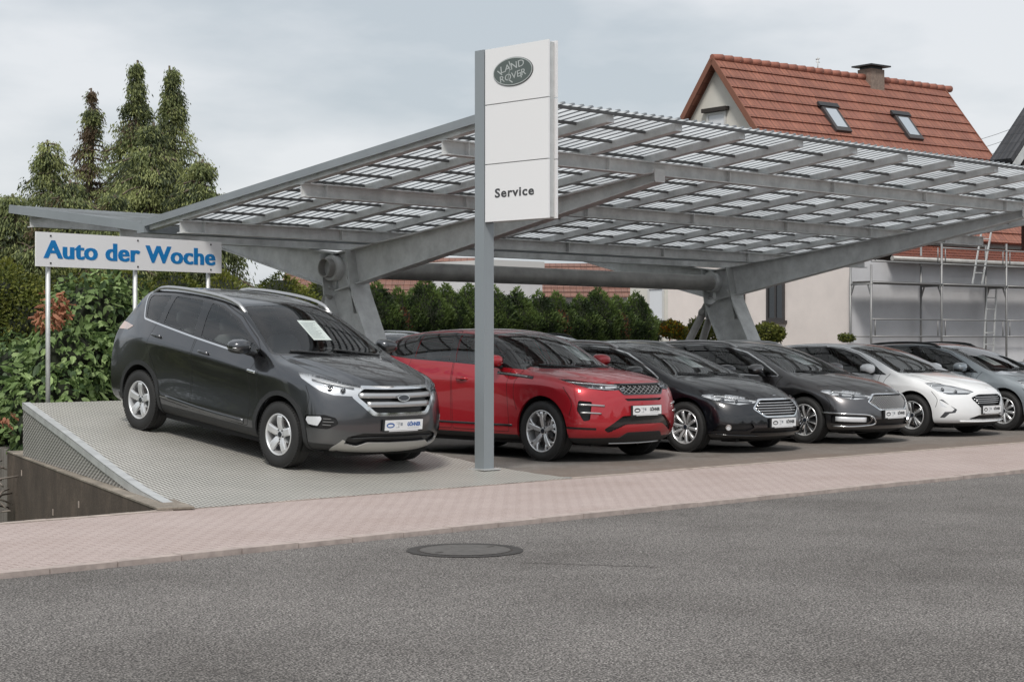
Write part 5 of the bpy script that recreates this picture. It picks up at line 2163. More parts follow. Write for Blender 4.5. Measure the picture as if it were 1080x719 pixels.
# ================================================================== VEGETATION
class Leaves:
    def __init__(s, seed=1):
        s.r = np.random.RandomState(seed)
        s.V, s.F, s.Mi = [], [], []
        s.n = 0
    def quads(s, P, T, W, mi):
        """P base points, T long vectors, W half width vectors -> pointed leaf (two triangles)"""
        k = len(P)
        if not k: return
        v = np.empty((k, 4, 3))
        v[:, 0] = P; v[:, 1] = P + T * 0.45 + W; v[:, 2] = P + T; v[:, 3] = P + T * 0.45 - W
        s.V.append(v.reshape(-1, 3))
        idx = np.arange(k) * 4 + s.n
        s.F.append(np.stack([idx, idx + 1, idx + 2, idx + 3], 1))
        s.Mi.append(np.broadcast_to(mi, (k,)).astype(np.int32))
        s.n += k * 4
    def sprays(s, P, N, ln, wd, mi, droop=0.3, jit=0.6):
        """leaf sprays at P pointing along N with droop"""
        k = len(P)
        r = s.r
        T = N + r.normal(0, jit, (k, 3)); T[:, 2] -= droop
        T /= np.linalg.norm(T, axis=1)[:, None] + 1e-9
        L = ln * r.uniform(0.6, 1.3, (k, 1))
        A = np.cross(T, r.normal(0, 1, (k, 3))); A /= np.linalg.norm(A, axis=1)[:, None] + 1e-9
        s.quads(P, T * L, A * (wd / 2) * r.uniform(0.7, 1.3, (k, 1)), mi)
    def build(s, name, mats, parent=None):
        V = np.concatenate(s.V); F = np.concatenate(s.F); Mi = np.concatenate(s.Mi)
        me = bpy.data.meshes.new(name)
        nv, nf = len(V), len(F)
        me.vertices.add(nv); me.vertices.foreach_set('co', V.astype(np.float32).ravel())
        me.loops.add(nf * 4); me.loops.foreach_set('vertex_index', F.astype(np.int32).ravel())
        me.polygons.add(nf); me.polygons.foreach_set('loop_start', (np.arange(nf) * 4).astype(np.int32))
        me.polygons.foreach_set('material_index', Mi)
        for m in mats: me.materials.append(M[m])
        me.update(calc_edges=True)
        o = link(bpy.data.objects.new(name, me))
        if parent is not None: o.parent = parent
        return o

def lump(P, seed, amp, fr):
    """smooth pseudo noise for uneven outlines"""
    r = np.random.RandomState(seed)
    out = np.zeros(len(P))
    for _ in range(5):
        k = r.normal(0, fr, 3); ph = r.uniform(0, 6.28)
        out += np.sin(P @ k + ph)
    return out / 5 * amp

def blob_core(mb, c, r, seed, amp=0.12, nu=14, nv=9):
    rr = random.Random(seed)
    ph = [rr.uniform(0, 6) for _ in range(4)]
    mb.ell(c, r[0], r[1], r[2], nu, nv, 0, lambda p: [q * (1 + amp * math.sin(p[0] * 4 + ph[0]) * math.cos(p[2] * 5 + ph[1])) for q in p])

# ---- thuja hedge plants (three kinds of crown, shared)
def thuja(h, r, seed, n, mats, ln=0.075, wd=0.030, tip=0.5, dead=None, flat=0.0):
    root = empty('hedge_tree')
    L = Leaves(seed)
    rs = L.r
    z = rs.uniform(0.03, 1.0, n * 2)
    prof = lambda q: np.minimum(1.0, ((1.0 - q) / tip) ** 0.9)
    keep = rs.uniform(0, 1, len(z)) < prof(z) * 0.9 + 0.1
    z = z[keep][:n]
    k = len(z)
    a = rs.uniform(0, 2 * np.pi, k)
    rad = prof(z) * r
    dirs = np.stack([np.cos(a), np.sin(a), np.zeros(k)], 1)
    P0 = dirs * rad[:, None]; P0[:, 2] = z * h
    bump = 1 + lump(P0, seed + 5, 0.22, 7.0) + rs.uniform(-0.22, 0.05, k)
    P = dirs * (rad * bump)[:, None]; P[:, 2] = z * h + rs.normal(0, 0.03, k)
    N = dirs + np.array([0, 0, 0.75])
    sh = lump(P, seed + 9, 1.0, 9.0)
    mi = np.where(sh + rs.normal(0, 0.25, k) > 0.12, 1, np.where(sh < -0.2, 2, 0))
    if dead:
        for (az, zz, w) in dead:
            ang = np.abs((a - az + np.pi) % (2 * np.pi) - np.pi)
            msk = (ang * r < w) & (np.abs(z * h - zz) < w * 2.4) & (rs.uniform(0, 1, k) < 0.7)
            mi = np.where(msk, 3, mi)
    L.sprays(P, N, ln, wd, mi, droop=-0.15, jit=0.45)
    L.build('foliage', mats, root)
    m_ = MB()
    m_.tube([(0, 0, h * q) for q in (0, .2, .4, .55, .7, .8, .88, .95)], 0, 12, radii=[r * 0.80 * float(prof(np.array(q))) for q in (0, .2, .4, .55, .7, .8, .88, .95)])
    m_.build('shade_core', 'hedge_core', root)  # dark solid core, blocks the view through and stands in for inner shade
    m_ = MB(); m_.tube([(0, 0, -0.05), (0, 0, 0.35)], 0.05, 8, radii=[0.06, 0.045]); m_.build('trunk', 'bark', root)
    return root

TM = ['thuja_a', 'thuja_b', 'thuja_c', 'thuja_dead']
base = [thuja(2.66, 0.60, 11, 14000, TM, tip=0.28), thuja(2.60, 0.58, 12, 14000, TM, tip=0.30), thuja(2.70, 0.62, 13, 14000, TM, tip=0.26)]
dead = thuja(2.60, 0.60, 14, 14000, TM, tip=0.28, dead=[(-1.9, 1.75, 0.20), (-2.4, 1.35, 0.16)])
rr = random.Random(4)
xs = [22.0 + 0.66 * i for i in range(14)]
for i, x in enumerate(xs):
    last = i == len(xs) - 1
    if i in (2, 9, 12):
        src = dead if i == 2 else None
        o = dead if i == 2 else copy_tree(dead)
    else:
        if i < 2: o = base[i]
        elif i == 3: o = base[2]
        else: o = copy_tree(base[rr.randrange(3)])
    o.location = (x, 27.0 + rr.uniform(-0.08, 0.08), 0)
    o.rotation_euler = (0, 0, rr.uniform(-0.5, 0.5) if i in (2, 9, 12) else rr.uniform(0, 6.28))
    s_ = rr.uniform(0.93, 1.02)
    o.scale = (s_, s_, rr.uniform(0.95, 1.03))
    if last: o.scale = (0.9, 0.9, 0.97)
    if i in (2, 9, 12):
        tag(o, ['thuja in the dark hedge with a reddish dead patch, nearest the left column', 'thuja behind the red car with the largest reddish dead patch', 'thuja near the right hedge end with a small reddish dead patch'][(2, 9, 12).index(i)], 'hedge tree', 'thuja trees of the dark hedge')
    else:
        tag(o, 'healthy dark green pointed thuja in the hedge behind the parked cars' if not last else 'last thuja at the right end of the dark hedge beside the house', 'hedge tree', 'thuja trees of the dark hedge')

# ---- yellow green clipped hedge on the left
HM = ['hedge_a', 'hedge_b', 'hedge_c', 'dry_leaf']
hb = [thuja(2.75, 0.85, 31, 11000, HM, ln=0.075, wd=0.035, tip=0.22), thuja(2.70, 0.85, 32, 11000, HM, ln=0.075, wd=0.035, tip=0.25)]
for i in range(10):
    o = hb[i] if i < 2 else copy_tree(hb[i % 2])
    o.location = (11.2 + 1.15 * i, 27.2 + rr.uniform(-0.15, 0.15), 0)
    o.rotation_euler = (0, 0, rr.uniform(0, 6.28))
    s_ = rr.uniform(0.95, 1.08)
    o.scale = (s_, s_, rr.uniform(0.97, 1.05))
    o.name = 'hedge_shrub' if i == 0 else 'hedge_shrub.%03d' % i
    tag(o, 'broad yellow green conifer shrub in the hedge behind the blue lettered board', 'hedge shrub', 'yellow green shrubs of the left hedge')

# ---- drooping conifers
def conifer(name, X, Y, z0, H, rad, seed, label, nb=120, bare=0.0, brown=0.0, topthin=0.25):
    root = empty('conifer_tree', (X, Y, z0))
    L = Leaves(seed); rs = L.r
    tm = MB()
    pts = [(0, 0, 0)]
    k = 8
    for i in range(1, k + 1):
        pts.append((rs.normal(0, 0.05), rs.normal(0, 0.05), H * i / k))
    tm.tube(pts, 0.2, 8, radii=[0.22 * (1 - i / (k + 0.4)) + 0.012 for i in range(k + 1)])
    tm.build('trunk', 'bark', root)
    bm_ = MB()
    PP, NN, MM = [], [], []
    for b in range(nb):
        q = (b + rs.uniform(0, 1)) / nb            # 0 bottom .. 1 top
        z = H * (0.05 + 0.94 * q ** 0.9)
        a = rs.uniform(0, 2 * np.pi)
        if z > 0.5 * H:
            z = min(0.985 * H, round(z / 0.42) * 0.42 + rs.normal(0, 0.09))
        prof = rad * (min(1.0, (1 - z / H) / 0.8) ** 1.25) * rs.uniform(0.5, 1.15) + topthin * rs.uniform(0.3, 1.5) * (0.45 + 0.55 * min(1, (1 - z / H) / 0.2))
        if z / H > 0.93: prof *= 0.8
        d = np.array([math.cos(a), math.sin(a), 0])
        n = max(5, int(prof / 0.10))
        rise = rs.uniform(0.0, 0.25)
        pl = []
        for j in range(n + 1):
            u = j / n
            p = d * prof * u + np.array([0, 0, z + prof * (rise * u - 0.36 * u * u)])
            pl.append(p)
        bm_.tube([tuple(p) for p in pl[::2]] if len(pl) > 4 else [tuple(p) for p in pl], 0.02, 4, caps=False, radii=None)
        isb = rs.uniform(0, 1) < brown
        base_m = 3 if isb else int(rs.choice([0, 1, 2], p=[0.5, 0.25, 0.25]))
        for j in range(1, n + 1):
            u = j / n
            if rs.uniform(0, 1) < bare: continue
            c = pl[j]
            m = int(34 + 16 * u)
            spread = 0.05 + 0.20 * min(prof, 1.2) * (1 - 0.5 * u)
            side = np.array([-d[1], d[0], 0])
            off_ = rs.normal(0, 1, (m, 1)) * side * spread + rs.normal(0, 0.045, (m, 3))
            hang = np.abs(rs.normal(0, 0.085, m)) * (0.8 + 0.8 * u)
            off_[:, 2] -= hang
            PP.append(c + off_)
            nn = np.tile(d * 0.55 + np.array([0, 0, -0.75]), (m, 1))
            NN.append(nn)
            mm = np.full(m, base_m)
            alt = rs.uniform(0, 1, m)
            mm = np.where(alt < 0.22, 1, np.where(alt > 0.86, 2, mm)) if not isb else mm
            MM.append(mm)
    P = np.concatenate(PP); N = np.concatenate(NN); MI = np.concatenate(MM)
    L.sprays(P, N, 0.10, 0.026, MI, droop=0.25, jit=0.35)
    L.build('foliage', ['conifer_a', 'conifer_b', 'conifer_c', 'conifer_brown'], root)
    bm_.build('branches', 'bark', root, fixn=False)
    tag(root, label, 'tree', 'tall conifers behind the hedge')
    return root

for (px_, py_, Z, rad, seed, lab, nb, bare, brown) in (
        (143, 64, 39, 2.1, 21, 'tallest drooping conifer with a bare narrow tip, middle of the conifer clump', 190, 0.14, 0.02),
        (182, 70, 40, 2.7, 22, 'tall drooping conifer at the right side of the clump above the canopy', 200, 0.12, 0.0),
        (97, 94, 40, 2.0, 23, 'thin browning conifer with sparse branches left of the tallest one', 130, 0.35, 0.42),
        (52, 148, 38, 1.5, 24, 'lower round topped conifer at the left side of the clump', 130, 0.05, 0.05),
        (160, 130, 37, 2.3, 25, 'dense lower conifer in front of the two tallest ones', 190, 0.0, 0.0),
        (14, 205, 34, 1.5, 26, 'dark conifer at the left picture edge beside the canopy tip', 130, 0.1, 0.02),
        (-30, 190, 36, 1.8, 27, 'conifer just outside the left edge behind the hedge', 110, 0.0, 0.0),
        (75, 190, 34, 1.7, 28, 'short dense conifer directly above the left canopy wing', 130, 0.0, 0.1),
        (118, 205, 33, 1.6, 29, 'short olive green conifer behind the white board', 120, 0.0, 0.05),
        (212, 168, 36, 1.8, 30, 'short conifer low at the right of the clump', 140, 0.0, 0.0)):
    p = at(px_, Z)
    conifer('c', p[0], p[1], 0, topz(py_, Z), rad, seed, lab, nb, bare, brown, 0.12 if py_ < 100 else 0.5)

# ---- big leaved bushes behind the ramp
def leafbush(name, blobs, n, ln, wd, mats, seed, label, cat='bush', probs=(0.5, 0.3, 0.2), droop=0.55, core=True, stems=True, extra=None, group=None):
    root = empty(name, (blobs[0][0], blobs[0][1], 0))
    ox, oy = blobs[0][0], blobs[0][1]
    L = Leaves(seed); rs = L.r
    tot = sum(b[3] * b[5] for b in blobs)
    for bi, (x, y, z, rx, ry, rz_) in enumerate(blobs):
        k = int(n * rx * rz_ / tot)
        v = rs.normal(0, 1, (k, 3)); v /= np.linalg.norm(v, axis=1)[:, None]
        sc_ = rs.uniform(0.78, 1.04, (k, 1)) * (1 + lump(v, seed + bi, 0.2, 3.0))[:, None]
        P = v * sc_ * np.array([rx, ry, rz_]) + np.array([x - ox, y - oy, z])
        # keep only the side one could ever see, thin the hidden rear
        mi = rs.choice(len(probs), k, p=probs)
        N = v * np.array([1, 1, 0.6])
        T = N + rs.normal(0, 0.5, (k, 3)); T[:, 2] -= droop
        T /= np.linalg.norm(T, axis=1)[:, None]
        Lg = ln * rs.uniform(0.4, 1.4, (k, 1))
        up = v + rs.normal(0, 0.35, (k, 3))
        A = np.cross(T, up); A /= np.linalg.norm(A, axis=1)[:, None] + 1e-9
        B = np.cross(A, T)
        W = A * (wd / 2) * rs.uniform(0.75, 1.2, (k, 1))
        # leaf blade folded along the midrib: two halves of two quads each
        T = T * Lg
        fold = B * (wd * 0.10)
        base_ = len(L.V)
        for sg in (1, -1):
            vv = np.empty((k, 4, 3))
            vv[:, 0] = P; vv[:, 1] = P + T * 0.28 + W * sg * 0.85 + fold; vv[:, 2] = P + T * 0.62 + W * sg * 0.9 + fold - B * 0.02; vv[:, 3] = P + T * 0.45
            L.V.append(vv.reshape(-1, 3)); idx = np.arange(k) * 4 + L.n
            L.F.append(np.stack([idx, idx + 1, idx + 2, idx + 3], 1)); L.Mi.append(mi.astype(np.int32)); L.n += 4 * k
            vv = np.empty((k, 4, 3))
            vv[:, 0] = P + T * 0.45; vv[:, 1] = P + T * 0.62 + W * sg * 0.9 + fold - B * 0.02; vv[:, 2] = P + T * 0.85 + W * sg * 0.4; vv[:, 3] = P + T - B * 0.03
            L.V.append(vv.reshape(-1, 3)); idx = np.arange(k) * 4 + L.n
            L.F.append(np.stack([idx, idx + 1, idx + 2, idx + 3], 1)); L.Mi.append(mi.astype(np.int32)); L.n += 4 * k
    L.build('foliage', mats, root)
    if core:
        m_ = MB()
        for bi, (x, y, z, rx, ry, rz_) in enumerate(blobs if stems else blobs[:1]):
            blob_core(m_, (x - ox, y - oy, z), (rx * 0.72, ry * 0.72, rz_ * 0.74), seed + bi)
        m_.build('shade_core', 'hedge_core', root)  # dark lumps inside the leaves, painted as the shade there
    if stems:
        m_ = MB()
        for bi, (x, y, z, rx, ry, rz_) in enumerate(blobs):
            for q in range(3):
                m_.tube([(x - ox + rs.normal(0, .1), y - oy + rs.normal(0, .1), min(0, z - rz_)), (x - ox + rs.normal(0, .15), y - oy, z * 0.5), (x - ox + rs.normal(0, .2), y - oy, z)], 0.02, 5)
        m_.build('stem', 'bark', root)
    tag(root, label, cat, group)
    return root

def blobs_at(lst):
    out = []
    for (px_, py_, Z, rw, rh) in lst:
        p = at(px_, Z); s_ = Z / 1850
        out.append((p[0], p[1], topz(py_, Z), rw * s_, rw * s_ * 0.9, rh * s_))
    return out
LM = ['laurel_a', 'laurel_b', 'laurel_c']
leafbush('leafy_bush', blobs_at([(95, 340, 25.5, 48, 46), (70, 385, 24.6, 50, 44), (120, 395, 25.0, 45, 45), (60, 425, 24.4, 60, 45), (128, 325, 26.2, 32, 32)]), 3900, 0.165, 0.080, LM, 41,
         'large leaved green bush behind the left ramp corner under the board', 'bush')
leafbush('leafy_bush', blobs_at([(20, 400, 25.3, 50, 40), (5, 440, 25.0, 55, 50), (-30, 400, 26.0, 55, 60), (30, 455, 23.6, 20, 26)]), 3000, 0.15, 0.062, LM, 42,
         'darker drooping leafy bush at the left picture edge above the concrete wall', 'bush', probs=(0.45, 0.15, 0.4))
leafbush('leafy_bush', blobs_at([(0, 330, 28.0, 70, 46), (40, 345, 27.6, 55, 40)]), 9000, 0.085, 0.035, ['hedge_a', 'hedge_b', 'hedge_c'], 43,
         'fine leaved yellow green bush in front of the hedge at the far left', 'bush', droop=0.1)
leafbush('dry_branch', blobs_at([(57, 322, 24.4, 9, 13), (50, 338, 24.2, 12, 8), (66, 330, 24.5, 6, 12)]), 150, 0.13, 0.05, ['dry_leaf', 'dry_leaf', 'dry_leaf'], 44,
         'cluster of dry orange brown leaves beside the left board post', 'dead branch', core=False, stems=False)
leafbush('dry_branch', blobs_at([(5, 440, 22.6, 8, 6)]), 16, 0.12, 0.05, ['dry_leaf', 'dry_leaf', 'dry_leaf'], 45,
         'small tuft of orange leaves low at the left picture edge', 'dead branch', core=False, stems=False)
# shrubs and flowers at the house
leafbush('garden_shrub', blobs_at([(806, 352, 41.5, 21, 10), (818, 353, 41.5, 10, 8)]), 2600, 0.07, 0.035, ['hedge_b', 'hedge_a', 'hedge_c'], 46, 'low rounded light green shrub in front of the pink house wall', 'shrub', droop=-0.2, stems=False)
leafbush('garden_shrub', blobs_at([(738, 350, 40.5, 13, 14), (748, 352, 40.5, 9, 10)]), 1800, 0.07, 0.035, ['hedge_b', 'hedge_a', 'hedge_c'], 47, 'light green shrub seen between the legs of the right column', 'shrub', droop=-0.2, stems=False)
leafbush('flower_shrub', blobs_at([(708, 348, 39.5, 12, 8), (718, 352, 39.5, 7, 7)]), 1500, 0.07, 0.045, ['flower_yellow', 'flower_orange', 'hedge_b'], 48, 'small plant with yellow and orange flowers by the house steps', 'flowers', probs=(0.16, 0.10, 0.74), droop=-0.2, stems=False)
leafbush('flower_shrub', blobs_at([(893, 357, 40.0, 8, 4)]), 300, 0.06, 0.04, ['hedge_a', 'hedge_b', 'hedge_c'], 50, 'tiny green weeds at the foot of the scaffolded wall', 'plant', droop=-0.2, stems=False)
# cut branches lying beside the wall end
m_ = MB()
rs_ = random.Random(9)
for i in range(26):
    p = at(-14 + rs_.uniform(-20, 20), 22.5 + rs_.uniform(-0.5, 0.5))
    z_ = 0.05 - rs_.uniform(0.0, 0.95)
    a = rs_.uniform(0, 6.28)
    q = Vector((p[0], p[1], z_)); dd = Vector((math.cos(a), math.sin(a), rs_.uniform(-0.3, 0.4))) * rs_.uniform(0.15, 0.4)
    m_.tube([q - dd, q + Vector((0, 0, 0.05)), q + dd], 0.012, 5)
o = m_.build('brushwood_pile', 'twig')
tag(o, 'pile of pale cut twigs at the left edge beside the concrete wall', 'brushwood')

# ---- unseen conifers added left and across the road as dark reflections for the cars
src = [o for o in C.objects if o.name.startswith('conifer_tree')]
for i, (x, y, sc_) in enumerate(((1.0, 29.0, 0.9), (-4.0, 25.0, 1.0), (-8.0, 20.0, 0.95), (4.5, 34.0, 1.0), (-12.0, 15.5, 0.8))):
    o = copy_tree(src[(i * 3 + 1) % len(src)])
    o.location = (x, y, -1.7); o.scale = (1.5 * sc_, 1.5 * sc_, 1.15 * sc_); o.rotation_euler = (0, 0, i * 1.3)
    tag(o, 'wide unseen conifer added left of the picture edge for the car reflections', 'tree', 'unseen conifers added left of the picture edge')
for i in range(9):
    o = copy_tree(src[(i * 2) % len(src)])
    o.location = (12 + i * 7.5 + (i % 3), -17 - (i % 2) * 3.5, -0.1); o.scale = (2.0, 2.0, 0.62 + 0.1 * (i % 3)); o.rotation_euler = (0, 0, i * 2.1)
    tag(o, 'broad unseen conifer added across the road for the car reflections', 'tree', 'unseen conifers added across the road')
# ------------------------------------------------------------------ car outlines (metres; x from the front axle, forward +)
CIRC = lambda q, z, r: [(q + r * math.cos(2 * math.pi * k / 20), z + r * math.sin(2 * math.pi * k / 20)) for k in range(20)]
STAR5 = dict(n=5, ph=0.25, dish=0.03, hub=0.070, sp=[(0, 0, 0.075, 0.085, 0.18, 0.98, 0)])
SPLIT5 = dict(n=5, ph=0.25, dish=0.035, hub=0.06, sp=[(0.10, 0.03, 0.04, 0.036, 0.16, 0.98, 0), (-0.10, -0.03 , 0.04, 0.036, 0.16, 0.98, 0), (0.05, 0.36, 0.03, 0.030, 0.50, 0.98, 0), (-0.05, -0.36, 0.03, 0.030, 0.50, 0.98, 0)])
MULTI10 = dict(n=10, ph=0.25, dish=0.03, hub=0.055, sp=[(0.0, 0.0, 0.030, 0.040, 0.18, 0.98, 0)])
TWIN10 = dict(n=10, ph=0.25, dish=0.03, hub=0.055, sp=[(0.0, 0.09, 0.020, 0.022, 0.18, 0.98, 0), (0.0, -0.09, 0.020, 0.022, 0.18, 0.98, 1)])
BENT5 = dict(n=5, ph=0.25, dish=0.03, hub=0.055, sp=[(0.16, 0.10, 0.035, 0.045, 0.18, 0.98, 1), (-0.16, -0.24, 0.035, 0.045, 0.18, 0.98, 0)])

def rows5(under, sill, low, mid, sh, belt):
    return {0: under, 1: sill, 2: low, 3: mid, 4: sh, 5: belt}

SUV = dict(
    wb=2.69, paint='paint_anthracite', gA=5, lvl=3,
    st=[(.83, .965, .44, .77, .985), (.70, 1.02, .34, .785, 1.015), (.40, 1.08, .12, .80, 1.05), (.08, 1.125, .0, .83, 1.08),
        (-.24, 1.15, -.20, .845, 1.105), (-.34, 1.185, -.36, .825, 1.172), (-.68, 1.39, -.76, .75, 1.385), (-1.0, 1.555, -1.12, .66, 1.545),
        (-1.22, 1.64, -1.42, .63, 1.615), (-1.5, 1.675, -1.75, .615, 1.65), (-2.05, 1.695, -2.15, .61, 1.66), (-2.6, 1.68, -2.6, .60, 1.65),
        (-3.05, 1.65, -3.0, .59, 1.615), (-3.30, 1.615, -3.18, .575, 1.57), (-3.36, 1.43, -3.27, .625, 1.41), (-3.46, 1.22, -3.38, .68, 1.20), (-3.50, 1.10, -3.42, .73, 1.08)],
    front=[(.70, .24, .42, .68, .25), (.885, .28, .52, .84, .28), (.945, .42, .60, .875, .42), (.955, .56, .60, .88, .58),
           (.94, .72, .55, .87, .76), (.91, .84, .50, .86, .87), (.88, .93, .47, .83, .95)],
    rear=[(-3.35, .26, -3.15, .68, .30), (-3.54, .32, -3.30, .84, .34), (-3.60, .48, -3.36, .87, .50), (-3.60, .66, -3.38, .88, .68),
          (-3.56, .82, -3.40, .87, .84), (-3.54, .95, -3.40, .84, .96), (-3.52, 1.03, -3.41, .80, 1.03)],
    rows=rows5([(.45, .70, .22), (-3.2, .70, .24)], [(.45, .85, .26), (.0, .885, .25), (-2.7, .885, .27), (-3.3, .85, .30)],
               [(.45, .89, .42), (.0, .915, .42), (-1.3, .932, .46), (-2.7, .92, .48), (-3.3, .875, .50)],
               [(.45, .895, .62), (.1, .915, .70), (-.6, .895, .74), (-1.3, .888, .74), (-2.1, .895, .78), (-2.7, .925, .74), (-3.3, .88, .72)],
               [(.40, .87, .85), (.1, .915, .93), (-.5, .932, .965), (-1.5, .945, 1.01), (-2.7, .94, 1.08), (-3.3, .85, 1.0)],
               [(-.4, .82, 1.11), (-1.0, .865, 1.145), (-1.7, .875, 1.20), (-2.5, .855, 1.26), (-2.9, .83, 1.29), (-3.3, .76, 1.18)]),
    crease=[(range(0, 6), 7, 0.25), (range(5, 14), 7, 0.2), (range(1, 16), 4, 0.9), (range(5, 12), 2, 0.7)],
    dome=(-.24, .60, .78, .40, .016), dome_z=.93,
    hubz=.35, arch=.395, archdz=.02, cladw=.055, tyre_r=.350, rim_r=.222, track=.905, wellw=.87, floor=.20,
    dlo=[(-3.02, 1.54), (-2.80, 1.30), (-2.5, 1.275), (-1.67, 1.20), (-1.0, 1.145), (-.37, 1.105), (-.42, 1.15), (-.70, 1.29), (-1.08, 1.465), (-1.47, 1.575), (-1.86, 1.615), (-2.47, 1.61), (-2.97, 1.575)],
    dlo_r=.03, trim_w=.018, trim_only_low=[(-3.2, 1.6), (-2.95, 1.55), (-2.75, 1.34), (-.9, 1.2), (-.2, 1.1)], trim_x=-.78,
    windows=[[(-2.95, 1.52), (-2.78, 1.315), (-2.48, 1.295), (-2.52, 1.585), (-2.93, 1.555)],
             [(-2.37, 1.285), (-1.72, 1.225), (-1.86, 1.59), (-2.42, 1.588)],
             [(-1.58, 1.215), (-.74, 1.15), (-.78, 1.29), (-1.10, 1.44), (-1.47, 1.55), (-1.69, 1.583)],
             [(-.68, 1.145), (-.42, 1.12), (-.70, 1.262)]],
    ws=[(-.02, 1.155), (.60, 1.15), (.815, 1.155), (.79, 1.22), (.705, 1.42), (.61, 1.60), (-.02, 1.645)],
    ws_in=[(-.02, 1.17), (.60, 1.165), (.78, 1.170), (.755, 1.24), (.67, 1.42), (.575, 1.585), (-.02, 1.625)],
    ws_x=(-1.5, -.02), ws_base=lambda y: 1.175 - 0.02 * y,
    rs=[(-.02, 1.22), (.58, 1.24), (.53, 1.52), (-.02, 1.55)], rs_x=-3.2,
    hl=[(-.245, .925), (-.17, .850), (.05, .848), (.20, .885), (.42, .985), (.465, 1.035), (.2, 1.015), (-.05, .975), (-.21, .955)],
    bulbs=[(.10, .925, .030, 'proj'), (-.04, .905, .026, 'proj')], hl_bars=[(-.15, .935, .30, .99, .014, 'satin_silver')],
    front_parts=[
        ('front', [(-.1, .925), (.43, .925), (.50, .875), (.50, .84), (.335, .69), (-.1, .69)], 'grille', 'grille_black', -.04, -.04, True, [0, .02, .02, .02, .03, 0]),
        ('front', [(-.1, .955), (.44, .955), (.555, .89), (.56, .835), (.37, .655), (-.1, .655)], 'grille_frame', 'chrome', .006, .03, True, [0, .02, .03, .03, .04, 0]),
        ('diag', [(.19, .525), (.295, .53), (.325, .57), (.315, .61), (.165, .628), (.15, .60)], 'fog_lamp', 'lamp_reflector', -.004, -.004, False, .012),
        ('diag', [(-.03, .56), (.08, .50), (.26, .50), (.34, .56), (.33, .62), (.12, .645), (.0, .62)], 'fog_recess', 'grille_black', -.02, -.02, False, .02),
        ('front', [(-.1, .475), (.46, .475), (.60, .43), (.62, .36), (.50, .33), (.40, .38), (-.1, .38)], 'lower_grille', 'grille_black', -.03, -.03, True, .012),
        ('front', [(-.1, .378), (.40, .378), (.50, .328), (.64, .40), (.70, .30), (.66, .265), (-.1, .265)], 'skid_trim', 'skid_silver', .012, .02, True, [0, .02, .02, .01, .03, .02, 0]),
    ],
    front_mats=[([(-.1, .30), (1., .30), (1., .2), (-.1, .2)], 2)],
    ribbons=[('grille_bar', 'front', [(0, .865), (.25, .865), (.49, .862)], .058, .02, 'satin_silver', -.012, 'c'),
             ('grille_bar', 'front', [(0, .775), (.2, .775), (.42, .772)], .062, .02, 'satin_silver', -.012, 'c'),
             ('grille_slat', 'front', [(0, .43), (.25, .43), (.56, .41)], .012, .01, 'black_plastic', -.015, 'c'),
             ('fog_grille_bar', 'diag', [(.02, .575), (.14, .572)], .012, .008, 'grey_plastic', -.012),
             ('fog_grille_bar', 'diag', [(.05, .605), (.14, .602)], .012, .008, 'grey_plastic', -.012),
             ('fog_grille_bar', 'diag', [(.05, .54), (.14, .54)], .012, .008, 'grey_plastic', -.012),
             ('side_vent', 'side', [(-.45, .955), (-.58, .962)], .030, .012, 'chrome', 0),
             ('door_moulding', 'side', [(-.62, .40), (-1.3, .415), (-2.22, .47)], .05, .012, 'paint_anthracite', 0)],
    badge=(0, .845, .082, .036, 'chrome', 'badge_dark'), badge_text=None, badge_dx=.02,
    tl=[(-3.60, 1.10), (-3.12, 1.13), (-3.0, 1.185), (-3.18, 1.20), (-3.60, 1.22)], tl_mat='lamp_clear',
    side_mats=[([(1, .335), (-3.2, .385), (-3.2, .1), (1, .1)], 2)],
    top_seams=[[(.56, .60), (.3, .68), (0, .72), (-.3, .72)]],
    side_seams=[[(-.32, 1.09), (-.40, .98), (-.42, .8), (-.36, .62)], [(.42, .64), (.44, .80), (.36, .92)]],
    doors=[[(-.50, 1.118), (-.56, .9), (-.52, .5), (-.54, .36), (-1.62, .40), (-1.64, 1.20), (-1.725, 1.62), (-1.50, 1.605), (-1.08, 1.50), (-.62, 1.29), (-.38, 1.10)],
           [(-1.66, 1.20), (-1.64, .40), (-2.22, .43), (-2.30, .62), (-2.42, .80), (-2.56, 1.0), (-2.50, 1.27), (-2.55, 1.60), (-1.9, 1.64), (-1.745, 1.63)]],
    handles=[(-1.42, 1.05), (-2.39, 1.13)], handle_slope=-.06,
    mirror=(-.63, 1.03, 1.215), mirror_mat='paint_anthracite', rails=(-1.12, -3.0, (.60, .60, .575), .035, 'satin_silver'),
    plate_z=.56, wheel=STAR5, rim_mat='alloy', cab=(-.35, -3.2, .45, 1.12), roofx=(-1.3, -3.1), seats=(-1.45, -2.3, .58), mirz=1.50, gw=.009,
)

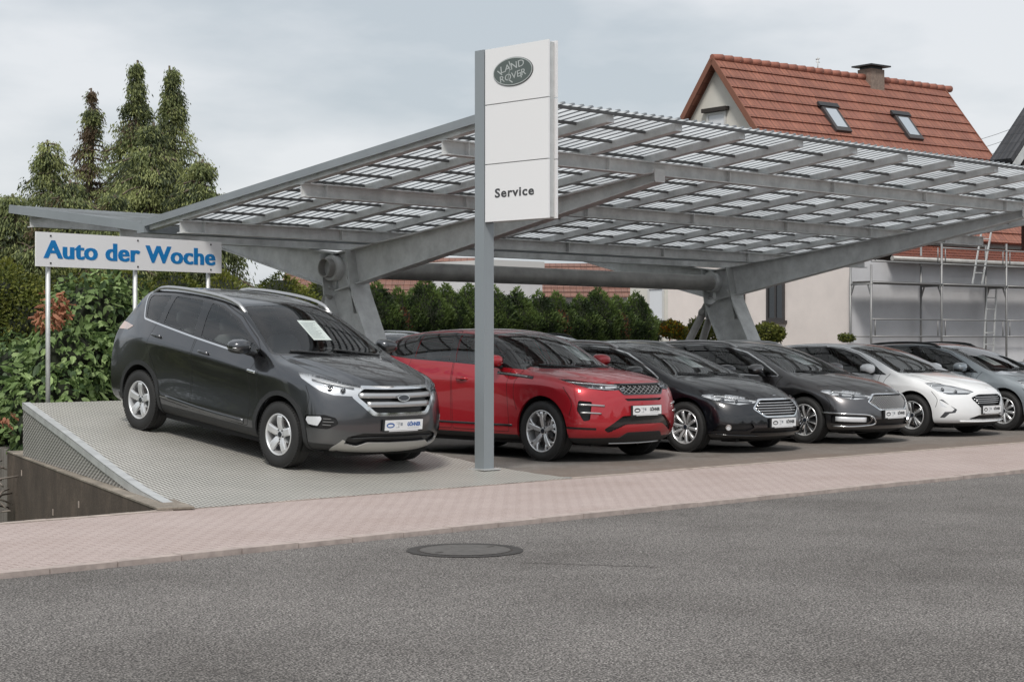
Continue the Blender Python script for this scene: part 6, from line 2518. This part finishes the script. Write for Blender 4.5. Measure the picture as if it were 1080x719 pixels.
RED = dict(SUV)
RED.update(
    wb=2.68, paint='paint_red',
    st=[(.80, .955, .42, .80, .965), (.66, .985, .33, .815, 1.0), (.38, 1.04, .12, .83, 1.045), (.05, 1.09, -.08, .83, 1.08),
        (-.20, 1.115, -.34, .785, 1.11), (-.31, 1.15, -.52, .755, 1.17), (-.64, 1.335, -.80, .715, 1.355), (-.96, 1.495, -1.08, .69, 1.50),
        (-1.20, 1.585, -1.38, .665, 1.565), (-1.5, 1.63, -1.7, .655, 1.605), (-2.0, 1.645, -2.1, .65, 1.615), (-2.6, 1.615, -2.6, .64, 1.585),
        (-3.0, 1.565, -2.95, .63, 1.535), (-3.20, 1.53, -3.1, .62, 1.49), (-3.25, 1.40, -3.18, .67, 1.37), (-3.36, 1.23, -3.28, .74, 1.21), (-3.40, 1.12, -3.33, .79, 1.11)],
    front=[(.66, .20, .42, .72, .22), (.80, .24, .52, .86, .25), (.885, .36, .60, .905, .38), (.90, .52, .60, .915, .56),
           (.885, .72, .57, .91, .74), (.87, .84, .52, .90, .86), (.845, .92, .47, .87, .94)],
    rear=[(-3.2, .24, -3.0, .70, .28), (-3.40, .30, -3.2, .86, .34), (-3.48, .48, -3.26, .90, .50), (-3.48, .66, -3.28, .91, .68),
          (-3.46, .84, -3.30, .91, .86), (-3.44, .97, -3.31, .89, .98), (-3.42, 1.05, -3.32, .84, 1.06)],
    rows=rows5([(.45, .72, .22), (-3.2, .72, .24)], [(.45, .87, .25), (.0, .92, .26), (-2.7, .92, .28), (-3.3, .88, .30)],
               [(.45, .92, .40), (.0, .945, .42), (-1.3, .93, .42), (-2.7, .95, .44), (-3.3, .90, .50)],
               [(.45, .925, .62), (.1, .95, .66), (-1.3, .93, .64), (-2.7, .96, .68), (-3.3, .91, .70)],
               [(.40, .91, .86), (.1, .945, .92), (-.5, .935, .95), (-1.5, .935, .98), (-2.7, .955, 1.03), (-3.3, .90, .98)],
               [(-.4, .85, 1.125), (-1.0, .885, 1.155), (-1.7, .89, 1.20), (-2.5, .88, 1.25), (-2.9, .85, 1.28), (-3.3, .78, 1.20)]),
    dome=(-.22, .50, .78, .44, .012), dome_z=.93,
    hubz=.37, arch=.415, cladw=0, tyre_r=.370, rim_r=.258, track=.935, wellw=.90, floor=.20,
    dlo=[(-3.12, 1.36), (-3.05, 1.285), (-2.5, 1.235), (-1.67, 1.195), (-1.0, 1.155), (-.37, 1.115), (-.44, 1.165), (-.70, 1.295), (-1.02, 1.445), (-1.40, 1.545), (-1.86, 1.585), (-2.5, 1.565), (-3.0, 1.50)],
    pillar_black=lambda c: c.y > 0.5 and c.z > 1.165 and -1.30 < c.x < -0.40,
    trim_w=0, windows=[[(-3.02, 1.36), (-2.97, 1.30), (-2.48, 1.255), (-2.52, 1.535), (-2.98, 1.475)],
             [(-2.40, 1.25), (-1.72, 1.215), (-1.80, 1.56), (-2.44, 1.545)],
             [(-1.60, 1.21), (-.74, 1.155), (-.80, 1.31), (-1.04, 1.425), (-1.42, 1.52), (-1.69, 1.55)]],
    ws=[(-.02, 1.125), (.60, 1.125), (.715, 1.145), (.70, 1.22), (.665, 1.38), (.62, 1.55), (-.02, 1.595)],
    ws_in=[(-.02, 1.145), (.60, 1.145), (.685, 1.165), (.67, 1.24), (.63, 1.38), (.585, 1.53), (-.02, 1.575)],
    ws_x=(-1.5, -.08), ws_base=lambda y: 1.15 - 0.01 * y,
    rs=[(-.02, 1.23), (.58, 1.25), (.55, 1.45), (-.02, 1.48)], rs_x=-3.15,
    hl=[(-.30, .875), (-.12, .868), (.08, .895), (.30, .96), (.46, 1.012), (.25, .997), (0, .962), (-.30, .948)], hl_r=.006, hl_in='lamp_dark',
    bulbs=[(.02, .925, .022, 'proj'), (-.10, .912, .022, 'proj')], hl_bars=[(-.26, .938, .36, .985, .014, 'lamp_reflector'), (-.22, .885, .10, .91, .010, 'lamp_reflector'), (-.26, .915, -.05, .918, .03, 'lamp_reflector')],
    front_parts=[
        ('front', [(-.1, .938), (.39, .938), (.435, .925), (.33, .832), (-.1, .832)], 'grille', 'grille_black', -.03, -.03, True, [0, .01, .01, .02, 0]),
        ('front', [(-.1, .952), (.42, .952), (.455, .93), (.345, .815), (-.1, .815)], 'grille_frame', 'alloy_dark', .004, .02, True, [0, .01, .01, .02, 0]),
        ('front', [(-.1, .772), (.34, .772), (.30, .742), (-.1, .742)], 'upper_slot', 'grille_black', -.02, -.02, True, .004),
        ('diag', [(.05, .74), (.215, .755), (.235, .64), (.15, .505), (.075, .52)], 'side_intake', 'grille_black', -.04, -.04, False, .02),
        ('front', [(-.1, .565), (.38, .565), (.62, .405), (.56, .36), (.33, .46), (-.1, .46)], 'lower_grille', 'gloss_black', -.02, -.02, True, [0, .03, .02, .02, .03, 0]),
        ('front', [(-.1, .365), (.30, .365), (.47, .24), (-.1, .235)], 'skid_plate', 'black_plastic', .004, .012, True, [0, .03, .01, 0]),
        ('diag', [(.0, .425), (.36, .44), (.36, .415), (.0, .40)], 'corner_strip', 'gloss_black', .003, .01, False, .003),
    ],
    front_mats=[([(-.1, .27), (1., .27), (1., .1), (-.1, .1)], 2)],
    ribbons=[('intake_blade', 'diag', [(-.10, .688), (.05, .700), (.21, .705)], .022, .014, 'satin_silver', .0),
             ('intake_blade', 'diag', [(-.06, .598), (.06, .606), (.19, .610)], .020, .014, 'satin_silver', .0),
             ('skid_edge', 'front', [(0, .232), (.30, .234), (.455, .236)], .012, .012, 'satin_silver', .004, 'c'),
             ('side_vent', 'side', [(-.16, 1.02), (-.45, 1.045), (-.80, 1.075)], .040, .008, 'gloss_black', 0),
             ('vent_blade', 'side', [(-.26, 1.028), (-.50, 1.05), (-.76, 1.072)], .016, .014, 'satin_silver', .002),
             ('sill_moulding', 'side', [(-.50, .425), (-1.3, .43), (-2.2, .44)], .026, .008, 'gloss_black', 0)],
    lattice=(.45, .832, .938, 0, 'satin_silver', .085, .007), lattice_poly=[(-.01, .938), (.39, .938), (.43, .925), (.33, .832), (-.01, .832)],
    badge=(-.36, .885, .036, .020, 'chrome', 'badge_dark'), badge_dx=.006,
    tl=[(-3.60, .99), (-3.2, .995), (-2.95, 1.03), (-3.0, 1.055), (-3.60, 1.075)], tl_mat='lamp_red',
    side_mats=[([(1, .30), (-3.4, .33), (-3.4, .1), (1, .1)], 2)],
    top_seams=[[(.66, .40), (.60, .62), (.45, .74), (.1, .80), (-.3, .79)]],
    side_seams=[[(-.38, 1.10), (-.46, .98), (-.48, .8), (-.42, .62)], [(.46, .58), (.48, .74), (.34, .92)]],
    doors=[[(-.58, 1.13), (-.60, .9), (-.56, .5), (-.56, .34), (-1.60, .35), (-1.62, 1.20), (-1.70, 1.575), (-1.42, 1.56), (-1.02, 1.465), (-.60, 1.27), (-.42, 1.12)],
           [(-1.635, 1.20), (-1.62, .35), (-2.20, .36), (-2.28, .58), (-2.40, .78), (-2.52, 1.0), (-2.46, 1.25), (-2.50, 1.575), (-1.9, 1.605), (-1.715, 1.60)]],
    handles=[(-1.42, .99), (-2.30, 1.02)], handle_slope=-.02,
    mirror=(-.79, 1.0, 1.22), mirror_mat='paint_red', rails=None, plate_z=.625, plate_dark=True,
    wheel=SPLIT5, rim_mat='alloy_bright', cab=(-.30, -3.1, .45, 1.12), roofx=(-1.3, -3.0), seats=(-1.40, -2.25, .55), mirz=1.46)

EST = dict(SUV)
EST.update(
    wb=2.85, paint='paint_black',
    st=[(.84, .735, .40, .70, .755), (.68, .815, .30, .745, .83), (.35, .90, .08, .78, .895), (0, .955, -.12, .79, .94),
        (-.22, .99, -.28, .80, .965), (-.33, 1.02, -.47, .78, 1.04), (-.71, 1.19, -.85, .715, 1.205), (-1.06, 1.335, -1.22, .65, 1.345),
        (-1.38, 1.43, -1.58, .62, 1.41), (-1.8, 1.465, -2.0, .605, 1.437), (-2.3, 1.475, -2.4, .60, 1.44), (-2.9, 1.455, -2.9, .585, 1.42),
        (-3.5, 1.41, -3.4, .565, 1.375), (-3.72, 1.38, -3.55, .555, 1.33), (-3.80, 1.21, -3.66, .61, 1.19), (-3.90, 1.03, -3.80, .68, 1.00), (-3.93, .92, -3.84, .74, .90)],
    front=[(.70, .16, .42, .66, .17), (.90, .20, .54, .84, .20), (.95, .30, .60, .875, .30), (.95, .43, .60, .88, .46),
           (.925, .57, .55, .865, .60), (.90, .65, .50, .84, .68), (.87, .70, .45, .79, .73)],
    rear=[(-3.7, .22, -3.5, .68, .26), (-3.90, .28, -3.7, .84, .30), (-3.96, .42, -3.76, .87, .44), (-3.97, .56, -3.78, .88, .58),
          (-3.96, .70, -3.80, .87, .72), (-3.95, .80, -3.82, .85, .80), (-3.94, .87, -3.83, .80, .86)],
    rows=rows5([(.45, .70, .17), (-3.6, .70, .20)], [(.45, .84, .20), (.0, .875, .20), (-2.85, .88, .22), (-3.7, .85, .26)],
               [(.45, .875, .32), (.0, .905, .34), (-1.4, .895, .33), (-2.85, .905, .36), (-3.7, .87, .42)],
               [(.45, .885, .50), (.1, .91, .54), (-1.4, .90, .54), (-2.85, .92, .58), (-3.7, .88, .58)],
               [(.40, .865, .66), (.1, .90, .76), (-.5, .905, .80), (-1.5, .905, .84), (-2.85, .905, .88), (-3.7, .85, .84)],
               [(-.4, .82, .955), (-1.0, .85, .975), (-1.7, .855, 1.0), (-2.6, .84, 1.03), (-3.3, .80, 1.06), (-3.8, .74, .98)]),
    dome=(-.22, .58, .80, .36, .012), dome_z=.70,
    hubz=.335, arch=.372, cladw=0, tyre_r=.335, rim_r=.228, track=.90, wellw=.865, floor=.15,
    dlo=[(-3.50, 1.25), (-3.30, 1.075), (-2.6, 1.035), (-1.7, .998), (-1.0, .975), (-.50, .962), (-.60, 1.02), (-.85, 1.145), (-1.20, 1.29), (-1.58, 1.37), (-2.0, 1.40), (-2.8, 1.39), (-3.35, 1.345)],
    dlo_r=.03, trim_w=.016, trim_only_low=None, windows=[[(-3.40, 1.25), (-3.25, 1.10), (-2.78, 1.07), (-2.82, 1.36), (-3.3, 1.32)],
             [(-2.68, 1.06), (-1.80, 1.018), (-1.95, 1.375), (-2.72, 1.365)],
             [(-1.66, 1.012), (-.88, .985), (-.92, 1.14), (-1.22, 1.265), (-1.60, 1.345), (-1.80, 1.365)],
             [(-.82, .985), (-.60, .975), (-.84, 1.10)]],
    ws=[(-.02, .995), (.60, .99), (.745, 1.0), (.725, 1.05), (.655, 1.24), (.59, 1.39), (-.02, 1.435)],
    ws_in=[(-.02, 1.01), (.60, 1.005), (.71, 1.015), (.69, 1.06), (.62, 1.24), (.555, 1.37), (-.02, 1.415)],
    ws_x=(-1.6, -.05), ws_base=lambda y: 1.015 - 0.01 * y,
    rs=[(-.02, 1.02), (.55, 1.03), (.50, 1.28), (-.02, 1.32)], rs_x=-3.6,
    hl=[(-.31, .70), (-.27, .66), (-.05, .638), (.20, .68), (.43, .748), (.40, .768), (.2, .777), (0, .758), (-.2, .725)], hl_r=.012, hl_in='lamp_reflector',
    bulbs=[(.16, .715, .028, 'proj'), (-.02, .69, .026, 'proj'), (.28, .74, .02, 'b')], hl_bars=[(-.24, .675, .24, .70, .012, 'lamp_dark'), (-.2, .705, .3, .758, .01, 'chrome')],
    front_parts=[
        ('front', [(-.1, .692), (.34, .692), (.465, .585), (.31, .488), (-.1, .488)], 'grille', 'grille_black', -.035, -.035, True, [0, .04, .04, .04, 0]),
        ('front', [(-.1, .712), (.35, .712), (.49, .585), (.32, .468), (-.1, .468)], 'grille_frame', 'chrome', .004, .02, True, [0, .04, .04, .04, 0]),
        ('front', [(-.1, .335), (.46, .335), (.54, .27), (-.1, .265)], 'lower_grille', 'grille_black', -.03, -.03, True, .01),
        ('diag', CIRC(.09, .342, .030), 'fog_lamp', 'lamp_reflector', -.010, -.010, False, 0),
        ('diag', CIRC(.09, .342, .040), 'fog_lamp_ring', 'chrome', -.004, .010, False, 0),
        ('diag', [(-.22, .405), (.22, .375), (.30, .30), (-.15, .30), (-.26, .34)], 'fog_recess', 'grille_black', -.03, -.03, False, .02),
    ],
    front_mats=[([(-.1, .22), (1., .22), (1., .1), (-.1, .1)], 2)],
    ribbons=[('grille_bar', 'front', [(0, z), (.2, z), (w, z)], .014, .012, 'chrome', -.014, 'c') for z, w in ((.66, .37), (.625, .41), (.59, .45), (.555, .41), (.52, .36))]
            + [('lower_lip', 'diag', [(-.30, .235), (.0, .245), (.34, .268)], .014, .012, 'gloss_black', .004)],
    lattice=None, badge=(0, .735, .060, .022, 'chrome', 'badge_dark'), badge_dx=-.035,
    tl=[(-4.0, .80), (-3.6, .82), (-3.48, .90), (-3.7, .93), (-4.0, .94)], tl_mat='lamp_red',
    side_mats=[([(1, .215), (-4, .24), (-4, .1), (1, .1)], 2)],
    top_seams=[[(.62, .52), (.3, .66), (0, .70), (-.34, .70)]],
    side_seams=[[(-.42, .955), (-.50, .85), (-.50, .65), (-.42, .5)], [(.42, .46), (.44, .58), (.34, .70)]],
    doors=[[(-.62, .975), (-.66, .8), (-.60, .4), (-.60, .26), (-1.70, .26), (-1.72, 1.0), (-1.84, 1.40), (-1.60, 1.385), (-1.20, 1.305), (-.80, 1.13), (-.56, .975)],
           [(-1.735, 1.0), (-1.72, .26), (-2.36, .28), (-2.46, .48), (-2.60, .65), (-2.76, .85), (-2.74, 1.04), (-2.78, 1.395), (-2.0, 1.42), (-1.86, 1.41)]],
    handles=[(-1.52, .86), (-2.52, .89)], handle_slope=-.03,
    mirror=(-.80, 1.0, 1.055), mirror_mat='paint_black', rails=(-1.45, -3.4, (.585, .575, .545), .03, 'satin_silver'), plate_z=.395, plate_dark=True,
    wheel=MULTI10, rim_mat='alloy_bright', cab=(-.32, -3.5, .36, .98), roofx=(-1.5, -3.4), seats=(-1.62, -2.5, .42), mirz=1.30)

GRY = dict(EST)
GRY.update(
    paint='paint_graphite', mirror_mat='paint_graphite', wheel=TWIN10, rim_mat='alloy_bright', rim_mat2='alloy_dark',
    ribbons=[('fog_frame', 'diag', [(.40, .452), (.1, .440), (-.24, .415), (-.33, .345), (-.30, .285), (0, .262), (.28, .268)], .020, .014, 'chrome', .004),
             ('fog_lamp', 'diag', [(-.20, .35), (0, .355), (.24, .365)], .072, .012, 'lamp_reflector', -.008)],
    front_parts=[
        ('front', [(-.1, .705), (.34, .705), (.47, .60), (.30, .495), (-.1, .495)], 'grille', 'grille_black', -.025, -.025, True, [0, .04, .04, .04, 0]),
        ('front', [(-.1, .722), (.35, .722), (.492, .60), (.315, .478), (-.1, .478)], 'grille_frame', 'chrome', .004, .02, True, [0, .04, .04, .04, 0]),
        ('front', [(-.1, .36), (.44, .36), (.50, .27), (-.1, .265)], 'lower_grille', 'grille_black', -.03, -.03, True, .01),
        ('diag', [(-.24, .41), (.30, .425), (.30, .30), (-.20, .30), (-.28, .345)], 'fog_recess', 'grille_black', -.03, -.03, False, .02),
    ],
    lattice=(.48, .495, .705, 0, 'satin_silver', .040, .006), lattice_poly=[(-.01, .705), (.34, .705), (.47, .60), (.30, .495), (-.01, .495)],
    plate_z=.425)

FOC = dict(EST)
FOC.update(
    wb=2.70, paint='paint_white',
    st=[(.80, .735, .38, .70, .755), (.66, .81, .28, .735, .82), (.35, .885, .05, .765, .88), (.02, .935, -.02, .79, .912),
        (-.18, .965, -.20, .80, .935), (-.29, .995, -.38, .785, 1.0), (-.66, 1.165, -.76, .715, 1.18), (-1.0, 1.31, -1.12, .645, 1.32),
        (-1.28, 1.40, -1.45, .61, 1.385), (-1.62, 1.44, -1.8, .60, 1.415), (-2.1, 1.45, -2.2, .59, 1.42), (-2.6, 1.425, -2.6, .58, 1.395),
        (-3.1, 1.38, -3.0, .56, 1.35), (-3.28, 1.35, -3.14, .55, 1.30), (-3.34, 1.18, -3.24, .61, 1.16), (-3.44, 1.02, -3.36, .68, 1.0), (-3.47, .93, -3.40, .73, .91)],
    front=[(.66, .16, .40, .66, .17), (.82, .19, .50, .83, .20), (.865, .29, .56, .865, .30), (.87, .42, .56, .87, .44),
           (.855, .56, .53, .86, .60), (.84, .65, .48, .84, .69), (.82, .70, .44, .79, .73)],
    rear=[(-3.25, .22, -3.05, .66, .26), (-3.42, .28, -3.22, .83, .30), (-3.50, .42, -3.30, .86, .44), (-3.51, .56, -3.32, .87, .58),
          (-3.50, .70, -3.34, .87, .72), (-3.49, .80, -3.36, .85, .80), (-3.48, .87, -3.38, .80, .86)],
    rows=rows5([(.45, .68, .17), (-3.2, .68, .20)], [(.45, .83, .20), (.0, .865, .20), (-2.7, .87, .22), (-3.3, .84, .26)],
               [(.45, .86, .32), (.0, .89, .34), (-1.4, .885, .33), (-2.7, .895, .36), (-3.3, .86, .42)],
               [(.45, .87, .50), (.1, .90, .54), (-1.4, .89, .54), (-2.7, .905, .58), (-3.3, .87, .58)],
               [(.40, .86, .66), (.1, .89, .76), (-.5, .895, .80), (-1.5, .895, .84), (-2.7, .89, .88), (-3.3, .84, .84)],
               [(-.4, .81, .93), (-1.0, .84, .955), (-1.7, .845, .99), (-2.5, .83, 1.04), (-2.9, .80, 1.08), (-3.3, .73, 1.0)]),
    dome=(-.22, .56, .76, .34, .011), dome_z=.70,
    hubz=.325, arch=.362, tyre_r=.325, rim_r=.218, track=.885, wellw=.85,
    dlo=[(-2.98, 1.20), (-2.9, 1.09), (-2.5, 1.045), (-1.7, .992), (-1.0, .958), (-.48, .938), (-.57, .985), (-.80, 1.115), (-1.12, 1.265), (-1.45, 1.345), (-1.8, 1.38), (-2.4, 1.375), (-2.85, 1.325)],
    trim_w=0, windows=[[(-2.88, 1.20), (-2.84, 1.12), (-2.56, 1.075), (-2.58, 1.33), (-2.8, 1.295)],
             [(-2.46, 1.062), (-1.72, 1.012), (-1.85, 1.355), (-2.49, 1.35)],
             [(-1.58, 1.005), (-.84, .968), (-.88, 1.12), (-1.14, 1.24), (-1.47, 1.32), (-1.70, 1.345)],
             [(-.78, .965), (-.57, .953), (-.80, 1.08)]],
    ws=[(-.02, .975), (.60, .965), (.77, .972), (.745, 1.03), (.665, 1.20), (.585, 1.365), (-.02, 1.41)],
    ws_in=[(-.02, .99), (.60, .98), (.735, .988), (.71, 1.04), (.63, 1.20), (.55, 1.345), (-.02, 1.39)],
    ws_x=(-1.6, .0), ws_base=lambda y: .99 - 0.01 * y, rs=[(-.02, 1.02), (.55, 1.03), (.50, 1.26), (-.02, 1.29)], rs_x=-3.2,
    hl=[(-.30, .69), (-.18, .65), (.10, .645), (.28, .695), (.44, .825), (.32, .832), (.0, .775), (-.2, .725)], hl_in='lamp_reflector',
    bulbs=[(.20, .735, .034, 'proj'), (.0, .705, .028, 'proj')], hl_bars=[(-.24, .675, .2, .68, .012, 'lamp_dark'), (.36, .80, .12, .80, .012, 'chrome')],
    front_parts=[
        ('front', [(-.1, .64), (.27, .64), (.40, .60), (.385, .575), (.20, .42), (-.1, .42)], 'grille', 'grille_black', -.035, -.035, True, [0, .03, .02, .02, .04, 0]),
        ('front', [(-.1, .652), (.28, .652), (.43, .605), (.41, .568), (.21, .405), (-.1, .405)], 'grille_frame', 'gloss_black', .003, .02, True, [0, .03, .02, .02, .04, 0]),
        ('front', [(-.1, .335), (.30, .335), (.48, .285), (.44, .268), (-.1, .268)], 'lower_grille', 'grille_black', -.03, -.03, True, .01),
        ('diag', [(.27, .575), (.22, .578), (.04, .43), (.08, .395), (.19, .39), (.26, .30), (.19, .30), (.12, .365), (.03, .375), (.0, .425), (.20, .54)], 'bumper_blade', 'lamp_dark', -.006, -.006, False, .006),
        ('diag', [(.27, .565), (.22, .515), (.16, .46), (.24, .48)], 'fog_lamp', 'lamp_reflector', .002, .006, False, .005),
    ],
    ribbons=[('grille_bar', 'front', [(0, z), (.12, z), (w, z)], .012, .01, 'chrome', -.012, 'c') for z, w in ((.61, .34), (.58, .37), (.55, .33), (.52, .29))]
            + [('lower_lip', 'front', [(0, .238), (.3, .240), (.62, .25)], .016, .014, 'paint_white', .006, 'c')],
    badge=(0, .725, .055, .022, 'chrome', 'badge_dark'), badge_dx=-.03,
    tl=[(-3.6, .86), (-3.2, .88), (-3.1, .95), (-3.2, .99), (-3.6, 1.0)],
    doors=[[(-.60, .955), (-.62, .8), (-.58, .4), (-.58, .25), (-1.62, .25), (-1.64, 1.0), (-1.74, 1.38), (-1.48, 1.365), (-1.12, 1.285), (-.76, 1.11), (-.54, .955)],
           [(-1.655, 1.0), (-1.64, .25), (-2.24, .27), (-2.34, .46), (-2.46, .62), (-2.58, .82), (-2.50, 1.06), (-2.54, 1.385), (-1.9, 1.40), (-1.76, 1.39)]],
    handles=[(-1.44, .86), (-2.36, .90)],
    mirror=(-.76, .97, 1.035), mirror_mat='paint_white', rails=None, plate_z=.415,
    wheel=BENT5, rim_mat='alloy_bright', rim_mat2='alloy_dark', cab=(-.32, -3.1, .36, .96), roofx=(-1.4, -3.0), seats=(-1.52, -2.3, .42), mirz=1.28)

SLV = dict(FOC)
SLV.update(paint='paint_silver', mirror_mat='paint_silver', rails=(-1.35, -3.0, (.58, .57, .545), .03, 'black_plastic'),
    wheel=MULTI10, rim_mat='alloy_bright', plate_z=.43,
    ribbons=[('grille_bar', 'front', [(0, z), (.12, z), (w, z)], .012, .01, 'chrome', -.012, 'c') for z, w in ((.61, .34), (.58, .37), (.55, .33), (.52, .29))])
# ================================================================== CARS
CARS = [
    (SUV, 12.10, 14.95, .138, 6.4, 'dark grey SUV with roof rails parked nose down on the tread plate ramp', (.03, 1.39), 'white price sheet behind the windscreen of the dark grey SUV on the ramp'),
    (RED, 16.20, 15.03, 0, 0, 'red SUV with lattice grille parked behind the grey sign post', (.42, 1.32), 'white price sheet behind the windscreen of the red SUV'),
    (EST, 18.78, 14.95, 0, 0, 'black estate car with chrome barred grille next to the red SUV', (.06, 1.19), 'white price sheet behind the windscreen of the black estate car'),
    (GRY, 21.57, 15.05, 0, 0, 'graphite grey estate car with fine mesh grille and chrome fog lamp frames', (.02, 1.20), 'white price sheet behind the windscreen of the graphite estate car'),
    (FOC, 24.27, 15.0, 0, 0, 'white hatchback between the graphite estate and the silver car', None, None),
    (SLV, 26.83, 14.9, 0, 0, 'silver car with black roof rails, last in the front row at the right edge', (-.22, 1.15), 'white price sheet behind the windscreen of the silver car'),
]
BUILT = []
for (sp, X, Y, z, p, lab, ps, pl) in CARS:
    car, sh = build_car(sp, lab, 'car', 'cars parked in the front row')
    put_car(car, X, Y, z, p)
    BUILT.append((car, sh))
    if ps:
        price_sheet(car, sh, ps[0], ps[1], pl)

def recolor(root, old, new):
    for ch in root.children:
        stack = [ch]
        while stack:
            q = stack.pop()
            stack += list(q.children)
            if q.type == 'MESH' and any(m_ and m_.name == old for m_ in q.data.materials):
                q.data = q.data.copy()
                for i, m_ in enumerate(q.data.materials):
                    if m_ and m_.name == old:
                        q.data.materials[i] = M[new]
for (src, old, new, px_, Yw, zs, lab) in (
        (0, 'paint_anthracite', 'paint_navy', 408, 21.5, 0.97, 'dark car of the rear row showing between the grey SUV and the red SUV'),
        (0, 'paint_anthracite', 'paint_black', 470, 23.0, 0.98, 'black roofed car of the rear row just above the red roof'),
        (5, 'paint_silver', 'paint_silver', 640, 21.2, 1.11, 'silver estate car of the rear row behind the red and black cars')):
    c = copy_tree(BUILT[src][0])
    r_ = (px_ - 540) / 1850
    Z = Yw / (0.7133 - 0.7009 * r_)
    X = Z * (0.7133 * r_ + 0.7009)
    c.location = (X, Yw, 0); c.rotation_euler = (0, 0, R(-90)); c.scale = (1, 1, zs)
    if old != new:
        recolor(c, old, new)
    tag(c, lab, 'car', 'cars parked in the rear row')
